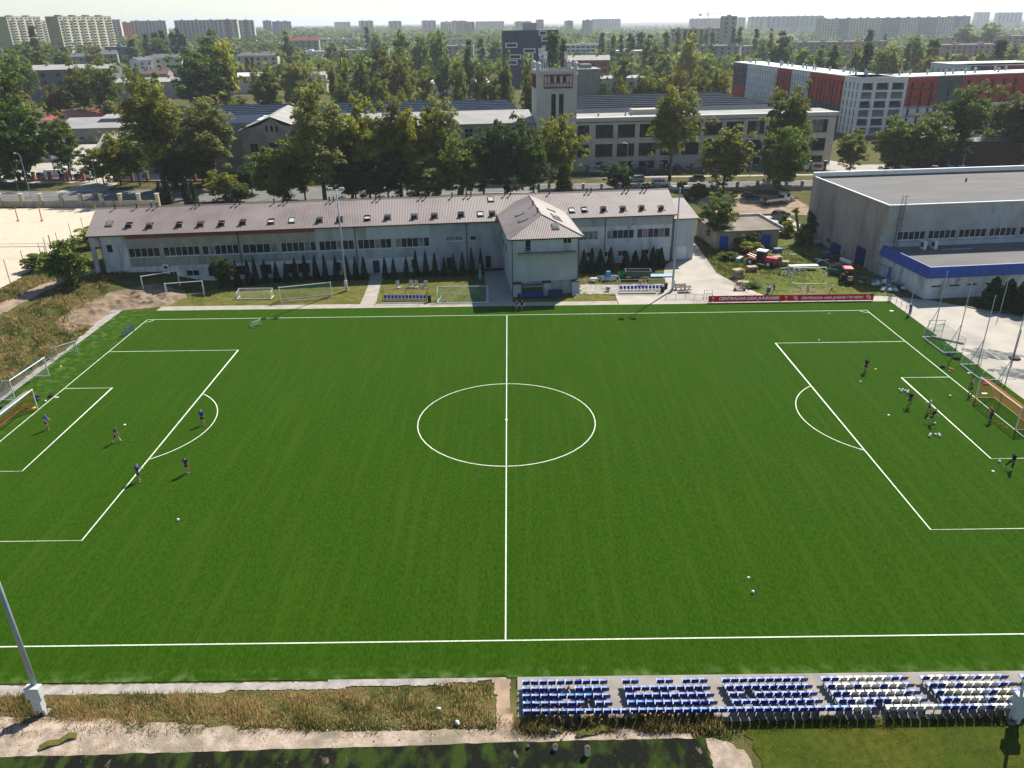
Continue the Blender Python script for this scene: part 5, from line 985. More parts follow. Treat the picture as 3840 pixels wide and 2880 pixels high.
# belts of town trees --------------------------------------------------
TT = [(1,265,225,80,650,'farpoplar','dark'),(1,200,365,100,600,'farbroad','dark'),(1,400,380,170,560,'farbroad','green'),(1,540,385,60,560,'farpoplar','dark'),(1,550,460,190,500,'farbroad','dark'),(1,440,740,200,285,'broad','brown'),(1,640,540,280,290,'broad','olive'),(1,840,520,300,282,'broad','green'),(1,1150,560,170,300,'broad','olive'),(1,800,400,150,600,'farbroad','brown'),(1,1130,330,90,620,'farpoplar','green'),(1,1250,290,60,680,'farpoplar','dark'),(1,1330,255,60,690,'farpoplar','dark'),(1,1390,260,60,690,'farpoplar','dark'),(1,1480,260,60,700,'farpoplar','dark'),(1,1525,245,60,700,'farpoplar','dark'),(1,1570,265,60,700,'farpoplar','dark'),(1,1350,340,220,640,'farbroad','dark'),(1,1730,440,500,295,'dense','green'),(1,1900,380,220,300,'farbroad','yellow'),(1,1800,350,260,430,'farbroad','green'),(1,330,470,200,420,'farbroad','olive'),(1,90,400,260,330,'broad','green'),
(2,60,560,270,280,'broad','olive'),(2,320,460,270,275,'broad','pale'),(2,640,510,90,285,'poplar','pale'),(2,740,520,130,300,'farbroad','yellow'),(2,880,480,170,290,'farbroad','green'),(2,1050,400,210,380,'farbroad','dark'),(2,1080,520,120,300,'farbroad','brown'),(2,1230,470,270,280,'broad','olive'),(2,1460,580,170,255,'broad','olive'),(2,1250,290,170,480,'farbroad','green'),(2,1400,320,160,470,'farbroad','green'),(2,1540,280,230,500,'farbroad','green'),(2,955,235,50,900,'farpoplar','dark'),(2,1020,290,90,800,'farbroad','green'),(2,1610,500,160,330,'farbroad','dark'),(2,1740,455,150,200,'poplar','pale'),(2,1830,440,130,340,'farbroad','dark'),(2,1940,330,60,560,'farpoplar','dark'),(2,2010,630,210,205,'broad','olive'),(2,2150,455,140,203,'poplar','pale'),(2,2060,360,120,600,'farbroad','dark'),(2,1920,560,130,300,'farbroad','green'),(2,740,690,190,262,'broad','green'),(2,1030,640,190,250,'broad','olive'),(2,950,670,70,255,'broad','dark'),(2,400,700,220,255,'broad','green'),(2,260,330,110,620,'farbroad','dark'),(2,640,370,110,700,'farbroad','dark'),(2,760,430,120,480,'farbroad','green'),
(3,355,255,130,330,'lombardy','green'),(3,440,280,70,380,'lombardy','dark'),(3,150,490,160,300,'farbroad','pale'),(3,150,610,160,230,'broad','olive'),(3,780,285,60,620,'farpoplar','dark'),(3,878,285,42,620,'farpoplar','dark'),(3,945,300,45,620,'farpoplar','dark'),(3,1020,290,55,620,'farpoplar','dark'),(3,1052,300,30,620,'farpoplar','dark'),(3,1115,260,70,700,'farpoplar','dark'),(3,1190,360,140,520,'farbroad','dark'),(3,1240,380,130,480,'farbroad','olive'),(3,1340,250,60,600,'farpoplar','green'),(3,1440,240,50,650,'farpoplar','green'),(3,1540,370,210,400,'farbroad','yellow'),(3,1320,500,210,380,'farbroad','green'),(3,1500,255,40,700,'farpoplar','green'),(3,1545,250,40,700,'farpoplar','green'),(3,1590,252,40,700,'farpoplar','green'),(3,1640,255,40,700,'farpoplar','green'),(3,1685,258,40,700,'farpoplar','green'),(3,1740,250,45,690,'farpoplar','green'),(3,1920,245,50,700,'farpoplar','green'),(3,1975,235,60,700,'farpoplar','green'),(3,2120,250,50,650,'farpoplar','dark'),(3,1180,600,230,255,'broad','olive'),(3,1440,570,180,260,'broad','brown'),(3,1620,600,190,250,'broad','olive'),(3,1810,560,210,250,'broad','yellow'),(3,1700,500,210,360,'farbroad','green'),(3,800,670,120,235,'broad','olive'),(3,960,680,140,240,'broad','olive'),(3,1060,690,100,250,'broad','dark'),(3,950,530,160,330,'farbroad','green'),(3,2180,340,90,560,'farbroad','green'),(3,640,570,110,300,'farbroad','yellow'),(3,1300,620,180,262,'broad','olive'),
(4,590,330,105,330,'lombardy','green'),(4,890,255,80,500,'farpoplar','green'),(4,885,345,105,340,'lombardy','dark'),(4,790,400,110,400,'farbroad','olive'),(4,1100,400,190,380,'farbroad','pale'),(4,1000,440,140,375,'farbroad','olive'),(4,1300,320,190,480,'farbroad','green'),(4,1225,370,60,420,'farpoplar','green'),(4,1425,310,55,420,'farpoplar','green'),(4,1475,310,60,420,'farpoplar','green'),(4,1410,490,200,360,'farbroad','brown'),(4,1700,480,120,400,'farbroad','brown'),(4,2030,320,115,380,'lombardy','dark'),(4,130,340,190,480,'farbroad','dark'),(4,30,300,70,600,'farbroad','brown'),(4,330,430,210,420,'farbroad','green'),(4,460,440,120,430,'farbroad','green'),(4,1020,280,26,900,'farpoplar','dark'),(4,1960,210,210,900,'farbroad','green'),(4,1720,250,200,900,'farbroad','green'),(4,2140,400,90,500,'farbroad','dark'),(4,1850,450,110,420,'farbroad','green')]
DESC = {'dark':'dark green','green':'mid-green','olive':'olive','pale':'pale green','yellow':'yellow-green','brown':'brownish'}
rows = []
for r,x,yt,w,Y,kind,leaf in TT:
    p = aty(*T(r,x,yt),Y); rows.append((T(r,x,0)[0],kind,leaf,p.x,Y,max(5,p.z-terr(p.x,Y)),w*K*(Y+72)/2941*1.05))
# fill the gaps of the belt with smaller individual trees
occ = [(o.location.x,o.location.y) for o in bpy.data.objects if o.parent is None and o.get('category') in ('tenement','house','warehouse','office','building','school','mill')]
fillr = random.Random(21)
while len(rows) < 195:
    Y = fillr.choice([fillr.uniform(225,300),fillr.uniform(300,520),fillr.uniform(420,700)]); u = fillr.uniform(-60,3900); x = aty(u,300,Y).x
    if any(abs(x-a)<22 and -14<Y-b<26 for a,b in occ): continue
    if Y < 420 and 80 < x-.1*(Y-200) < 260: continue
    if abs(x+8)<26 and 240<Y<300: continue
    k = 'farbroad' if fillr.random() < .85 else 'farpoplar'; h = fillr.uniform(7,12) if k == 'farbroad' else fillr.uniform(14,20)
    rows.append((u,k,fillr.choice(['green','green','olive','dark','dark','brown','pale']),x,Y,h,h*fillr.uniform(.7,1.0) if k == 'farbroad' else h*.24))
rows.sort()
cnt = {}
for u,kind,leaf,x,Y,H,W in rows:
    kd = 'poplar' if kind in ('lombardy','farpoplar','poplar') else 'broadleaf tree'
    belt = 'just behind the factory roofs' if Y < 310 else ('in the town belt' if Y < 520 else 'far out among the town roofs')
    key = (leaf,kd,belt); cnt[key] = cnt.get(key,0)+1
    tree(kind,x,Y,H,W,leaf,DESC[leaf]+' '+kd+' '+belt+', '+ordw(cnt[key])+' from left','tree','tree','town trees behind the factory')
# distant woods and gardens: one mass
def wood(n, name, label):
    Ps=[];Ns=[];Ts=[];k=0; wr = random.Random(4)
    while k < n:
        Y = 520+3900*wr.random()**1.6; u = wr.uniform(-150,3990); x = aty(u,250,Y).x
        if any(abs(x-a)<24 and -20<Y-b<22 for a,b in occ): continue
        k += 1; h = wr.uniform(7,15)*(1 if Y < 1500 else 1.2); m = 22; d = unit(nr.normal(size=(m,3))); d[:,2] = np.abs(d[:,2]); r = h*.52
        Ps.append(np.array([x,Y,terr(x,Y)+h*.3])+d*np.array([r*wr.uniform(.8,1.5),r,h*.62])*nr.uniform(.7,1,(m,1))); Ns.append(unit(d+nr.normal(size=(m,3))*.5)); Ts.append(np.full(m,wr.random())*.7+nr.uniform(0,.3,m))
    P,N,Tn = np.vstack(Ps),np.vstack(Ns),np.concatenate(Ts); me = leaves(P,N,2.3,Tn,name,[LF['green'],LF['dark'],LF['olive']])
    me.polygons.foreach_set('material_index', np.repeat(nr.choice([0,1,1,2],n),22).astype(np.int32)); o = put(name, me); o['kind'] = 'stuff'; return tag(o,label,'wood')
wood(5200,'distant_trees','hazy mass of town trees spreading to the horizon')
# grasses ------------------------------------------------------------
GM = [leafmat('straw',(0.46,0.33,0.14),(0.6,0.44,0.22)),leafmat('dry_stalk',(0.26,0.165,0.07),(0.34,0.22,0.10)),leafmat('grass_blade',(0.10,0.125,0.025),(0.14,0.16,0.035)),leafmat('weed_leaf',(0.05,0.085,0.018),(0.08,0.12,0.025))]
def grass(name, label, sampler, n, h, wdt, mix, blades=5):
    V=[];F_=[];Mi=[]; gr = random.Random(len(name)+n)
    for i in range(n):
        x,y,z,hs = sampler(gr)
        mi = mix(x,y,gr)
        for b in range(blades):
            a = gr.uniform(0,6.28); hh = h*hs*gr.uniform(.35,1.2)*(.75+.3*math.sin(x*1.9+y)+.25*math.sin(x*.63+2*y)); ln = gr.uniform(.1,.5)*hh; bx,by = x+gr.gauss(0,.16),y+gr.gauss(0,.16); w2 = wdt*gr.uniform(.6,1.3); k=len(V)
            V += [(bx-math.sin(a)*w2,by+math.cos(a)*w2,z-.02),(bx+math.sin(a)*w2,by-math.cos(a)*w2,z-.02),(bx+math.cos(a)*ln,by+math.sin(a)*ln,z+hh)]; F_.append((k,k+1,k+2)); Mi.append(mi)
    me = bpy.data.meshes.new(name); me.from_pydata(V,[],F_)
    for q in GM: me.materials.append(q)
    me.polygons.foreach_set('material_index',Mi); o = put(name,me); o['kind']='stuff'; return tag(o,label,'grass')
def pick(w): return lambda x,y,g_: g_.choices([0,1,2,3],w)[0]
def band(x0,x1,ya,yb,lo=.6):
    def f(g_):
        x = g_.uniform(x0,x1); t = g_.random(); y = ya(x)+(yb(x)-ya(x))*t; x, y = lift(x, y); return x,y,terr(x,y),lo+(1-lo)*math.sin(math.pi*t)
    return f
def nz2(x,y): return math.sin(x*.55+1.3)*math.sin(y*1.1+x*.23)+.5*math.sin(x*1.7+y*2.1)
def m1(x,y,g_):
    k = nz2(x,y)-(.25 if x > -10 else -.35); return g_.choices([0,1,2,3],[6,2,1,.3] if k > 0 else [2.2,1.8,3.5,1.2])[0]
grass('tall_dry_grass','tall straw-coloured grass strip between the gravel and the rubble',band(-40,-.8,lambda x:-36.25 if x<-12 else -36.25+.6*(x+12)/12,lambda x:-38.5-.6*sst(-26,-12,x)),5200,.52,.026,m1,6)
grass('tall_dry_grass','weedy grass in front of the seats, right of the trodden path',band(.6,12.5,lambda x:-38.6,lambda x:-39.55),2600,.55,.026,pick([2.5,2,3.5,1.5]),6)
grass('weeds','thin weeds and green tufts behind the right-hand seats',band(11,34,lambda x:-38.75,lambda x:-39.35-.9*sst(18,11,x)),1500,.28,.024,pick([.4,.6,3,2.5]),6)
grass('weeds','weeds growing round the rubble strip edge',band(-32,10,lambda x:-38.6,lambda x:-39.4),700,.32,.03,pick([.8,.5,2,3]),6)
def bank(g_):
    while True:
        y = g_.uniform(2,50); x = g_.uniform(-78,-57.3)
        if y > 30 and x > -60.5+.0*y: continue
        tx = -69.2 if y < 44 else -67.5
        if y > 24 and abs(x-(tx-.16*max(0,36-y))) < 2.2: continue
        if x < -76 and y > 40: continue
        return x,y,terr(x,y),g_.uniform(.5,1)
def m2(x,y,g_):
    k = nz2(x*.7,y*.6); return g_.choices([0,1,2,3],[2.6,3.4,1.6,.6] if k > -.2 else [.8,1.0,3,2])[0]
grass('bank_grass','brown and green rough grass on the left bank',bank,9000,.6,.05,m2,5)
def yardg(g_):
    while True:
        x = g_.uniform(34.8,59); y = g_.uniform(40,74)
        if x < 34.6+.0 or (y < 51 and x < 34.2+(51-y)*.36) : continue
        k = math.exp(-((x-43)**2/60+(y-58)**2/80))+math.exp(-((x-36.5)**2/3+(y-58)**2/150))
        if g_.random() > .25+k: continue
        return x,y,0,.35+.65*min(1,k)
grass('yard_grass','rough green grass in the yard between annex and hall',yardg,6500,.5,.05,pick([.3,.2,5,1.5]),5)
def lawnb(g_):
    x = g_.uniform(-49,16); y = g_.uniform(37.8,49.5)
    if -23<x<-18.8 or -4.2<x<1.1: return 30+g_.uniform(-.2,.2),74.0,0,.2
    return x,y,0,g_.uniform(.3,1)
grass('lawn_grass','patchy lawn between the club building and the pavement',lawnb,5000,.16,.05,pick([1.6,1,3,.6]),5)
def verge(g_): return g_.uniform(18,88),g_.uniform(139,142.6),0,g_.uniform(.5,1)
grass('verge_grass','bright green verge in front of the factory fence',verge,1800,.7,.09,pick([.3,.1,5,1]),5)
# yellow flowering stalks by the seats
M_yel = mat('yellow_flower',(0.62,0.30,0.01),None,rough=.8); gr = random.Random(8)
fs = thing('flowering_weeds','yellow-flowered tall weeds in front of the leftmost seats','weeds',(3,-39.75,.98)); st = MB(); fl = MB()
for i in range(24):
    x = gr.gauss(0,2.2) if i < 19 else gr.uniform(4,8); y = gr.uniform(-.35,.1); h = gr.uniform(.6,1.2); e = (x+gr.uniform(-.15,.15),y+gr.uniform(-.1,.1),h); st.cyl((x,y,0),e,.018,.012,4); fl.sphere(e,gr.uniform(.04,.075),0,6,4,(1,1,.7))
    for k in range(5): a = gr.uniform(0,6.28); z = h*gr.uniform(.3,.9); st.poly([(x,y,z),(x+math.cos(a)*.16-.04*math.sin(a),y+math.sin(a)*.16,z+.06),(x+math.cos(a)*.3,y+math.sin(a)*.3,z+.02),(x+math.cos(a)*.16+.04*math.sin(a),y+math.sin(a)*.16,z+.06)])
o = st.build('stalks',GM[2],fs); o['kind']='stuff'; o = fl.build('flower_heads',M_yel,fs); o['kind']='stuff'
def lawnr(g_): return g_.uniform(13.5,34),g_.uniform(-44.5,-39.9),.975,g_.uniform(.4,1)
grass('short_lawn_grass','short mown grass tufts on the lawn behind the seats',lawnr,9000,.07,.02,pick([.15,.2,4,2]),4)
def turfr(g_): return g_.uniform(-30,11),g_.uniform(-43.8,-41.7),1.07,g_.uniform(.4,1)
grass('turf_tufts','tufts of green and dry blades on the dark turf sheet',turfr,1500,.07,.03,pick([.6,.5,3,2]),4)
# ================================================================ STADIUM SEATS
steps = MB()
for i in range(5):
    z = .12+.21*i; y1 = -35.32 if i == 0 else -36.02-.76*i
    steps.box(.75,36,-36.78-.76*i+(.12 if i == 4 else 0),y1,-.1,z)
terrace = struct(steps.build('terrace', M_conc))
SC = {}
def seatmesh(nm, back, pan):
    mb = MB(); w = .215; prof = [(.38,.40),(.36,.44),(.10,.415),(-.005,.43),(-.09,.60),(-.145,.81),(-.17,.855)]
    for k in range(len(prof)-1):
        (y0,z0),(y1,z1) = prof[k],prof[k+1]; m = 1 if k < 3 else 0
        a = w*(1 if k not in (0,) else .95); c = .03 if 1 <= k <= 2 else .02
        for sx0,sx1,d0,d1 in ((-w,-w*.55,c,0),(-w*.55,w*.55,0,0),(w*.55,w,0,c)):
            mb.poly([(sx0,y0,z0+d0),(sx1,y0,z0+d1),(sx1,y1,z1+d1),(sx0,y1,z1+d0)][::-1],m)
        mb.poly([(-w,y0-.012,z0-.02),(w,y0-.012,z0-.02),(w,y1-.012,z1-.02),(-w,y1-.012,z1-.02)],0)
    mb.box(-.02,.02,0,.3,.36,.4,2); mb.box(-.02,.02,.1,.14,0,.37,2); mb.box(-.09,.09,.04,.2,0,.03,2)
    return mb.mesh('seat',[back,pan,M_dark])
def plastic(n,c,r=.42): return mat(n,c,tuple(v*.85 for v in c),3.0,r,spec=.3)
Pb,Pl_,Pp,Pw,Pc = plastic('seat_blue',(0.012,0.022,0.22)),plastic('seat_light_blue_glare',(0.09,0.24,0.58)),plastic('seat_pan_glare',(0.20,0.28,0.52),.5),plastic('seat_white',(0.70,0.70,0.68)),plastic('seat_cream',(0.62,0.54,0.36))  # blue seats' lighter pan tones have sun and sky glare put into the colour
Pwb = plastic('seat_white_back',(0.5,0.5,0.48))
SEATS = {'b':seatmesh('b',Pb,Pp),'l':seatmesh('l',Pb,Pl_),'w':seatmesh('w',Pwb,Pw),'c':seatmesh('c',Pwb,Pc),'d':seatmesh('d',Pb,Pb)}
ROWS = [ # block rows as seen, x = missing
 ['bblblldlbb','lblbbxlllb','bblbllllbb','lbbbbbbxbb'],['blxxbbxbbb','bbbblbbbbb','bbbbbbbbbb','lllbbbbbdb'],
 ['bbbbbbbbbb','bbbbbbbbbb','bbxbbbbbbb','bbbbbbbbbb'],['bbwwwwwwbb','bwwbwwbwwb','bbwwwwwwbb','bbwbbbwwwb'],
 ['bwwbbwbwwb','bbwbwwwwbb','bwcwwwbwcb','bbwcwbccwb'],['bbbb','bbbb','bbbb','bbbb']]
BL = ['leftmost block of blue stadium seats, next to the trodden path','second seat block from left, with several seats missing in its front row','third seat block from left, all blue seats','fourth seat block from left, mixing white and blue seats','fifth seat block from left, white, cream and blue seats','rightmost seat block, cut by the picture edge and the mast']
sr = random.Random(5); r5 = sr.choices('bbbbbl',k=36)
for bi, rws in enumerate(ROWS):
    t = thing('seat_block', BL[bi], 'seats', (1.0+6.12*bi,-36.4,0), 0, 'blocks of stadium seats')
    for ri, row in enumerate(rws):
        for k, c in enumerate(row):
            if c == 'x': continue
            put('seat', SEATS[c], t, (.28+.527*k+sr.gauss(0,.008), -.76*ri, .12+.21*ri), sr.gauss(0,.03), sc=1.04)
    n5 = 12 if bi < 5 else 3
    for k in range(n5):
        if bi == 3 and k == 4: continue
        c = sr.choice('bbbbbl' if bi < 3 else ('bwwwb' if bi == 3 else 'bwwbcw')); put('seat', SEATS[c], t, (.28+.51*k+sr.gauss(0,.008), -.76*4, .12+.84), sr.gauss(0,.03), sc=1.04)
# ================================================================ MASTS, LAMPS, POSTS
def mast(x, y, H, label, cab, rz=0, cabdir=-1):
    t = thing('floodlight_mast', label, 'floodlight', (x,y,terr(x,y)), rz, 'floodlight masts round the pitch')
    MB().cyl((0,0,0),(0,0,H),.17,.085,12).build('pole', M_steel, t, True)
    mb = MB(); mb.cyl((-.95,0,H-.15),(.95,0,H-.15),.05,.05,6); mb.build('cross_bar', M_steel, t)
    for s in (-1,1):
        o = MB().box(s*.85-.3,s*.85+.3,-.45,.15,H-.1,H+.25).build('lamp_head', M_steel, t); MB().box(s*.85-.26,s*.85+.26,-.42,.12,H-.125,-.101+H).build('lamp_glass', M_glassb, o)
    if cab:
        mb = MB(); mb.box(-.42,.42,cabdir*.2-.22,cabdir*.2+.22,1.55,2.35); mb.box(-.27,.27,cabdir*.2-.2,cabdir*.2+.2,.62,1.55); mb.box(.1,.28,cabdir*.2-.1,cabdir*.2+.1,0,.62); mb.build('switch_cabinet', mat('cabinet_grey'+str(len(MATS)),(0.52,0.52,0.50),(0.45,0.45,0.43),2.0,.6), t)
    mb = MB(); mb.box(-.3,.3,-.3,.3,-.1,.12); mb.build('footing', M_conc, t); return t
mast(-24.84,44.2,15.5,'galvanised floodlight mast before the club building, left of the path',False)
mast(25.22,42.16,15.5,'galvanised floodlight mast on the yard right of the pavilion wing',False)
p = lift(*gp(168,2676)[:2]); mast(p[0],p[1],15.5,'near floodlight mast with grey switch cabinet at the lower left',True)
p = lift(*gp(3792,2706)[:2]); mast(p[0],p[1],15.5,'near floodlight mast with switch cabinet at the lower right edge',True).children[-2].scale = (.6,.6,.8)
for b_,t_ in ((B(2,785,800),None),):
    pass
for x,y in ((-24.84,44.2),(25.22,42.16)):
    tag(MB().box(x-.22,x+.22,y-.42,y-.17,.5,1.75).build('electrical_cabinet', M_plw),'grey electrical cabinet at the foot of the '+('left' if x < 0 else 'right')+' building-side mast','cabinet','cabinets at the masts')
def lamp(b, H, label, dx=1, col=None):
    z = terr(b.x,b.y); t = thing('street_lamp', label, 'street lamp', (b.x,b.y,z), 0, 'street lamps')
    MB().tube([(0,0,0),(0,0,H-.8),(dx*.25,0,H-.25),(dx*.9,0,H)],[.1,.07,.05,.045],8).build('pole', col or M_steel, t)
    MB().sphere((dx*1.1,0,H),.28,0,8,5,(1.4,.7,.4)).build('lamp_head', M_white, t)
lamp(gp(*T(7,990,600)),8.5,'curved street lamp before the factory fence',-1); lamp(gp(*T(5,270,785)),10.5,'tall curved street lamp at the far left',-1); lamp(gp(*T(5,1290,690)),8.6,'pale street lamp right of the blue billboard',-1,M_conc)
lamp(gp(*T(7,2055,610)),9,'street lamp behind the brownish chestnut',-1); lamp(gp(*T(8,1675,545)),8,'slanting street lamp before the dark brick hall',1); lamp(gp(*T(8,525,505)),6.5,'street lamp at the right corner of the factory',1); lamp(gp(*T(6,120,425)),10.5,'street lamp in front of the grey gabled hall',1)
# red advertising banner -------------------------------------------------
M_ban = leafmat('banner_red',(0.46,0.008,0.03),(0.52,0.01,0.035),.5)
p0 = gp(*B(3,1695,912)); p1 = gp(*B(4,908,893)); d = (p1-p0); L = d.length; az = math.atan2(d.y,d.x)
ban = thing('advertising_banner','long red banner with white league lettering along the far touchline','banner',(p0.x,p0.y,.03),az)
npan = 9
for i in range(npan): MB().box(L*i/npan+.015,L*(i+1)/npan-.015,-.02,.02,.08,1.02).build('banner_panel', M_ban, ban)
for i in range(npan+1):
    mb = MB(); x = min(L-.05,max(.05,L*i/npan)); mb.cyl((x,.06,0),(x,.06,1.1),.03,.03,6); mb.cyl((x,.06,.9),(x,.7,0),.02,.02,5); mb.build('post', M_dark, ban)
M_ink = mat('banner_white',(0.92,0.90,0.89),None,rough=.9,spec=.1)
def text(s, par, x, y, z, w, h, m, shear=.18, name='lettering', rot=(math.pi/2,0,0), bold=.0, hs=None):
    cu = bpy.data.curves.new('t','FONT'); cu.body = s; cu.size = 1; cu.shear = shear; cu.offset = bold; cu.resolution_u = 2; ob = bpy.data.objects.new('t',cu); COL.objects.link(ob); bpy.context.view_layer.update()
    me = ob.to_mesh(); vs = [v.co.copy() for v in me.vertices]; fs = [tuple(q.vertices) for q in me.polygons]; ob.to_mesh_clear(); bpy.data.objects.remove(ob); bpy.data.curves.remove(cu)
    x0,x1 = min(v.x for v in vs),max(v.x for v in vs); z0,z1 = min(v.y for v in vs),max(v.y for v in vs)
    mb = MB(); mb.v = [(x+(v.x-x0)/(x1-x0)*w, y, z+(v.y-z0)/(z1-z0)*h) for v in vs]; mb.f = fs; mb.m = [0]*len(fs); return mb.build(name, m, par)
k = L/ (2070/2212*660/2212*2212/660*1.0) if False else L/2070
text('CENTRALNA LIGA JUNIOREK', ban, (193-65)*k, -.026, .25, (962-193)*k, .58, M_ink, bold=.045)
text('CENTRALNA LIGA JUNIORÓW PZPN', ban, (1225-65)*k, -.026, .25, (2003-1225)*k, .56, M_ink, bold=.045)
def crest(cx, cz, r, lines, par=ban):
    mb = MB(); y = -.026
    def sw(a0,a1,r0,r1,n=10):
        for i in range(n):
            u0,u1 = i/n,(i+1)/n; A0,A1 = a0+(a1-a0)*u0,a0+(a1-a0)*u1; wi = lambda u: (r1-r0)*math.sin(math.pi*max(.04,min(.96,u)))
            mb.poly([(cx+r0*math.cos(A0),y,cz+r0*math.sin(A0)),(cx+r0*math.cos(A1),y,cz+r0*math.sin(A1)),(cx+(r0+wi(u1))*math.cos(A1),y,cz+(r0+wi(u1))*math.sin(A1)),(cx+(r0+wi(u0))*math.cos(A0),y,cz+(r0+wi(u0))*math.sin(A0))])
    sw(R(40),R(230),r*.62,r); sw(R(250),R(400),r*.62,r); sw(R(120),R(300),r*.18,r*.5); sw(R(-60),R(100),r*.2,r*.52)
    mb.build('emblem', M_ink, par)
    for i in range(lines): MB().box(cx-r*(1.1-.35*i),cx+r*(1.1-.35*i),y-.002,y,.26-.07*i-.012,.26-.07*i+.02).build('small_print', M_ink, par)
crest((120-65)*k,.68,.2,3); crest((1038-65)*k,.68,.2,3); crest((1157-65)*k,.55,.36,0); crest((2068-65)*k,.55,.36,0)
# ================================================================ GOALS
def net(par, quads, m, cell=.16, r=.008, name='net'):
    mb = MB()
    for a,b,c,d in quads:
        a,b,c,d = map(Vector,(a,b,c,d)); nu = max(2,int((b-a).length/cell)); nv = max(2,int((d-a).length/cell))
        f = lambda u,v: a*(1-u)*(1-v)+b*u*(1-v)+c*u*v+d*(1-u)*v
        for i in range(nu+1):
            for j in range(4): mb.cyl(f(i/nu,j/4),f(i/nu,(j+1)/4),r,r,3,0,False) if False else None
            mb.cyl(f(i/nu,0),f(i/nu,1),r,r,3,0,False)
        for j in range(nv+1): mb.cyl(f(0,j/nv),f(1,j/nv),r,r,3,0,False)
    o = mb.build(name, m, par); o['kind'] = 'stuff'; return o
def netmat(n,c): return mat(n,c,None,rough=.9)
NW,NR,NO,NG,NB = netmat('net_white',(0.6,0.6,0.58)),netmat('net_red',(0.5,0.03,0.02)),netmat('net_orange',(0.42,0.13,0.03)),netmat('net_green',(0.02,0.16,0.12)),netmat('net_teal',(0.05,0.3,0.33))
def goal(label, loc, rz, w=7.32, h=2.44, dt=.9, db=2.0, nm=None, nm2=None, base=None, rot=None, pr=.06, fm=None, cell=.16, nr_=.008, group=None, bottom=False):
    t = thing('goal', label, 'goal', loc, rz, group); fm = fm or M_white
    if rot: t.rotation_euler = rot
    for s in (-1,1): MB().cyl((0,s*w/2,0),(0,s*w/2,h),pr,pr,8).build('post', fm, t)
    MB().cyl((0,-w/2-pr,h),(0,w/2+pr,h),pr,pr,8).build('crossbar', fm, t)
    mb = MB(); q = pr*.55
    for s in (-1,1): mb.tube([(0,s*w/2,.03),(db,s*w/2,.03)],q,6); mb.tube([(0,s*w/2,h-.03),(dt,s*w/2,h-.03),(db,s*w/2,.03)],q*.7,6)
    mb.cyl((db,-w/2,.03),(db,w/2,.03),q,q,6)
    if bottom: mb.cyl((0,-w/2,.04),(0,w/2,.04),pr*.8,pr*.8,6)
    mb.build('net_frame', base or fm, t)
    if nm:
        W=w/2; net(t,[((0,-W,h),(0,W,h),(dt,W,h-.25),(dt,-W,h-.25))],nm,cell,nr_); m2 = nm2 or nm
        net(t,[((dt,-W,h-.25),(dt,W,h-.25),(dt+(db-dt)*.55,W,h*.45),(dt+(db-dt)*.55,-W,h*.45))],nm,cell,nr_); net(t,[((dt+(db-dt)*.55,-W,h*.45),(dt+(db-dt)*.55,W,h*.45),(db,W,.03),(db,-W,.03))],m2,cell,nr_)
        for s in (-1,1): net(t,[((0,s*W,0),(db,s*W,0),(dt,s*W,h-.25),(0,s*W,h))],m2,cell,nr_)
    return t
M_bred = mat('base_red',(0.5,0.06,0.03),None,rough=.5); M_bcr = mat('base_cream',(0.65,0.45,0.32),None,rough=.5)
goal('full-size white goal with orange-brown net at the right end',(PL,0,.03),0,nm=NO,nm2=NO,base=M_bcr,nr_=.012,group='match goals')
goal('full-size white goal with red and white net at the left end',(-PL,0,.03),math.pi,nm=NW,nm2=NR,base=M_bred,nr_=.012,group='match goals')
a = gp(185,1412); b = gp(58,1502); c = (a+b)/2; goal('spare full-size goal with pale green net on the left edge of the turf',(c.x,c.y,.03),math.atan2(a.y-b.y,a.x-b.x)-math.pi/2+math.pi,w=(a-b).length,h=2.4,nm=NG,nm2=NW,nr_=.008)
for i,(c0,c1) in enumerate([((1355,268),(1493,402)),((1662,505),(1842,640))]):
    a = gp(*B(6,*c0)); b = gp(*B(6,*c1)); c = (a+b)/2; w_ = min((a-b).length,7.4)
    goal('goal tipped onto its crossbar beside the right touchline, '+['farther','nearer'][i]+' one',(c.x+2.4,c.y,.1),0,w=w_,h=2.4,dt=1.0,db=1.9,nm=NG,nr_=.006,rot=(0,-math.pi/2,0),group='tipped goals')
a = gp(*B(1,1445,872)); b = gp(*B(1,1765,848)); c = (a+b)/2; goal('small white goal on the grass at the left end of the club building',(c.x,c.y,0),math.pi/2+math.atan2(b.y-a.y,b.x-a.x),w=(a-b).length,h=2.3,dt=.5,db=1.3)
a = gp(*B(1,1235,822),.3); b = gp(*B(1,1550,775),.2); c = (a+b)/2; goal('spare white goal frame in the shade by the club wall',(c.x,c.y+.4,terr(c.x,c.y)),math.pi/2+math.atan2(b.y-a.y,b.x-a.x),w=(a-b).length,h=2.4,dt=.5,db=1.4)
a = gp(*B(2,215,905)); b = gp(*B(2,655,858)); c = (a+b)/2; goal('white goal with bottom bar and green net left of the path',(c.x,c.y,0),math.pi/2+math.atan2(b.y-a.y,b.x-a.x),w=(a-b).length,h=2.25,dt=.6,db=1.2,nm=NG,bottom=True,cell=.12,nr_=.009)
a = gp(500+1190*.3345,1000+345*.3345); b = gp(500+1580*.3345,1000+320*.3345); c = (a+b)/2; goal('low tipped goal between the small goal and the green-net goal',(c.x,c.y,.1),0,w=(a-b).length,h=1.5,dt=.9,db=1.2,nm=NW,rot=(math.pi/2*0,-math.pi/2,math.pi/2),nr_=.006)
a = gp(*B(2,1580,880)); b = gp(*B(2,2000,900)); c = (a+b)/2; goal('tipped goal with teal net on the grass left of the wing',(c.x,c.y+.6,.1),0,w=(a-b).length,h=1.9,dt=1.2,db=1.9,nm=NB,rot=(0,-math.pi/2,math.pi/2),nr_=.008)
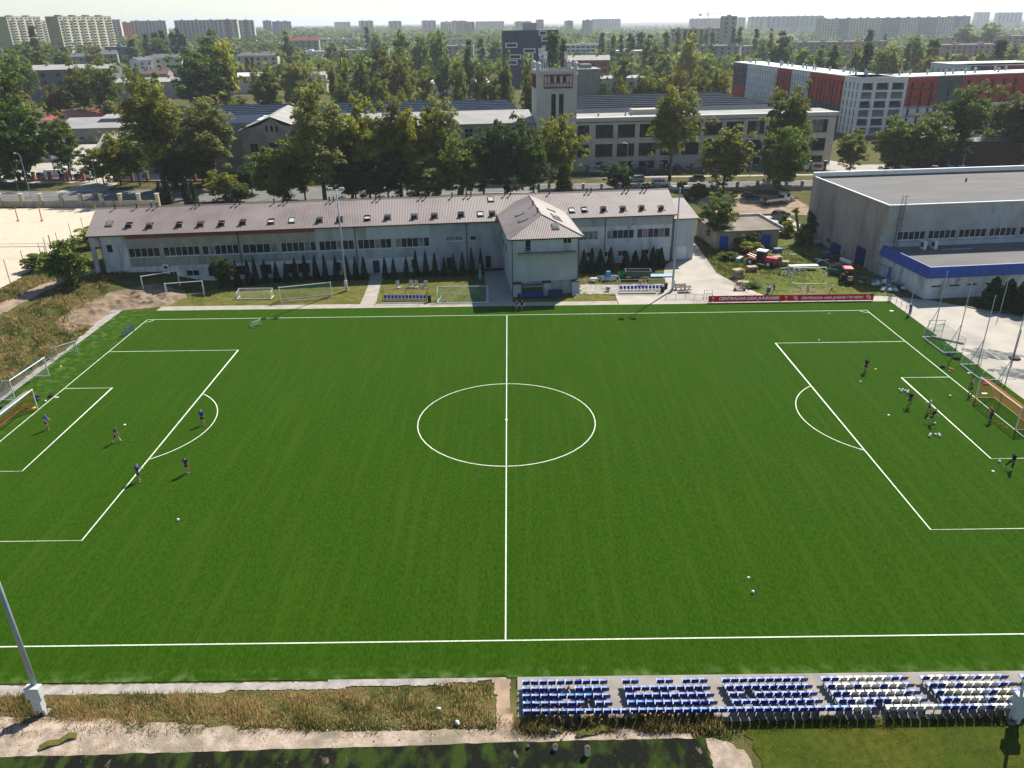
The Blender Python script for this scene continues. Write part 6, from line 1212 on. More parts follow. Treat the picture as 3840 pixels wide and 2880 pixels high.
a = gp(*B(4,220,740)); b = gp(*B(4,500,735)); c = (a+b)/2; goal('spare white goal standing in the yard beside the tractor',(c.x,c.y+.8,0),math.pi/2*3,w=(a-b).length,h=2.2,dt=.6,db=1.4)
goal('little blue-framed mini goal on the left goal line near the far corner',(*gp(*B(5,1125,232))[:2],.03),math.pi*.95,w=1.6,h=1.0,dt=.3,db=.6,fm=M_bdoor,nm=NB,pr=.05,cell=.2,group='mini goals')
goal('grey mini goal on the pitch near the far touchline, left half',(*gp(*B(2,10,1115))[:2],.03),2.4,w=1.3,h=.8,dt=.3,db=.6,fm=M_steel,nm=NW,pr=.035,cell=.2,group='mini goals')
c = gp(*B(5,585,445)); goal('pale mini goal lying by the stony edge at left',(c.x-.4,c.y+.4,.06),2.5,w=3.0,h=1.6,dt=.3,db=1.2,fm=M_plw,nm=NG,pr=.045,cell=.2,group='mini goals')
# ================================================================ DUGOUTS
sg = MB(); sg.box(-.2,.2,-.2,.2,.42,.46); sg.box(-.2,.2,.16,.22,.46,.82); sg.box(-.2,-.17,-.2,.16,.46,.5); sg.box(.17,.2,-.2,.16,.46,.5); sg.cyl((0,0,0),(0,0,.42),.03,.03,6,1); BSEAT = sg.mesh('seat',[plastic('dugout_seat',(0.015,0.06,0.42),.35),M_dark])
def dugout(label, a, b, n, H, fm, back=True, glass=None):
    d = b-a; L = d.length; t = thing('team_bench', label, 'dugout', (a.x,a.y,0), math.atan2(d.y,d.x), 'team benches')
    for i in range(n): put('seat', BSEAT, t, (.35+(L-.7)*i/(n-1),.5,0))
    mb = MB()
    for x in (0,L/2,L): mb.cyl((x,1.2,0),(x,1.2,H*.97),.035,.035,6)
    for x in (0,L): mb.cyl((x,0,0),(x,0,H),.035,.035,6); mb.cyl((x,0,H),(x,1.2,H*.97),.035,.035,6)
    mb.build('frame', fm, t); MB().cyl((-.05,0,H),(L+.05,0,H),.05,.05,6).build('top_bar', M_wood, t)
    MB().box(.1,L-.1,.45,.55,.12,.17).build('seat_rail', M_dark, t)
    if glass: MB().box(0,L,1.21,1.23,.1,H*.95).build('rear_screen', glass, t); MB().box(0,L,0,1.2,H*.98,H).build('roof_sheet', glass, t)
    return t
dugout('open team bench with twelve blue seats left of the wing',gp(*B(2,1095,903)),gp(*B(2,1475,903)),12,1.95,mat('dark_green_frame',(0.05,0.075,0.04),None,rough=.6))
dugout('open team bench with twelve blue seats on the yard right of the wing',gp(*B(3,928,822)),gp(*B(3,1312,815)),12,2.0,M_wood)
cw = lambda x,y: Vector((28.04,58.58,0))+Matrix.Rotation(TH,3,'Z')@Vector((x,y,0))
dugout('small shaded dugout with purple-blue seats against the wing',cw(-27.6,-17.2),cw(-24.5,-17.2),6,2.0,M_dark,glass=mat('tinted_screen',(0.06,0.065,0.05),None,rough=.3))
c = cw(-22.7,-16.6); tag(MB().box(-1.05,1.05,-.45,.45,0,1.05).build('storage_box', M_navy),'dark blue storage chest under the wing wall','box'); bpy.data.objects['storage_box'].location = c; bpy.data.objects['storage_box'].rotation_euler.z = TH
mb = MB(); mb.box(16.9,22.5,40.55,41.2,0,.2); struct(mb.build('bench_step', M_conc))
mb = MB(); mb.box(-18.6,-12.2,37.5,38.2,0,.06); struct(mb.build('bench_step', M_asph))
# ================================================================ PEOPLE
M_skin = mat('skin',(0.42,0.23,0.15),None,rough=.6); HAIR = {'dark':mat('hair_dark',(0.03,0.02,0.014),None,rough=.6),'blond':mat('hair_blond',(0.42,0.26,0.1),None,rough=.6),'brown':mat('hair_brown',(0.12,0.06,0.03),None,rough=.6)}
CL = {k:mat('cloth_'+k,c,tuple(v*.75 for v in c),9.0,.9) for k,c in {'blue':(0.02,0.06,0.36),'navy':(0.015,0.025,0.11),'black':(0.013,0.013,0.015),'white':(0.72,0.73,0.75),'red':(0.36,0.025,0.05),'lime':(0.5,0.6,0.1),'grey':(0.18,0.18,0.19),'lblue':(0.08,0.22,0.5)}.items()}
JOBS = []
def rotx(v, a, o): # rotate point about the x axis through o (positive = lean forward, towards +y)
    d = v-o; c,s = math.cos(a),math.sin(a); return o+Vector((d.x, d.y*c+d.z*s, -d.y*s+d.z*c))
def person(label, p, face, shirt, shorts, hair, socks='black', shoes='black', lean=.05, hl=0, kl=.05, hr=0, kr=.05, al=.1, el=.2, ar=.1, er=.2, ao=.14, head=.1, H=1.76, long=False, drop=0, hat=None, legs=None, group=None):
    s = H/1.78; hip = Vector((0,0,.93-drop)); J = {}
    def leg(sx,h,k):
        a = hip+Vector((sx*.095,0,-.02)); kn = a+Vector((sx*.02,math.sin(h)*.43,-math.cos(h)*.43)); an = kn+Vector((sx*.01,math.sin(h-k)*.43,-math.cos(h-k)*.43)); to = an+Vector((sx*.02,.17*math.cos(h-k)*.9,-.045+.1*math.sin(h-k))); return a,kn,an,to
    def arm(sx,a_,e):
        sh = rotx(hip+Vector((sx*.185,0,.52)),lean,hip); d = a_-0*lean; elb = sh+Vector((sx*math.sin(ao)*.29,math.sin(d)*.29*math.cos(ao),-math.cos(d)*math.cos(ao)*.29)); wr = elb+Vector((sx*math.sin(ao*.3)*.26,math.sin(d+e)*.26,-math.cos(d+e)*.26)); hd = wr+(wr-elb).normalized()*.09; return sh,elb,wr,hd
    tor = [hip+Vector((0,0,-.02)),rotx(hip+Vector((0,.005,.2)),lean*.8,hip),rotx(hip+Vector((0,0,.4)),lean,hip),rotx(hip+Vector((0,0,.53)),lean,hip)]
    nk = rotx(hip+Vector((0,.015,.62)),lean,hip); hc = nk+Vector((0,.03+math.sin(head)*.1,.09*math.cos(head))); ht = hc+Vector((0,math.sin(head)*.11,.1*math.cos(head)))
    Ll,Lr,Al,Ar = leg(-1,hl,kl),leg(1,hr,kr),arm(-1,al,el),arm(1,ar,er)
    low = min(Ll[3].z,Lr[3].z,Ll[2].z-.06,Lr[2].z-.06); dz = -(low-.035); off = Vector((0,0,dz))
    def skin(name, V, E, Rr): JOBS.append((name,[(v+off)*s for v in V],E,[(r*s*1.12,q*s*1.12) for r,q in Rr]))
    t = thing('person', label, 'person', (p.x,p.y,p.z), face, group)
    V = tor+[nk,hc,ht]; E = [(i,i+1) for i in range(6)]; Q = [(.14,.1),(.125,.095),(.15,.1),(.1,.08),(.052,.052),(.078,.095),(.07,.085)]
    V.append(hc+Vector((0,.105,-.01))); E.append((5,7)); Q.append((.02,.025))
    for S4,rs in ((Ll,[.085,.06,.042,.035]),(Lr,[.085,.06,.042,.035])):
        k = len(V); V += list(S4); Q += [(r,r) for r in rs]; E += [(0,k),(k,k+1),(k+1,k+2),(k+2,k+3)]
    for S4,rs in ((Al,[.055,.042,.028,.03]),(Ar,[.055,.042,.028,.03])):
        k = len(V); V += list(S4); Q += [(r,r) for r in rs]; E += [(3,k),(k,k+1),(k+1,k+2),(k+2,k+3)]
    skin((t,'body',M_skin,[(Al,-1),(Ar,1),off,s]),V,E,Q)
    V = tor+[rotx(hip+Vector((0,.01,.57)),lean,hip)]; E = [(0,1),(1,2),(2,3),(3,4)]; Q = [(.165,.125),(.15,.115),(.175,.12),(.12,.095),(.07,.065)]
    for S4 in (Al,Ar):
        k = len(V); V += [S4[0],S4[0].lerp(S4[1],.6)]+([S4[1],S4[0].lerp(S4[2],1) if False else S4[1].lerp(S4[2],.92)] if long else []); Q += [(.078,.078),(.066,.066)]+([(.058,.058),(.042,.042)] if long else []); E += [(3,k),(k,k+1)]+([(k+1,k+2),(k+2,k+3)] if long else [])
    skin((t,'shirt',CL[shirt],None),V,E,Q)
    V = [hip+Vector((0,0,.06)),hip+Vector((0,0,-.03))]; E = [(0,1)]; Q = [(.16,.125),(.155,.12)]
    for S4 in (Ll,Lr):
        k = len(V); V += [S4[0],S4[0].lerp(S4[1],.75)]+([S4[1],S4[1].lerp(S4[2],.9)] if legs else []); Q += [(.1,.1),(.092,.092)]+([(.075,.075),(.06,.06)] if legs else []); E += [(1,k),(k,k+1)]+([(k+1,k+2),(k+2,k+3)] if legs else [])
    skin((t,'shorts' if not legs else 'trousers',CL[shorts],None),V,E,Q)
    for S4 in (Ll,Lr):
        if not legs: skin((t,'sock',CL[socks],None),[S4[1].lerp(S4[2],.35),S4[1].lerp(S4[2],.7),S4[2]],[(0,1),(1,2)],[(.056,.056),(.05,.05),(.046,.046)])
        skin((t,'shoe',CL[shoes],None),[S4[2]+Vector((0,-.04,-.04)),S4[2].lerp(S4[3],.5)+Vector((0,0,-.01)),S4[3]],[(0,1),(1,2)],[(.045,.045),(.046,.04),(.036,.03)])
    skin((t,'hair' if not hat else 'cap',CL[hat] if hat else HAIR[hair],None),[hc+Vector((0,-.045,.0)),hc+Vector((0,-.03,.06)),ht+Vector((0,0,.0))],[(0,1),(1,2)],[(.075,.07),(.092,.095),(.075,.085)])
    return t
PI = math.pi
# face: rotation about z; 0 looks towards +y (far touchline), -pi/2 looks right
def at5(x,y): p = gp(*B(5,x,y),.03); return p
def at6(x,y): p = gp(*B(6,x,y),.03); return p
GT = 'players training in blue at the left end'; GR = 'players training in black at the right end'
person('player in blue kit standing still before the left goal',at5(415,1060),-PI*.55,'blue','navy','dark',socks='navy',shoes='lblue',al=.3,el=.6,ar=.2,er=.5,hl=-.05,hr=.1,group=GT)
person('player in blue walking head down outside the left goal area',at5(1012,1170),-PI*.5,'navy','navy','brown',socks='white',shoes='grey',hl=.45,kl=.1,hr=-.35,kr=.25,lean=.12,head=.5,group=GT)
person('blond player in bright blue shirt walking inside the left penalty arc',at5(1756,1022),PI*.1,'blue','black','blond',socks='grey',shoes='lime',hl=.15,kl=.05,hr=-.2,kr=.3,head=.3,group=GT)
person('player in blue on the left penalty area line, lower one',at5(1205,1508),-PI*.15,'blue','navy','brown',socks='navy',shoes='white',hl=.1,hr=-.12,kr=.2,ar=.5,er=1.0,ao=.25,group=GT)
person('player in dark blue bowing his head outside the left penalty area',at5(1624,1436),PI,'navy','black','dark',socks='grey',shoes='lime',lean=.22,head=1.0,hl=.08,hr=-.05,group=GT)
person('player in black standing by a ball in the right penalty area',at6(838,568),-PI*.3,'black','black','dark',hl=.12,hr=-.1,lean=.05,group=GR)
person('player in black with white back lettering swinging his leg',at6(1216,866),-PI*.15,'black','black','brown',hl=0,kl=.05,hr=.7,kr=1.2,lean=.05,al=.2,el=.8,ar=-.3,er=.4,ao=.4,group=GR)
person('player in white shirt at the right goal area line',at6(1384,918),PI*.35,'white','black','brown',hl=.15,hr=-.15,kr=.3,al=.5,el=1.0,ar=.1,group=GR)
person('player in black striding to a ball, right goal area',at6(1404,1008),-PI*.6,'black','black','dark',hl=.55,kl=.3,hr=-.6,kr=.8,lean=.3,al=-.5,el=.5,ar=.6,er=.6,ao=.35,socks='black',shoes='white',group=GR)
person('long-haired player in black with both hands raised to the head',at6(1746,762),PI*.2,'grey','black','blond',hl=.15,hr=-.1,al=2.4,el=1.5,ar=2.4,er=1.5,ao=.5,group=GR)
person('goalkeeper in red shirt crouching before the right goal',at6(1926,986),PI*.55,'red','black','brown',lean=.55,hl=.55,kl=.9,hr=.35,kr=.8,al=.5,el=.6,ar=.5,er=.6,ao=.35,long=True,legs=True,head=-.2,group=GR)
person('player in black kicking a ball below the right goal area',at6(2096,1406),PI*.5,'black','black','dark',hl=.0,kl=.1,hr=.75,kr=.2,lean=-.05,al=.3,ar=-.4,ao=.45,long=True,legs=True,shoes='white',group=GR)
def at4(x,y): p = gp(*B(4,x,y),.01); return p
person('runner in dark clothes with a backpack behind the banner',at4(48,838),PI*.5,'navy','black','dark',hl=.5,kl=.3,hr=-.5,kr=.8,lean=.18,al=-.5,el=1.0,ar=.5,er=1.1)
person('small runner in blue behind the middle of the banner',at4(340,840),PI*.5,'lblue','blue','dark',H=1.5,hl=.4,kl=.3,hr=-.4,kr=.8,lean=.12,al=-.5,el=1.2,ar=.5,er=1.2)
person('runner in white shirt and black shorts behind the banner',at4(545,836),PI*.5,'white','black','dark',hl=.5,kl=.25,hr=-.5,kr=.7,lean=.1,al=-.4,el=1.1,ar=.5,er=1.2)
person('person in dark top and white cap leaning at the rail corner',at4(1222,1022),PI*.6,'navy','lblue','dark',hat='white',lean=.15,legs=True,al=.6,el=.5,ar=.6,er=.5,shoes='white')
def at3(x,y): p = gp(*B(3,x,y),.03); return p
person('seated person in black on the turf edge, left of a pair',at3(45,970),PI*.9,'black','grey','dark',drop=.45,hl=1.45,kl=1.5,hr=1.3,kr=1.4,lean=.3,al=.7,el=.4,ar=.7,er=.4,legs=True,shoes='white')
person('seated person in black on the turf edge, right of a pair',at3(85,968),PI*1.05,'black','grey','dark',drop=.45,hl=1.35,kl=1.5,hr=1.45,kr=1.4,lean=.25,al=.7,el=.4,ar=.7,er=.4,legs=True,shoes='white')
tmp = []
for name,V,E,Rr in JOBS:
    me = bpy.data.meshes.new('tmp'); me.from_pydata([tuple(v) for v in V],E,[]); o = bpy.data.objects.new('tmp',me); COL.objects.link(o)
    o.modifiers.new('s','SKIN'); 
    if not me.skin_vertices:
        with bpy.context.temp_override(object=o, active_object=o): bpy.ops.mesh.customdata_skin_add()
    for i,r in enumerate(Rr): me.skin_vertices[0].data[i].radius = r
    me.skin_vertices[0].data[0].use_root = True; m_ = o.modifiers.new('u','SUBSURF'); m_.levels = 1; m_.render_levels = 1; tmp.append(o)
dg = bpy.context.evaluated_depsgraph_get(); dg.update()
for (name,V,E,Rr),o in zip(JOBS,tmp):
    t,nm,m,ex = name; me = bpy.data.meshes.new_from_object(o.evaluated_get(dg)); mb = MB(); mb.v = [tuple(v.co) for v in me.vertices]; mb.f = [tuple(q.vertices) for q in me.polygons]; mb.m = [0]*len(mb.f)
    if ex:
        off,s = ex[2],ex[3]
        for A,sx in ex[:2]:
            wr,hd = (A[2]+off)*s,(A[3]+off)*s; d = (hd-wr).normalized(); sd = d.cross(Vector((0,1,0))); sd = sd.normalized() if sd.length > .1 else Vector((1,0,0)); fw = d.cross(sd)
            for k,(o_,ln) in enumerate(((-.03,.07),(-.01,.08),(.01,.075),(.03,.06))): a_ = hd+sd*o_-d*.01; mb.tube([a_,a_+d*ln*.55,a_+d*ln*.95+fw*.02],[.009,.009,.007],5)
            a_ = wr+d*.03; mb.tube([a_,a_+fw*.04*1+d*.03,a_+fw*.05+d*.06],[.011,.01,.008],5)
    mb.build(nm, m, t, True); bpy.data.meshes.remove(me)
for o in tmp: me = o.data; bpy.data.objects.remove(o); bpy.data.meshes.remove(me)
# ================================================================ BALLS AND TRAINING KIT
def ballmat():
    m = bpy.data.materials.new('football'); m.use_nodes = True; n = m.node_tree; b = n.nodes['Principled BSDF']; tc = n.nodes.new('ShaderNodeTexCoord'); vo = n.nodes.new('ShaderNodeTexVoronoi'); vo.inputs['Scale'].default_value = 9; rp = n.nodes.new('ShaderNodeMapRange'); rp.inputs[1].default_value = .28; rp.inputs[2].default_value = .34
    mx = n.nodes.new('ShaderNodeMix'); mx.data_type = 'RGBA'; mx.inputs[6].default_value = (.05,.05,.06,1); mx.inputs[7].default_value = (.78,.78,.75,1); n.links.new(tc.outputs['Object'],vo.inputs['Vector']); n.links.new(vo.outputs['Distance'],rp.inputs[0]); n.links.new(rp.outputs[0],mx.inputs[0]); n.links.new(mx.outputs[2],b.inputs['Base Color']); b.inputs['Roughness'].default_value = .4; return m
BALL = MB().sphere((0,0,.12),.118,0,14,9).mesh('ball', ballmat(), True)
def ball(p, label): o = put('football', BALL, None, (p.x,p.y,.03), sr.uniform(0,6)); tag(o,label,'ball','training footballs'); return o
for x,y,l in [(527,62,'ball on the pitch near the far right corner'),(440,291,'ball lying on the far line of the right penalty area'),(797,651,'ball below the lone player in the right penalty area'),(1571,772,'single ball between the right goal and its goal area line'),(1440,1010,'ball just right of the striding player in black'),(1998,1339,'ball at the foot of the kicking player, lower right')]: ball(at6(x,y+6),l)
for i,(x,y) in enumerate([(1133,716),(1150,730),(1163,718),(1185,728),(1203,742),(1208,730)]): ball(at6(x,y+6),'ball in the cluster outside the right goal area, '+ordw(i+1)+' from left')
for i,(x,y) in enumerate([(1393,1118),(1402,1104),(1445,1106),(1475,1104),(1482,1118)]): ball(at6(x,y+6),'ball in the lower group of five, '+ordw(i+1)+' from left')
ball(gp(*D(1626,1281),.03),'ball alone in the near right half of the pitch'); ball(gp(*D(385,1125),.03),'ball alone in the near left half of the pitch'); ball(at4(97,912),'ball lying against the red banner'); ball(at5(395,824),'ball beside the left goal by the black bag')
def disc(p, m, label, r=.13, h=.06): mb = MB(); mb.cyl((0,0,0),(0,0,h),r,r*.35,14); o = mb.build('marker_disc', m); o.location = (p.x,p.y,.035); tag(o,label,'marker','marker discs')
M_dy,M_dw = mat('disc_yellow',(0.7,0.62,0.12),None,rough=.5),mat('disc_white',(0.75,0.75,0.72),None,rough=.5)
disc(at6(930,538),M_dy,'yellow marker disc right of the lone player'); disc(at6(1043,935),M_dw,'pale marker disc outside the right goal area'); disc(at6(1945,1420),M_dw,'white marker disc at the lower right'); disc(at5(1078,1019),M_dw,'white marker disc outside the left goal area'); disc(at5(525,515),M_dy,'pale disc near the spare goal on the left edge',.12); disc(gp(*D(1617,1247),.03),M_dw,'tiny white disc above the lone ball in the near right half',.1); disc(at5(295,872),M_dy,'pale yellow disc inside the left goal',.2)
def board(p, m, label, w=.6, d=.4): o = MB().box(-w/2,w/2,-d/2,d/2,0,.05).build('flat_board', m); o.location = (p.x,p.y,.035); tag(o,label,'board','white boards on the turf')
board(at6(1870,752),M_white,'white board lying inside the right goal',.55,.3); board(at6(1067,38),M_white,'white board lying at the far right corner',.5,.3); board(at6(1738,575),M_white,'small white board by the nearer tipped goal',.35,.2); board(at5(490,785),M_white,'small white paper left of the goal area line',.4,.2)
def bag(p, m, label, w=.6, h=.28):
    mb = MB(); mb.sphere((0,0,h*.5),.5,0,10,6,(w,w*.55,h)); mb.sphere((w*.35,.08,h*.45),.3,0,8,5,(w*.8,w*.6,h)); mb.tube([(-w*.3,0,h*.9),(0,0,h*1.35),(w*.3,0,h*.9)],.02,5); o = mb.build('kit_bag', m, None, True); o.location = (p.x,p.y,.035); o.rotation_euler.z = sr.uniform(0,3); tag(o,label,'bag','kit bags by the goals')
bag(at6(1560,418),CL['blue'],'blue bag at the corner of the farther tipped goal'); bag(at6(1630,455),CL['black'],'long black bag right of the blue bag',.9); bag(at6(1508,530),CL['black'],'black bag on the right goal line'); bag(at6(1587,543),mat('cloth_orange',(0.6,0.1,0.03),None,rough=.9),'orange-red bib pile behind the right goal line',.7,.15); bag(at6(1570,563),CL['lblue'],'small light blue bag below the orange bibs',.4,.15); bag(at6(1880,672),CL['red'],'red clothing pile behind the right goal',.9,.2); bag(at5(325,808),CL['blue'],'blue bag beside the left goal post',.55); bag(at5(440,778),CL['black'],'black bag on the grass above the left goal',.8); bag(at5(320,790),CL['black'],'black bag behind the blue bag at left',.5); bag(at5(233,882),CL['red'],'dark red glove bag inside the left goal',.4,.2); bag(at5(20,885),CL['black'],'black bag with white ball net at the left edge',.6)
M_or = mat('orange_plastic',(0.62,0.16,0.03),None,rough=.5)
def hurdle(p, rz, label):
    t = thing('training_hurdle', label, 'hurdle', (p.x,p.y,.03), rz, 'orange training hurdles'); MB().cyl((-.3,0,.16),(.3,0,.16),.02,.02,6).build('bar', M_or, t)
    for s in (-1,1): mb = MB(); mb.cyl((s*.3,0,0),(s*.3,0,.16),.02,.02,6); mb.cyl((s*.3,-.12,.01),(s*.3,.12,.01),.02,.02,6); mb.build('leg', M_or, t)
for i,(x,y) in enumerate([(1765,806),(1778,826),(1808,849)]): hurdle(at6(x,y),.1,'orange hurdle left of the right goal post, '+ordw(i+1)+' from top')
for i,(x,y) in enumerate([(1972,998),(2003,1024),(2040,1052)]): hurdle(at6(x,y),.1,'orange hurdle right of the goalkeeper, '+ordw(i+1)+' from top')
# ================================================================ POSTS, FENCES AND NETS
def pole(b, t_, m, label, r=.06, z=0, brace=None, name='pole', group=None, cat='pole'):
    p = gp(*b, z); q = aty(*t_, p.y); H = max(1.2,q.z-p.z); t = thing(name, label, cat, (p.x,p.y,p.z), 0, group); MB().cyl((0,0,-.1),(0,0,H),r,r*.8,8).build('shaft', m, t)
    if brace: MB().cyl((brace,0,0),(0,0,H*.38),r*.7,r*.7,6).build('brace', m, t)
    MB().box(-r*2,r*2,-r*2,r*2,-.1,.06).build('foot', M_conc, t); return p
Z7 = lambda x,y: (3300+x*.2441, 1100+y*.2441)
for i,(b,t_) in enumerate([(Z7(440,320),B(4,1280,780)),(Z7(835,565),B(4,1570,640)),(Z7(1165,850),B(4,1765,745)),(Z7(1500,1105),B(4,1985,850)),(Z7(1915,1420),(3860,1180))]): pole(b,t_,M_steel,'tall ball-net pole along the right pitch edge, '+ordw(i+1)+' from far end',.06,0,-1.2 if i else None,group='ball-net poles')
pole(B(4,2000,1010),B(4,2060,700),M_steel,'thin pole standing before the dark conifers',.05); pole(Z7(2050,1000),(3840,1235),M_dark,'pole with dark rubber base on the gravel lot',.06)
p = gp(*Z7(2060,1005)); tag(MB().cyl((p.x,p.y,0),(p.x,p.y,.22),.75,.6,14).build('rubber_disc', M_rubber),'round dark rubber weight on the gravel lot','weight')
M_gpole = M_green
for i,(x0,y0,x1,y1) in enumerate([(98,770,30,540),(232,660,165,460),(370,560,322,395),(508,425,475,300),(638,420,597,225),(737,345,690,175)]): pole(B(1,x0,y0),B(1,x1,y1),M_gpole,'green fence pole along the sand court, '+ordw(i+1)+' from left',.06,1.7,group='sand court poles')
pole(B(1,430,572),B(1,375,345),M_gpole,'green goal post at the sand court edge',.06,1.7)
M_opad = mat('orange_pad',(0.48,0.2,0.05),None,rough=.7)
for i,(x0,y0,x1,y1) in enumerate([(157,200,130,85),(363,198,335,85),(450,455,422,325),(830,130,822,70)]): pole(B(1,x0,y0),B(1,x1,y1),M_opad,'orange padded volleyball post, '+ordw(i+1)+' from left',.12,1.1,group='volleyball posts',name='volleyball_post')
for i,(x0,y0,x1,y1) in enumerate([(160,730,90,480),(512,730,445,470),(885,860,800,480),(990,872,975,815),(1075,862,1048,762),(1152,856,1120,718)]): pole(T(5,x0,y0),T(5,x1,y1),M_gpole,'green pole at the yellowish street wall, '+ordw(i+1)+' from left',.08,.05,group='green street-wall poles')
mb = MB(); a = gp(*B(1,-60,405),4.2); b = gp(*B(1,380,395),4.2); a2 = gp(*B(1,-60,355),4.6); 
t = thing('beach_goal','tubular beach soccer goal at the left sand court','goal',(a.x,a.y,1.6)); w_ = b.x-a.x; mb.tube([(0,0,0),(0,0,2.1),(w_,0,2.1),(w_,0,0)],.06,6); mb.tube([(0,0,2.1),(0,2,2.1),(w_,2,2.1),(w_,0,2.1)],.04,6); mb.build('frame', M_steel, t)
# rail at the right pitch corner
def rail(label, pts, H, m, name='rail_fence', n=4, mid=True):
    t = thing(name, label, 'fence', (pts[0].x,pts[0].y,0)); o = pts[0].copy(); o.z = 0
    for a,b in zip(pts,pts[1:]):
        a,b = a-o,b-o; a.z = b.z = 0; MB().cyl(a+Vector((0,0,H)),b+Vector((0,0,H)),.035,.035,6).build('top_rail', m, t)
        if mid: MB().cyl(a+Vector((0,0,H*.5)),b+Vector((0,0,H*.5)),.02,.02,6).build('middle_rail', m, t)
        for i in range(n+1): q = a.lerp(b,i/n); MB().cyl(q,q+Vector((0,0,H)),.035,.035,6).build('post', m, t)
    return t
rail('white rail fence at the far right corner of the pitch',[gp(*B(4,1035,895)),gp(*B(4,1062,897)),gp(*B(4,1235,1010))],1.1,M_steel)
rail('green top rail beside the small bench stack',[gp(*B(3,1965,790)),gp(*B(3,2195,850))],1.1,M_green,n=3,mid=False)
rail('grey barrier left of the red banner',[gp(*B(3,1658,865)),gp(*B(3,1728,862))],1.1,M_steel,n=1); rail('grey barrier end turned towards the banner',[gp(*B(3,1678,890)),gp(*B(3,1730,905))],1.1,M_steel,n=1)
rail('low grey wire barrier before the right team bench',[gp(*B(3,1330,880)),gp(*B(3,1500,870)),gp(*B(3,1655,885))],.7,M_steel,n=2,mid=False)
t = rail('steel barrier stand on the lot by the ball-net poles',[gp(*Z7(735,545)),gp(*Z7(975,545))],1.2,M_dark,n=1)
# chain-link fence with shrubs between yard and grass
pts = [gp(*B(3,1590,400)),gp(*B(3,1720,590)),gp(*B(3,1840,690)),gp(*B(3,1990,790))]; t = thing('mesh_fence','green mesh fence overgrown with weeds beside the yard','fence',(0,0,0))
for a,b in zip(pts,pts[1:]):
    n_ = max(2,int((b-a).length/2.5))
    for i in range(n_): q = a.lerp(b,i/n_); MB().cyl((q.x,q.y,0),(q.x,q.y,1.5),.035,.035,6).build('post', M_dark, t)
    net(t,[((a.x,a.y,1.45),(b.x,b.y,1.45),(b.x,b.y,.05),(a.x,a.y,.05))],M_dark,.25,.006,'wire_mesh')
# walls along the street
def pwall(label, pts, h, hp, m, cap, pw=.5, low=.9, name='pillar_wall', z0=None, panel_m=None):
    t = thing(name, label, 'wall', (0,0,0)); P = [Vector((p[0],p[1],terr(*p[:2]))) for p in pts]
    for a,b in zip(P,P[1:]):
        d = (b-a); L_ = d.length; u = Vector((d.x,d.y,0)).normalized(); nn = Vector((-u.y,u.x,0)); q0,q1 = a+u*pw/2,b-u*pw/2; mb = MB(); mb.prism([tuple(q0-nn*.12-Vector((0,0,.3))),tuple(q1-nn*.12-Vector((0,0,.3))),tuple(q1+nn*.12-Vector((0,0,.3))),tuple(q0+nn*.12-Vector((0,0,.3)))],low+.3); mb.build('wall_panel', panel_m or m, t)
        mb = MB(); mb.cyl(q0+Vector((0,0,h)),q1+Vector((0,0,h)),.025,.025,5); mb.cyl(q0+Vector((0,0,low+.15)),q1+Vector((0,0,low+.15)),.025,.025,5)
        for i in range(12): c = q0.lerp(q1,(i+.5)/12); mb.cyl(c+Vector((0,0,low)),c+Vector((0,0,h)),.015,.015,4)
        mb.build('railing', M_dark, t)
    for p in P:
        mb = MB(); mb.box(p.x-pw/2,p.x+pw/2,p.y-pw/2,p.y+pw/2,p.z-.3,p.z+hp,0); mb.box(p.x-pw*.62,p.x+pw*.62,p.y-pw*.62,p.y+pw*.62,p.z+hp,p.z+hp+.15,1); mb.build('pillar', [m,cap], t)
    return t
M_yw = mat('yellow_wall_plaster',(0.40,0.35,0.225),(0.33,0.28,0.19),0.8,.9,.2,5.0,det=9,c3=(0.22,0.21,0.19),sc3=.4,lo3=.52,hi3=.7)
pwall('yellowish street wall with tall pillars behind the sand court',[tuple(gp(*T(5,x,868),.05)[:2]) for x in (-150,20,205,370,545,712,890,1055,1215,1375)],2.3,3.0,M_yw,M_cornice,.7,1.5)
pwall('low grey street wall with pillars behind the club roof',[(7.5,118.1)]+[tuple(gp(*T(7,x,738))[:2]) for x in (320,)]+[(18.2,118.2),(22.6,118.2),(27,118.2),(31.5,118.2),(36.3,118.2),(41,118.2),(45.8,118.2),(50.5,118.2),(55.2,118.2),(60,118.2),(66.9,118.2),(70.7,118.1),(76,118.1)],1.6,2.0,M_conc,M_cornice,.6,.8)
fxs = [17.5+4.0*i for i in range(18)]
ff = pwall('dark factory fence with brick pillars and hanging banners',[(x,143.5) for x in fxs],2.3,2.5,mat('dark_pillar',(0.12,0.10,0.09),(0.09,0.08,0.07),1.0,.9),M_cornice,.55,.3)
pwall('brick gate pillars and low fence of the left courtyard',[tuple(gp(*T(5,x,645))[:2]) for x in (170,300,440,590,730)],1.6,2.3,M_brick,M_brick,.7,.35); pwall('pale-capped pillars and fence right of the blue billboard',[tuple(gp(*T(5,x,650))[:2]) for x in (1000,1150,1280,1420,1560,1690,1820)],1.6,2.6,M_brick,M_cornice,.7,.35)
def poster(label, i, m, lines=(), w=3.2, h=1.9, extra=None):
    x = fxs[i]+.4; t = thing('fence_banner', label, 'banner', (x,143.15,.45), 0, 'banners on the factory fence'); MB().box(0,w,-.02,.02,0,h).build('sheet', m, t)
    for (s_,zz,hh,a,b,mm) in lines: text(s_,t,a,-.03,zz,b-a,hh,mm,0)
    return t
M_pb,M_pg,M_pc = mat('poster_black',(0.018,0.02,0.022),None,rough=.6),mat('poster_grey',(0.12,0.125,0.125),(0.09,0.095,0.095),2.0,.6),mat('poster_cream',(0.42,0.36,0.26),(0.36,0.3,0.22),1.0,.7)
t = poster('grey banner with pale text lines, leftmost on the factory fence',1,M_pg)
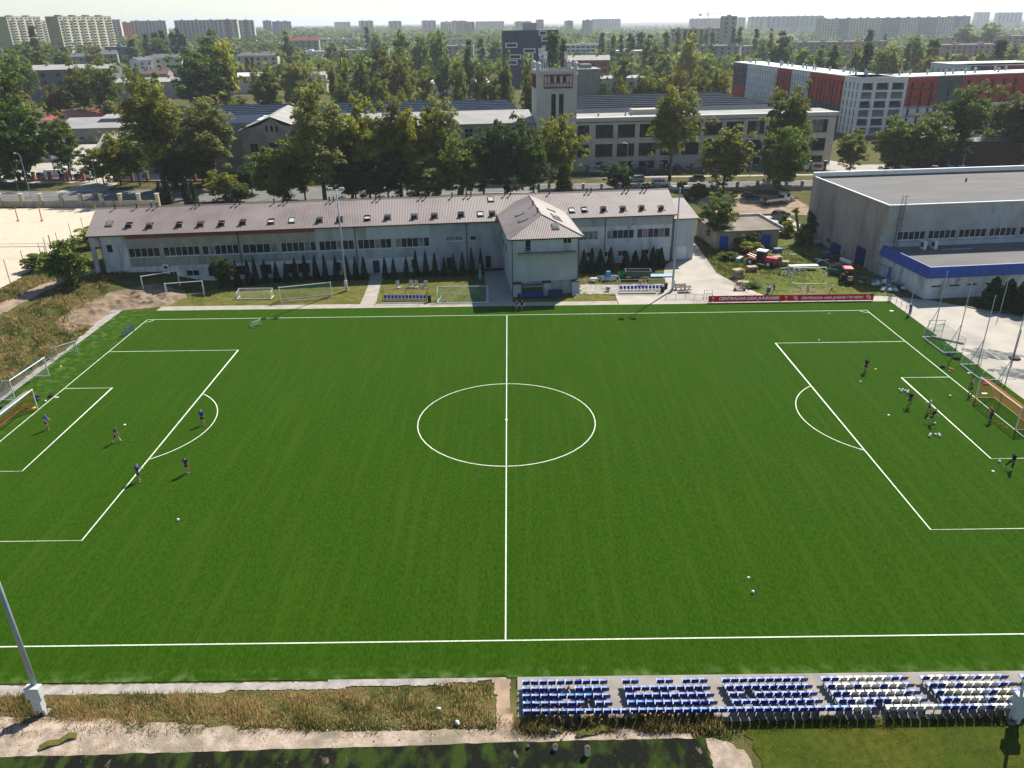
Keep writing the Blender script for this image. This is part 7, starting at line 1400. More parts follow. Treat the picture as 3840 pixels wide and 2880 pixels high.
for zz,a,b in ((1.6,.1,3.1),(1.25,.2,1.2),(1.25,2.0,2.9),(1.0,.1,1.5),(.75,.3,2.9),(.5,.1,2.6),(.12,.1,3.1)): MB().box(a,b,-.03,-.021,zz,zz+(.16 if zz in (1.6,.12) else .06)).build('print_line', M_ink, t)
t = poster('black banner with white HUMANZ lettering on the factory fence',2,M_pb,[('HUMANZ',.75,.5,.3,2.9,M_ink)]); 
for zz in (1.55,.1): MB().box(.12,3.08,-.03,-.021,zz,zz+.2).build('print_line', M_ink, t)
t = poster('black banner with a pale winged emblem on the factory fence',6,M_pb); mb = MB(); mb.poly([(.2,-.03,1.2),(.75,-.03,1.0),(1.3,-.03,1.2),(1.0,-.03,.85),(.75,-.03,.75),(.5,-.03,.85)]); mb.build('emblem', M_pg, t); MB().cyl((.75,-.03,1.6),(.75,-.034,1.6),.14,.14,10).build('emblem', M_ink, t); MB().box(.55,.95,-.03,-.021,.25,.55).build('emblem', M_pc, t); MB().box(1.7,3.0,-.03,-.021,1.5,1.68).build('print_line', M_ink, t)
for zz in (.3,.6,.9,1.2): MB().box(1.7,2.8,-.03,-.021,zz,zz+.08).build('print_line', M_pg, t)
poster('cream blank banner behind the brownish chestnut',9,M_pc); poster('pale banner left of the factory corner, first of three',14,M_pc,w=3.0,h=1.7); poster('white banner left of the factory corner, middle of three',15,M_white,w=3.2,h=1.8)
t = poster('picture banner with a red building at the factory corner',16,M_white,w=3.0,h=1.8); MB().poly([(.3,-.03,.5),(2.6,-.03,.4),(2.6,-.03,1.1),(.9,-.03,1.45),(.3,-.03,1.1)]).build('print', M_apr, t)
p = gp(*T(5,1015,645)); q = gp(*T(5,1140,638)); w_ = (q-p).length; H_ = aty(*T(5,1070,560),p.y).z; M_bb = mat('billboard_blue',(0.03,0.20,0.36),(0.05,0.28,0.42),.8,.5)
t = thing('billboard','blue billboard with white lettering by the courtyard gate','billboard',(p.x,p.y,0),math.atan2(q.y-p.y,q.x-p.x)); MB().box(0,w_,-.05,.05,.5,H_+.5).build('panel', M_bb, t); text('ELUNET',t,.4,-.06,H_*.72,w_*.5,H_*.2,M_ink,0); text('TRANS',t,.4,-.06,H_*.42,w_*.62,H_*.22,M_ink,0)
for zz in (.25,.16): MB().box(.4,w_*.85,-.06,-.051,.5+H_*zz,.5+H_*(zz+.04)).build('print_line', M_ink, t)
for x in (.3,w_-.3): MB().cyl((x,.1,0),(x,.1,H_),.06,.06,6).build('post', M_dark, t)
p = gp(*T(8,560,560)); 
# ================================================================ VEHICLES
def paint(n,c): return mat('car_'+n,c,None,rough=.3,spec=.5,coat=.6)
CP = {k:paint(k,c) for k,c in {'silver':(0.25,0.26,0.27),'white':(0.62,0.62,0.60),'black':(0.014,0.015,0.018),'blue':(0.02,0.05,0.16),'grey':(0.09,0.095,0.1),'red':(0.12,0.012,0.018),'dblue':(0.012,0.02,0.045)}.items()}
M_lamp = mat('headlight',(0.6,0.6,0.58),None,rough=.15); M_tail = mat('taillight',(0.35,0.01,0.01),None,rough=.2); M_rim = mat('wheel_rim',(0.3,0.3,0.31),None,rough=.35,metal=.6)
CARM = {}
SHP = { # (L,W,lower profile, cabin base x0,x1, top x0,x1, waist z, roof z)
 'hatch':(4.0,1.72,[(-2,.35),(2,.35),(2.02,.62),(1.9,.80),(1.0,.93),(-1.9,.95),(-2.02,.65)],-1.85,1.05,-1.45,.2,.94,1.46),
 'estate':(4.7,1.8,[(-2.35,.35),(2.35,.35),(2.37,.6),(2.2,.8),(1.15,.95),(-2.25,.97),(-2.37,.65)],-2.25,1.2,-1.95,.35,.96,1.5),
 'van':(4.4,1.8,[(-2.2,.35),(2.2,.35),(2.22,.65),(2.1,.95),(1.35,1.08),(-2.15,1.08),(-2.22,.7)],-2.15,1.4,-2.05,.75,1.08,1.82),
 'bigvan':(5.6,2.0,[(-2.8,.4),(2.8,.4),(2.82,.8),(2.65,1.15),(2.0,1.3),(-2.78,1.3),(-2.82,.8)],-2.78,2.05,-2.7,1.5,1.3,2.5)}
def carmesh(kind):
    if kind in CARM: return CARM[kind]
    L,W,pf,c0,c1,t0,t1,zw,zr = SHP[kind]; w = W/2; mb = MB(); n = len(pf)
    for sy,k in ((-w,1),(w,0)): pass
    mb._add([(x,-w*(1 if z>.5 else .95),z) for x,z in pf]+[(x,w*(1 if z>.5 else .95),z) for x,z in pf],[tuple(range(n)),tuple(range(2*n-1,n-1,-1))]+[(n+i,n+(i+1)%n,(i+1)%n,i) for i in range(n)],0)
    a = w*.94; b = w*.80; Bv = [(c0,-a,zw),(c1,-a,zw),(c1,a,zw),(c0,a,zw),(t0,-b,zr),(t1,-b,zr),(t1,b,zr),(t0,b,zr)]
    mb._add(Bv,[(4,5,6,7),(0,1,5,4),(1,2,6,5),(2,3,7,6),(3,0,4,7)],0); body = mb
    g_ = MB(); V = [Vector(v) for v in Bv]
    def q(i,j,k,l,u0,u1,v0,v1,o):
        A,B2,C2,D2 = V[i],V[j],V[k],V[l]; f = lambda u,v: A*(1-u)*(1-v)+B2*u*(1-v)+C2*u*v+D2*(1-u)*v; nn = (B2-A).cross(D2-A).normalized()*o; g_.poly([f(u0,v0)+nn,f(u1,v0)+nn,f(u1,v1)+nn,f(u0,v1)+nn])
    q(1,2,6,5,.06,.94,.1,.92,.012); q(3,0,4,7,.08,.92,.25,.9,.012)
    if kind == 'bigvan': q(0,1,5,4,.8,.96,.15,.75,.012); q(2,3,7,6,.04,.2,.15,.75,.012)
    else:
        for u0,u1 in ((.07,.33),(.37,.64),(.68,.9)): q(0,1,5,4,u0,u1,.12,.88,.012); q(2,3,7,6,1-u1,1-u0,.12,.88,.012)
    h = MB()
    lm = [MB().box(L/2-.16,L/2+.03,s*w*.72-.16,s*w*.72+.16,.6,.76) for s in (-1,1)]; tm = [MB().box(-L/2-.03,-L/2+.1,s*w*.8-.12,s*w*.8+.12,.68,.92) for s in (-1,1)]
    ty = MB(); ty.cyl((0,-.1,0),(0,.1,0),.32,.32,14); rm = MB(); rm.cyl((0,-.105,0),(0,.105,0),.2,.2,10)
    CARM[kind] = (body,g_.mesh('windows',M_glass),[m.mesh('headlight',M_lamp) for m in lm],[m.mesh('taillight',M_tail) for m in tm],ty.mesh('tyre',M_rubber),rm.mesh('rim',M_rim),L,w); return CARM[kind]
def car(kind, col, p, rz, label, name='parked_car', cat='car', group='parked cars'):
    body,wi,lm,tm,ty,rm,L,w = carmesh(kind); t = thing(name,label,cat,(p.x,p.y,max(p.z,terr(p.x,p.y)+.02)),rz,group); body.build('body',CP[col],t); put('windows',wi,t)
    for m in lm: put('headlight',m,t)
    for m in tm: put('taillight',m,t)
    for x in (-L*.3,L*.31):
        for s in (-1,1): o = put('wheel',ty,t,(x,s*(w-.08),.32)); put('rim',rm,o)
    return t
def tp(r,x,y,z=0): return gp(*T(r,x,y),z)
PI2 = math.pi/2
car('estate','silver',tp(7,1070,650)+Vector((0,.6,0)),math.pi,'silver estate car parked on the street behind the club roof')
car('van','white',tp(7,1290,692)+Vector((0,.8,0)),0,'white van parked by the street wall pillars'); car('hatch','black',tp(7,1600,645)+Vector((0,.6,0)),math.pi,'black car on the street left of the brownish chestnut')
car('hatch','black',tp(7,2055,795),-.4,'black car in the shade of the dirt car park'); car('hatch','dblue',tp(8,115,965)+Vector((0,.8,0)),.5,'dark hatchback parked behind the garage')
car('estate','black',tp(8,160,625)+Vector((0,.6,0)),math.pi,'black car on the street before the factory corner')
car('hatch','red',tp(7,905,570)+Vector((0,1.5,0)),PI2*.9,'dark car behind the fence right of the lettered black banner'); car('hatch','silver',tp(7,1030,568)+Vector((0,1.5,0)),PI2*.9,'silver car behind the factory fence, left of the blue one'); car('hatch','blue',tp(7,1120,568)+Vector((0,1.8,0)),math.pi,'blue car behind the factory fence'); car('hatch','silver',tp(7,1520,562)+Vector((0,1.6,0)),PI2*.9,'silver car behind the factory fence, right of the slender poplar'); car('hatch','grey',tp(7,1415,562)+Vector((0,2,0)),math.pi,'grey car behind the factory fence by the slender poplar')
for i,(x,c) in enumerate([(1440,'silver'),(1580,'white'),(1670,'silver')]): car('hatch',c,tp(8,x,560)+Vector((0,.5,0)),PI2*.8,'pale car before the dark brick hall, '+ordw(i+1)+' from left')
car('bigvan','white',tp(5,480,628)+Vector((0,.8,0)),.1,'white delivery van in the left courtyard','delivery_van','van'); car('hatch','white',tp(5,530,545),math.pi*.9,'white car behind the delivery van in the courtyard'); car('hatch','dblue',tp(5,545,632)+Vector((0,2,0)),PI2*.9,'dark car right of the white delivery van'); car('hatch','black',tp(5,672,632)+Vector((0,2,0)),PI2*.9,'black car behind the courtyard pillars'); car('hatch','black',tp(5,875,548),PI2*.9,'black car right of the box truck'); car('bigvan','white',tp(5,545,470),.3,'white camper van at the back of the courtyard','camper_van','van'); car('hatch','black',tp(5,368,222),.2,'black car by the yellow flowers at far left'); car('hatch','blue',tp(5,315,278),.9,'blue car under the big tree at far left'); car('hatch','blue',tp(5,372,280),.9,'pale blue car beside the blue car at far left'); car('bigvan','white',tp(5,845,150),.1,'white van under the red market canopy','delivery_van','van'); car('van','silver',tp(5,350,630)+Vector((0,2,0)),PI2,'pale pickup body at the courtyard pillars'); car('hatch','white',tp(2,925,915,0),.1,'white car behind the blue saw-tooth roofs')
def truck(p, rz, label, box=True):
    t = thing('box_truck' if box else 'flatbed_truck', label, 'truck', (p.x,p.y,max(.02,terr(p.x,p.y)+.02)), rz); s = 1 if box else .82
    mb = MB(); mb.xprism([(-.95,.5),(.95,.5),(.98,1.5),(.85,2.3 if box else 2.0),(-.85,2.3 if box else 2.0),(-.98,1.5)],2.0,3.7 if box else 3.6); mb.build('cab',CP['white'],t)
    mb = MB(); mb.box(3.6,3.72,-.8,.8,1.45,2.1); mb.build('windscreen',M_glass,t)
    for y in (-.99,.94): MB().box(2.5,3.4,y,y+.05,1.4,2.05).build('side_window',M_glass,t)
    MB().box(-3.3,3.6,-.5,.5,.45,.75).build('chassis',M_dark,t)
    if box: MB().box(-3.4,1.9,-1.15,1.15,.8,3.3).build('cargo_box',CP['white'],t); MB().box(-3.2,1.8,-1.17,-1.16,1.0,3.1).build('side_panel',M_plw,t)
    else:
        MB().box(-3.2,1.8,-1.05,1.05,.8,.92).build('load_bed',M_wood,t)
        for y in (-1.05,1.0): MB().box(-3.2,1.8,y,y+.05,.92,1.35).build('drop_side',CP['white'],t)
        mb = MB(); mb.box(1.6,1.7,-1,1,.92,1.9); mb.build('headboard',M_dark,t); MB().box(-2.8,.6,-.8,.8,.92,1.5).build('load',M_dark,t)
    ty = MB().cyl((0,-.14,0),(0,.14,0),.42,.42,14).mesh('wheel',M_rubber); rm = MB().cyl((0,-.145,0),(0,.145,0),.24,.24,10).mesh('rim',M_rim)
    for x in (-2.0,2.7):
        for y in (-.9,.9): o = put('wheel',ty,t,(x,y,.42)); put('rim',rm,o)
    for y in (-.7,.7): MB().box(3.71,3.75,y-.18,y+.18,.75,.95).build('headlight',M_lamp,t)
truck(tp(5,790,625)+Vector((.5,2,0)),-PI2*1.08,'box truck facing the street in the courtyard gateway'); truck(tp(8,60,845)+Vector((0,.5,0)),.45,'white flatbed truck on the dirt car park',False)
# red loader and red-roofed tractor --------------------------------------
def bp(r,x,y,z=0): return gp(*B(r,x,y),z)
p = bp(3,2170,605)+Vector((0,1.2,0)); t = thing('wheel_loader','red loader with white cab roof among the pallets','loader',(p.x,p.y,0),2.5)
mb = MB(); mb.xprism([(-.75,.55),(.75,.55),(.75,1.35),(.55,1.6),(-.55,1.6),(-.75,1.35)],-2.6,-.7); mb.build('engine_cover',M_red,t); MB().box(-.7,1.0,-.6,.6,.5,1.0).build('chassis',M_dark,t); MB().box(1.0,2.2,-.5,.5,.55,1.1).build('front_frame',M_red,t)
mb = MB()
for x in (-.6,.75):
    for y in (-.62,.62): mb.cyl((x,y,1.0),(x*.9,y*.95,2.45),.05,.05,6)
mb.build('cab_frame',M_dark,t); MB().box(-.58,.72,-.6,.6,1.05,2.35).build('cab_glass',M_glass,t); MB().box(-.8,.9,-.75,.75,2.45,2.62).build('cab_roof',M_white,t)
mb = MB(); mb.tube([(1.0,.45,1.3),(2.4,.45,1.6),(3.4,.45,.7)],.1,6); mb.tube([(1.0,-.45,1.3),(2.4,-.45,1.6),(3.4,-.45,.7)],.1,6); mb.build('lift_arm',M_red,t); mb = MB(); mb.xprism([(-.95,.1),(.95,.1),(.95,.8),(-.95,.8)],3.4,4.1); mb.build('bucket',M_steel,t)
ty = MB().cyl((0,-.25,0),(0,.25,0),.62,.62,16).mesh('wheel',M_rubber); rm = MB().cyl((0,-.26,0),(0,.26,0),.3,.3,10).mesh('rim',M_white)
for x in (-1.5,1.6):
    for y in (-.85,.85): o = put('wheel',ty,t,(x,y,.62)); put('rim',rm,o)
p = bp(4,700,745)+Vector((0,1.0,0)); t = thing('tractor','small tractor with salmon-red roof standing in the hall shadow','tractor',(p.x,p.y,0),-PI2*1.1)
MB().xprism([(-.35,.7),(.35,.7),(.33,1.3),(-.33,1.3)],.3,1.9).build('bonnet',mat('tractor_dark_red',(0.14,0.02,0.015),None,rough=.4),t); MB().box(-.9,.4,-.35,.35,.5,.95).build('chassis',M_dark,t); mb = MB()
for x in (-.8,.35):
    for y in (-.5,.5): mb.cyl((x,y,.95),(x,y,2.1),.04,.04,6)
mb.build('canopy_frame',M_dark,t); mb = MB(); mb.xprism([(-.75,2.1),(.75,2.1),(.6,2.25),(-.6,2.25)],-1.05,.65); mb.build('canopy_roof',mat('salmon_roof',(0.55,0.13,0.09),None,rough=.5),t); MB().box(-.6,-.2,-.25,.25,.95,1.4).build('seat',M_black,t)
ty = MB().cyl((0,-.2,0),(0,.2,0),.6,.6,16).mesh('wheel',M_rubber); ty2 = MB().cyl((0,-.13,0),(0,.13,0),.36,.36,14).mesh('wheel',M_rubber); rm = MB().cyl((0,-.21,0),(0,.21,0),.3,.3,10).mesh('rim',M_or); rm2 = MB().cyl((0,-.14,0),(0,.14,0),.18,.18,10).mesh('rim',M_or)
for y in (-.65,.65): o = put('wheel',ty,t,(-.55,y,.6)); put('rim',rm,o); o = put('wheel',ty2,t,(1.5,y*.85,.36)); put('rim',rm2,o)
for y in (-.22,.22): MB().cyl((1.9,y,1.1),(1.95,y,1.1),.08,.08,8).build('headlight',M_lamp,t)
MB().box(1.9,1.96,-.3,.3,.75,1.0).build('grille',M_dy,t)
# pallets: each its own thing -------------------------------------------
pm = MB()
for i in range(7): pm.box(-.6,.6,-.4+i*.12-.01,-.4+i*.12+.08,.115,.14)
for x in (-.58,-.05,.48): pm.box(x,x+.1,-.4,.4,.02,.115)
for y in (-.4,-.05,.3): pm.box(-.6,.6,y,y+.1,0,.02)
PAL = pm.mesh('pallet', M_wood)
def stack(r,x,y,n,label,rz=0,jit=.06):
    p = bp(r,x,y)
    for i in range(n): o = put('pallet',PAL,None,(p.x+sr.gauss(0,jit),p.y+.5+sr.gauss(0,jit),i*.165),rz+sr.gauss(0,.15),sc=(1.35,1.35,1.15)); tag(o,'wooden pallet in the stack '+label+', '+(ordw(i+1)+' from the ground' if i < n-1 else 'topmost'),'pallet','wooden pallets in the yard')
stack(3,1960,700,8,'left of the red loader',.5,.12); stack(3,2080,645,5,'right before the red loader',.1); stack(3,2000,760,3,'by the green fence rail',.1); stack(4,75,600,10,'right of the red loader, taller',.1); stack(4,135,605,6,'right of the red loader, lower',-.1)
# clutter in the yard ------------------------------------------------------
def clutter(name,label,cat,p,build,m,rz=0,smooth=False,group=None):
    mb = MB(); build(mb); o = mb.build(name,m,None,smooth); o.location = (p.x,p.y,p.z); o.rotation_euler.z = rz; return tag(o,label,cat,group)
rr = random.Random(12)
def slabs(mb): 
    for i in range(14): b0 = len(mb.v); mb.box(-1.2,1.2,-.12,.12,0,.05); mb.xform(b0,Matrix.Translation((rr.uniform(-.8,.8),rr.uniform(-.6,.6),.04+.05*i))@Matrix.Rotation(rr.gauss(0,.3),4,'Z'))
clutter('timber_heap','brown timber heap behind the tractor under grey drums','timber',bp(4,620,600),slabs,M_wood,.3)
clutter('timber_heap','dark plank heap against the stained hall wall','timber',bp(4,560,540),slabs,M_dwood,-.6)
for i in range(4): clutter('drum','grey-white plastic drum on the timber heap, '+ordw(i+1)+' from left','drum',bp(4,645+20*i,555+9*i,.9),lambda mb: (mb.cyl((0,-.45,.35),(0,.45,.35),.33,.33,14),mb.cyl((0,-.5,.35),(0,-.45,.35),.2,.33,14)),M_plw,.5,True,'drums on the timber heap')
def skip(mb): mb.xprism([(-.8,.15),(.8,.15),(1.0,1.0),(.92,1.0),(.75,.25),(-.75,.25),(-.92,1.0),(-1.0,1.0)],-1.5,1.5); mb.box(-1.5,-1.45,-.8,.8,.2,.95); mb.box(1.45,1.5,-.8,.8,.2,.95)
clutter('trailer','green trailer tub behind the tractor','trailer',bp(4,610,665),skip,mat('dark_green_metal',(0.04,0.09,0.065),None,rough=.6),-.5)
clutter('waste_container','navy blue container leaning by the hall wall','container',bp(4,600,470),lambda mb:(mb.box(-1.6,1.6,-.9,.9,.1,1.5),mb.box(-1.65,1.65,-.95,.95,1.5,1.6)),M_navy,.9)
clutter('blue_sheets','blue metal sheets stacked beside the container','sheets',bp(4,530,480),lambda mb:[mb.box(-1.6,1.6,-.5,.5,.06*i,.06*i+.04) for i in range(5)],mat('sheet_blue',(0.06,0.2,0.36),None,rough=.5),.6)
def bags(n,w,h):
    def f(mb):
        for i in range(n):
            x = rr.gauss(0,w*.4); y = rr.gauss(0,w*.28); k = max(0,1-(abs(x)/w+abs(y)/w)); mb.sphere((x,y,.2+k*h*rr.random()),rr.uniform(.28,.5),0,8,5,(1,rr.uniform(.6,1),rr.uniform(.4,.7)))
    return f
M_sack = [mat('sack_grey',(0.22,0.24,0.245),(0.16,0.175,0.18),2.0,.8),mat('sack_white',(0.5,0.53,0.52),(0.4,0.43,0.42),2.0,.7),mat('sack_teal',(0.08,0.2,0.19),(0.06,0.15,0.145),2.0,.8)]
def sackm(i): return MB().sphere((0,0,.22),.42,0,9,6,(1,.75,.55)).mesh('rubbish_sack',M_sack[i],True)
SK = [sackm(i) for i in range(3)]
c = bp(4,1080,790); k_ = 0; SKS = []
for i in range(46):
    x,y = rr.gauss(0,1.6),rr.gauss(0,1.3); x = x*.8+y*.0; z = max(0,.9-(x*x+y*y)*.14)*rr.random(); col = 0 if y > .4 else rr.choice([0,1,1,2]); k_ += 1
    o = put('rubbish_sack',SK[col],None,(c.x+x-.6,c.y+y+1.2,z),rr.uniform(0,3),sc=rr.uniform(.7,1.25)); SKS.append((o.location.x,col,o))
for col in range(3):
    for i,(_,_,o) in enumerate(sorted([q for q in SKS if q[1] == col],key=lambda q: q[0])): tag(o,['grey','white','teal'][col]+' rubbish sack in the heap beside the hall extension, '+ordw(i+1)+' from left','sack','sacks heaped by the hall extension')
clutter('white_boards','white boards laid on the goal rack in the yard','boards',bp(4,300,625),lambda mb:[mb.box(-2.4,2.4,-.5,.5,.55+.08*i,.6+.08*i) for i in range(3)],M_white,.05)
def rack(mb):
    for x in (-1.6,-.8,0,.8,1.6): mb.cyl((x,-.5,0),(x,-.5,.8),.03,.03,5); mb.cyl((x,.5,0),(x,.5,.8),.03,.03,5); mb.cyl((x,-.5,.8),(x,.5,.8),.03,.03,5)
    for y in (-.5,.5): mb.cyl((-1.6,y,.8),(1.6,y,.8),.03,.03,5)
clutter('metal_rack','pale metal bench frames stacked in the yard','rack',bp(4,230,680),rack,M_steel,.1)
clutter('window_frames','pale window frames leaning in the yard','frames',bp(4,140,665),lambda mb:[(mb.box(-.7,.7,.1*i,.1*i+.04,0,.06),mb.box(-.7,.7,.1*i,.1*i+.04,1.0,1.06),mb.box(-.7,-.64,.1*i,.1*i+.04,.06,1),mb.box(.64,.7,.1*i,.1*i+.04,.06,1)) for i in range(3)],M_steel,.2)
clutter('door_frames','dark glazed frames leaning against the hall extension','frames',bp(4,935,680),lambda mb:[(mb.box(-1.2+.8*i,-1.14+.8*i,0,.08,0,2),mb.box(-1.2,1.2,.01,.07,1.9,2.0),mb.box(-1.2,1.2,.01,.07,0,.1)) for i in range(4)],M_steel,-.9)
clutter('white_debris','heap of broken white panels by the timber','debris',bp(4,470,560),lambda mb:[mb.xform(mb.box(-.3,.3,-.2,.2,0,.04) and len(mb.v)-8,Matrix.Translation((rr.gauss(0,.5),rr.gauss(0,.4),.05*i))@Matrix.Rotation(rr.uniform(0,3),4,'Z')) for i in range(12)],M_white)
clutter('white_debris','pale rubbish lying at the foot of the hall shrub','debris',bp(4,415,400),lambda mb:[mb.xform(mb.box(-.4,.4,-.2,.2,0,.05) and len(mb.v)-8,Matrix.Translation((rr.gauss(0,1),rr.gauss(0,.7),.05*i))@Matrix.Rotation(rr.uniform(0,3),4,'Z')) for i in range(12)],M_plw)
clutter('blue_crate','blue slatted crate by the yellow weeds','crate',bp(4,80,480),lambda mb:[mb.box(-.7,.7,-.5,.5,.15*i,.15*i+.1) for i in range(6)],mat('crate_blue',(0.05,0.14,0.26),None,rough=.6),.2)
clutter('long_plank','long pale plank lying behind the loader','plank',bp(4,90,497),lambda mb:mb.box(-3.2,3.2,-.12,.12,0,.1),M_plw)
# clutter around the right team bench ----------------------------------
clutter('tub','round green plastic tub behind the right team bench','tub',bp(3,955,690),lambda mb:(mb.cyl((0,0,0),(0,0,.8),.55,.75,18,0,False),mb.cyl((0,0,.8),(0,0,.84),.8,.8,18,0,False),mb.cyl((0,0,.45),(0,0,.46),.6,.6,18)),mat('tub_green',(0.02,0.24,0.10),None,rough=.4),0,True)
def trail(mb):
    mb.box(-1.9,1.9,-.7,.7,.55,.62)
    for y in (-.75,.7): mb.box(-1.95,1.95,y,y+.05,.5,1.35)
    for x in (-1.95,1.9): mb.box(x,x+.05,-.7,.7,.5,1.35)
    mb.box(-2.05,2.05,-.85,-.75,1.3,1.4); mb.box(-2.05,2.05,.75,.85,1.3,1.4); mb.box(-2.05,-1.95,-.75,.75,1.3,1.4); mb.box(1.95,2.05,-.75,.75,1.3,1.4)
    for i in range(6): mb.box(-1.7+.65*i,-1.64+.65*i,-.8,-.75,.5,1.3)
    for s in (-1,1): mb.cyl((.3,s*.8,.35),(.3,s*.98,.35),.35,.35,14); mb.cyl((-.5,s*.8,.35),(-.5,s*.98,.35),.35,.35,14)
    mb.tube([(-1.9,0,.5),(-2.9,0,.35)],.06,6)
clutter('trailer','dark grey farm trailer behind the right team bench','trailer',bp(3,1085,700),trail,mat('trailer_grey',(0.075,0.08,0.08),(0.1,0.105,0.1),2.0,.6),-.04)
def impl(mb):
    mb.box(-1.2,1.2,-.12,.12,.55,.7); mb.box(-1.1,1.1,-.6,-.5,.4,.5); mb.box(-.35,.35,-.3,.3,.7,1.2); mb.box(-.3,.3,-.25,.25,1.2,1.45)
    for i in range(9): x = -1.15+.29*i; mb.cyl((x,0,.6),(x,-.5,.15),.035,.035,5); mb.cyl((x,-.5,.02),(x,-.5,.2),.05,.12,6)
    for s in (-1,1): mb.cyl((s*1.2,.05,.32),(s*1.35,.05,.32),.32,.32,12); mb.tube([(s*.35,.2,.9),(0,.9,.6)],.04,5)
clutter('farm_implement','light blue farm implement behind the debris patch','implement',bp(3,830,715),impl,mat('implement_blue',(0.06,0.25,0.46),None,rough=.5),.05)
clutter('board','light blue board lying on the paving','board',bp(3,1290,685),lambda mb:mb.xprism([(-.45,.1),(.45,.25),(.45,.33),(-.45,.18)],-1.8,1.8),mat('board_blue',(0.2,0.36,0.55),None,rough=.6),.03)
clutter('canvas_heap','crumpled white canvas left of the blue implement','canvas',bp(3,705,730),bags(9,.8,.5),M_plw)
clutter('giant_football','big football ornament left of the right team bench','ornament',bp(3,828,812),lambda mb:(mb.sphere((0,0,.42),.42,0,16,10,(1,.5,1)),mb.cyl((0,-.215,.45),(0,-.225,.45),.17,.17,5,1),mb.cyl((-.3,-.12,.65),(-.3,-.13,.65),.08,.08,5,1),mb.cyl((.3,-.12,.6),(.3,-.13,.6),.08,.08,5,1)),[M_white,M_black],0)
clutter('plastic_bucket','blue bucket by the wing corner','bucket',bp(3,62,862),lambda mb:mb.cyl((0,0,0),(0,0,.55),.2,.27,12),M_blue)
for i,(x,y,l) in enumerate([(1300,820,'black litter bin at the right end of the right team bench'),(1328,790,'tall black bin behind the right team bench')]): clutter('litter_bin',l,'bin',bp(3,x,y),lambda mb:(mb.cyl((0,0,0),(0,0,.85),.26,.28,12),mb.cyl((0,0,.85),(0,0,.93),.31,.31,12)),M_black,0,False,'litter bins')
clutter('litter_bin','black litter bin at the right end of the left team bench','bin',bp(2,1500,905),lambda mb:(mb.cyl((0,0,0),(0,0,1.0),.24,.26,12),mb.cyl((0,0,1.0),(0,0,1.06),.3,.3,12)),M_black,0,False,'litter bins'); clutter('litter_bin','blue litter bin behind the banner by the runner','bin',bp(4,2,830),lambda mb:(mb.cyl((0,0,.2),(0,0,1.0),.24,.26,12),mb.cyl((0,.3,0),(0,.3,1.2),.04,.04,6)),M_bdoor,0,False,'litter bins')
def bench(mb):
    for i in range(3): mb.box(-.9,.9,-.25+.17*i,-.12+.17*i,.42,.47)
    for i in range(2): mb.box(-.9,.9,.3+.03*i,.34+.03*i,.55+.2*i,.68+.2*i)
    for x in (-.7,.7): mb.box(x-.05,x+.05,-.25,.3,0,.42); mb.box(x-.04,x+.04,.28,.36,.4,.9)
clutter('park_bench','wooden bench on the yard beside the mast','bench',bp(3,1455,800),bench,M_dwood,.05)
def picnic(mb):
    for i in range(4): mb.box(-.9,.9,-.4+.2*i,-.22+.2*i,.72,.77)
    for y in (-.75,.6): mb.box(-.9,.9,y,y+.2,.42,.46)
    for x in (-.6,.6): b0 = len(mb.v); mb.tube([(x,-.7,0),(x,.3,.75)],.05,5); mb.tube([(x,.7,0),(x,-.3,.75)],.05,5)
clutter('picnic_table','wooden picnic table with crossed legs beside the mast','table',bp(3,1495,812),picnic,M_dwood,.1)
clutter('bench_stack','dark wooden bench stack by the green fence rail','bench',bp(3,1965,800),lambda mb:[mb.box(-.9,.9,-.6+.2*i,-.45+.2*i,.25+.12*i,.3+.12*i) for i in range(5)]+[mb.box(x-.05,x+.05,-.6,.4,0,.3) for x in (-.7,.7)],M_dwood,.05)
def chairs(mb):
    for x in (-.6,-.2,.3): mb.box(x,x+.35,-.2,.2,.4,.45); mb.box(x,x+.35,.18,.22,.45,.9); [mb.cyl((x+dx,dy,0),(x+dx,dy,.42),.025,.025,5) for dx in (.03,.32) for dy in (-.18,.18)]
clutter('wooden_chairs','orange wooden chairs behind the right team bench','chairs',bp(3,1125,765),chairs,M_wood)
for i,(x,y,rz,m) in enumerate([(1240,790,.6,M_plw),(1338,785,0,M_plw),(1385,788,.1,M_plw),(1450,790,-.5,M_plw)]): clutter('old_car_seat','pale discarded lounger behind the left team bench, '+ordw(i+1)+' from left','lounger',bp(2,x,y),lambda mb:(mb.xprism([(-.3,.05),(.4,.1),(.45,.25),(-.2,.3)],-.3,.3),mb.xprism([(.3,.2),(.5,.2),(.75,1.1),(.55,1.15)],-.28,.28)),mat('canvas_cream'+str(i),(0.5,0.45,0.35),(0.42,0.38,0.3),2.0,.9),rz,False,'discarded loungers')
clutter('folded_parasol','closed teal parasol standing by the plaza','parasol',bp(2,1940,725),lambda mb:(mb.cyl((0,0,0),(0,0,2.9),.04,.04,6),mb.cyl((0,0,.5),(0,0,2.4),.35,.1,8),mb.cyl((0,0,2.4),(0,0,2.75),.16,.2,8)),mat('teal_cloth',(0.06,0.2,0.22),(0.1,0.28,0.3),3.0,.9))
clutter('white_frame_heap','broken white goal pieces before the teal-net goal','debris',bp(2,1610,895),lambda mb:(mb.tube([(-.6,.3,.1),(.5,-.1,.3)],.05,6),mb.tube([(-.5,-.2,.05),(-.2,.6,.6)],.05,6),mb.tube([(-.3,-.4,.05),(.6,-.3,.2),(.9,-.6,.05)],.04,6)),M_white); clutter('litter','white sheet on the grass at the wing corner','litter',bp(3,545,845),lambda mb:mb.box(-.4,.4,-.15,.15,0,.12),M_white,-.2)
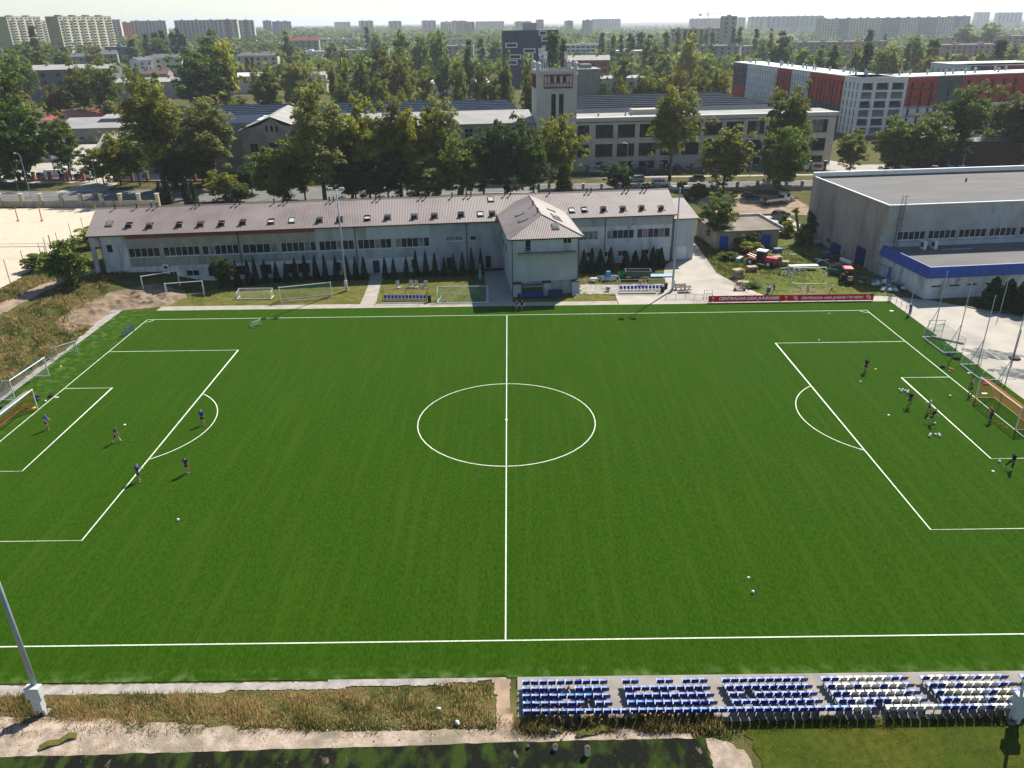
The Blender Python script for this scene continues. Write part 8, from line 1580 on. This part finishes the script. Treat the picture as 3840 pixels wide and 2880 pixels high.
clutter('blue_tarpaulin','blue tarpaulin heap by the street wall behind the roof','tarpaulin',gp(*T(5,1325,850),.05),bags(12,1.6,1.2),mat('tarp_blue',(0.05,0.12,0.3),(0.3,0.4,0.55),1.5,.7))
# heaps on the gravel lot
def mound(name,label,p,L_,W_,H_,m,rz=0):
    n_ = 26; V=[];F_=[]; q = random.Random(int(p.x*10))
    for j in range(n_+1):
        for i in range(n_+1): u,v = i/n_*2-1,j/n_*2-1; r2 = u*u+v*v; h = max(0,.75-r2+.9*mnoise.fractal(Vector((u*1.6+p.x,v*1.6,0)),1.0,2.0,4))*.8; V.append((u*L_,v*W_,H_*h+q.uniform(0,.05)*(h>0)-.02))
    for j in range(n_):
        for i in range(n_): F_.append((j*(n_+1)+i,j*(n_+1)+i+1,(j+1)*(n_+1)+i+1,(j+1)*(n_+1)+i))
    me = bpy.data.meshes.new(name); me.from_pydata(V,[],F_); me.materials.append(m); o = put(name,me,None,(p.x,p.y,0),rz); return tag(o,label,'heap')
mound('millings_heap','flat grey heap of asphalt millings on the lot, farther one',gp(*Z7(1700,930)),3.6,2.0,.25,M_asphheap,-.4); mound('millings_heap','grey heap of asphalt millings at the right picture edge',gp(*Z7(2180,1240)),3.6,2.0,.28,M_asphheap,-.3)
clutter('beam','long timber beam lying between pitch and lot','beam',gp(*Z7(1030,730)),lambda mb:mb.box(-1.9,1.9,-.12,.12,0,.22),M_plt,-.72)
# near foreground --------------------------------------------------------
def np_(u,v): x,y = lift(*gp(u,v)[:2]); return Vector((x,y,1.03))
M_pvc = mat('cream_pipe',(0.55,0.5,0.42),None,rough=.5)
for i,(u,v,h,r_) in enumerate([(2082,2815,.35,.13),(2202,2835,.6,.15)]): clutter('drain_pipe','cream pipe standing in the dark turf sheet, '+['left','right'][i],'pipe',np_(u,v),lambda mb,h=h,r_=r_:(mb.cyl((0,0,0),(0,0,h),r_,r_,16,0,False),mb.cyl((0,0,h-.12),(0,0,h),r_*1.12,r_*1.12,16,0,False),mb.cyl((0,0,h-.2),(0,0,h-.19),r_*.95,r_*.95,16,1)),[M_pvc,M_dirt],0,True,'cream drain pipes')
clutter('drain_pipe','short black pipe end in the dark turf sheet','pipe',np_(1980,2810),lambda mb:mb.cyl((0,0,0),(0,0,.2),.1,.1,14),M_black)
st_ = [mat('stone_'+n,c,tuple(v*.8 for v in c),3.0,.95) for n,c in (('pale',(0.45,0.4,0.34)),('red',(0.34,0.13,0.09)),('grey',(0.27,0.26,0.25)),('white',(0.66,0.65,0.62)))]
mb = MB(); q = random.Random(3)
for i in range(900):
    x,y = lift(q.uniform(-32,11),-38.2-q.random()**.7*2.3 if i % 3 else q.uniform(-40.5,-38.6)); 
    if x > 0 and y < -41.6: continue
    r_ = q.uniform(.02,.07)*(1.8 if i % 23 == 0 else 1); z = terr(x,y)+.05; b0 = len(mb.v); mb._add([(-r_,-r_*.6,-r_*.4),(r_*.9,-r_*.8,-r_*.3),(r_,r_*.7,-r_*.4),(-r_*.8,r_*.8,-r_*.3),(0,0,r_*.6)],[(3,2,1,0),(0,1,4),(1,2,4),(2,3,4),(3,0,4)],q.choices([0,1,2,3],[5,2,2,.6])[0]); mb.xform(b0,Matrix.Translation((x,y,z))@Matrix.Rotation(q.uniform(0,6),4,'Z'))
o = mb.build('rubble_stones',st_); o['kind'] = 'stuff'; tag(o,'loose stones and brick bits along the rubble strip','rubble')
for i,(u,v,l) in enumerate([(1645,2668,'white rag in the tall grass left of the path'),(2165,2676,'round pale stone before the leftmost seats'),(2322,2680,'pale grey stone before the second seat block'),(2372,2690,'white bag before the second seat block'),(2695,2710,'small white litter right of the weeds'),(1715,2718,'white litter at the foot of the tall grass')]):
    x,y = lift(*gp(u,v)[:2]); clutter('litter' if 'stone' not in l else 'stone',l,'litter' if 'stone' not in l else 'stone',Vector((x,y,terr(x,y)+.12)),lambda mb:(mb.sphere((0,0,.08),.16,0,8,5,(1,.8,.7)),mb.sphere((.1,.05,.06),.1,0,7,4,(1,.8,.7))),M_plw,i)
def strip(mb):
    P = [(-.9,0,.02),(-.4,.1,.12),(.1,.05,.05),(.6,.25,.15),(1.0,.2,.03)]
    for a,b in zip(P,P[1:]): mb._add([(a[0],a[1]-.16,a[2]),(b[0],b[1]-.16,b[2]),(b[0],b[1]+.16,b[2]+.1),(a[0],a[1]+.16,a[2]+.1),(a[0],a[1]-.16,a[2]+.02),(b[0],b[1]-.16,b[2]+.02),(b[0],b[1]+.16,b[2]+.12),(a[0],a[1]+.16,a[2]+.12)],[(3,2,1,0),(4,5,6,7),(0,1,5,4),(2,3,7,6)],0)
for i,(u,v,l,m) in enumerate([(215,2795,'torn turf strip curling on the rubble at left','o'),(2220,2758,'dark torn turf roll on the rubble before the seats','o'),(2065,2745,'pale broken stick leaning on the rubble','w')]):
    x,y = lift(*gp(u,v)[:2]); clutter('turf_scrap' if m == 'o' else 'broken_stick',l,'scrap',Vector((x,y,terr(x,y)+.06)),strip if m == 'o' else (lambda mb: mb.tube([(-.35,.2,0),(.3,-.2,.25)],.05,6)),M_lawn2 if m == 'o' else M_plw,[.35,.1,0][i])
# ================================================================ HAZE
hz = MB().box(-9000, 9000, -900, 15500, -30, 118).build('haze', None) if False else None
mb = MB(); mb.box(-9000, 9000, -900, 15500, -12, 118); me = bpy.data.meshes.new('haze'); me.from_pydata(mb.v, [], mb.f)
hm = bpy.data.materials.new('haze'); hm.use_nodes = True; n = hm.node_tree
for q in list(n.nodes): n.nodes.remove(q)
o_ = n.nodes.new('ShaderNodeOutputMaterial'); pv = n.nodes.new('ShaderNodeVolumePrincipled'); pv.inputs['Color'].default_value = (0.86,0.93,1.0,1); pv.inputs['Density'].default_value = 0.00011; pv.inputs['Anisotropy'].default_value = 0.3
n.links.new(pv.outputs[0], o_.inputs['Volume']); me.materials.append(hm); hz = put('haze', me); hz['kind'] = 'stuff'
tag(hz, 'thin pale haze lying over the distant town', 'haze')
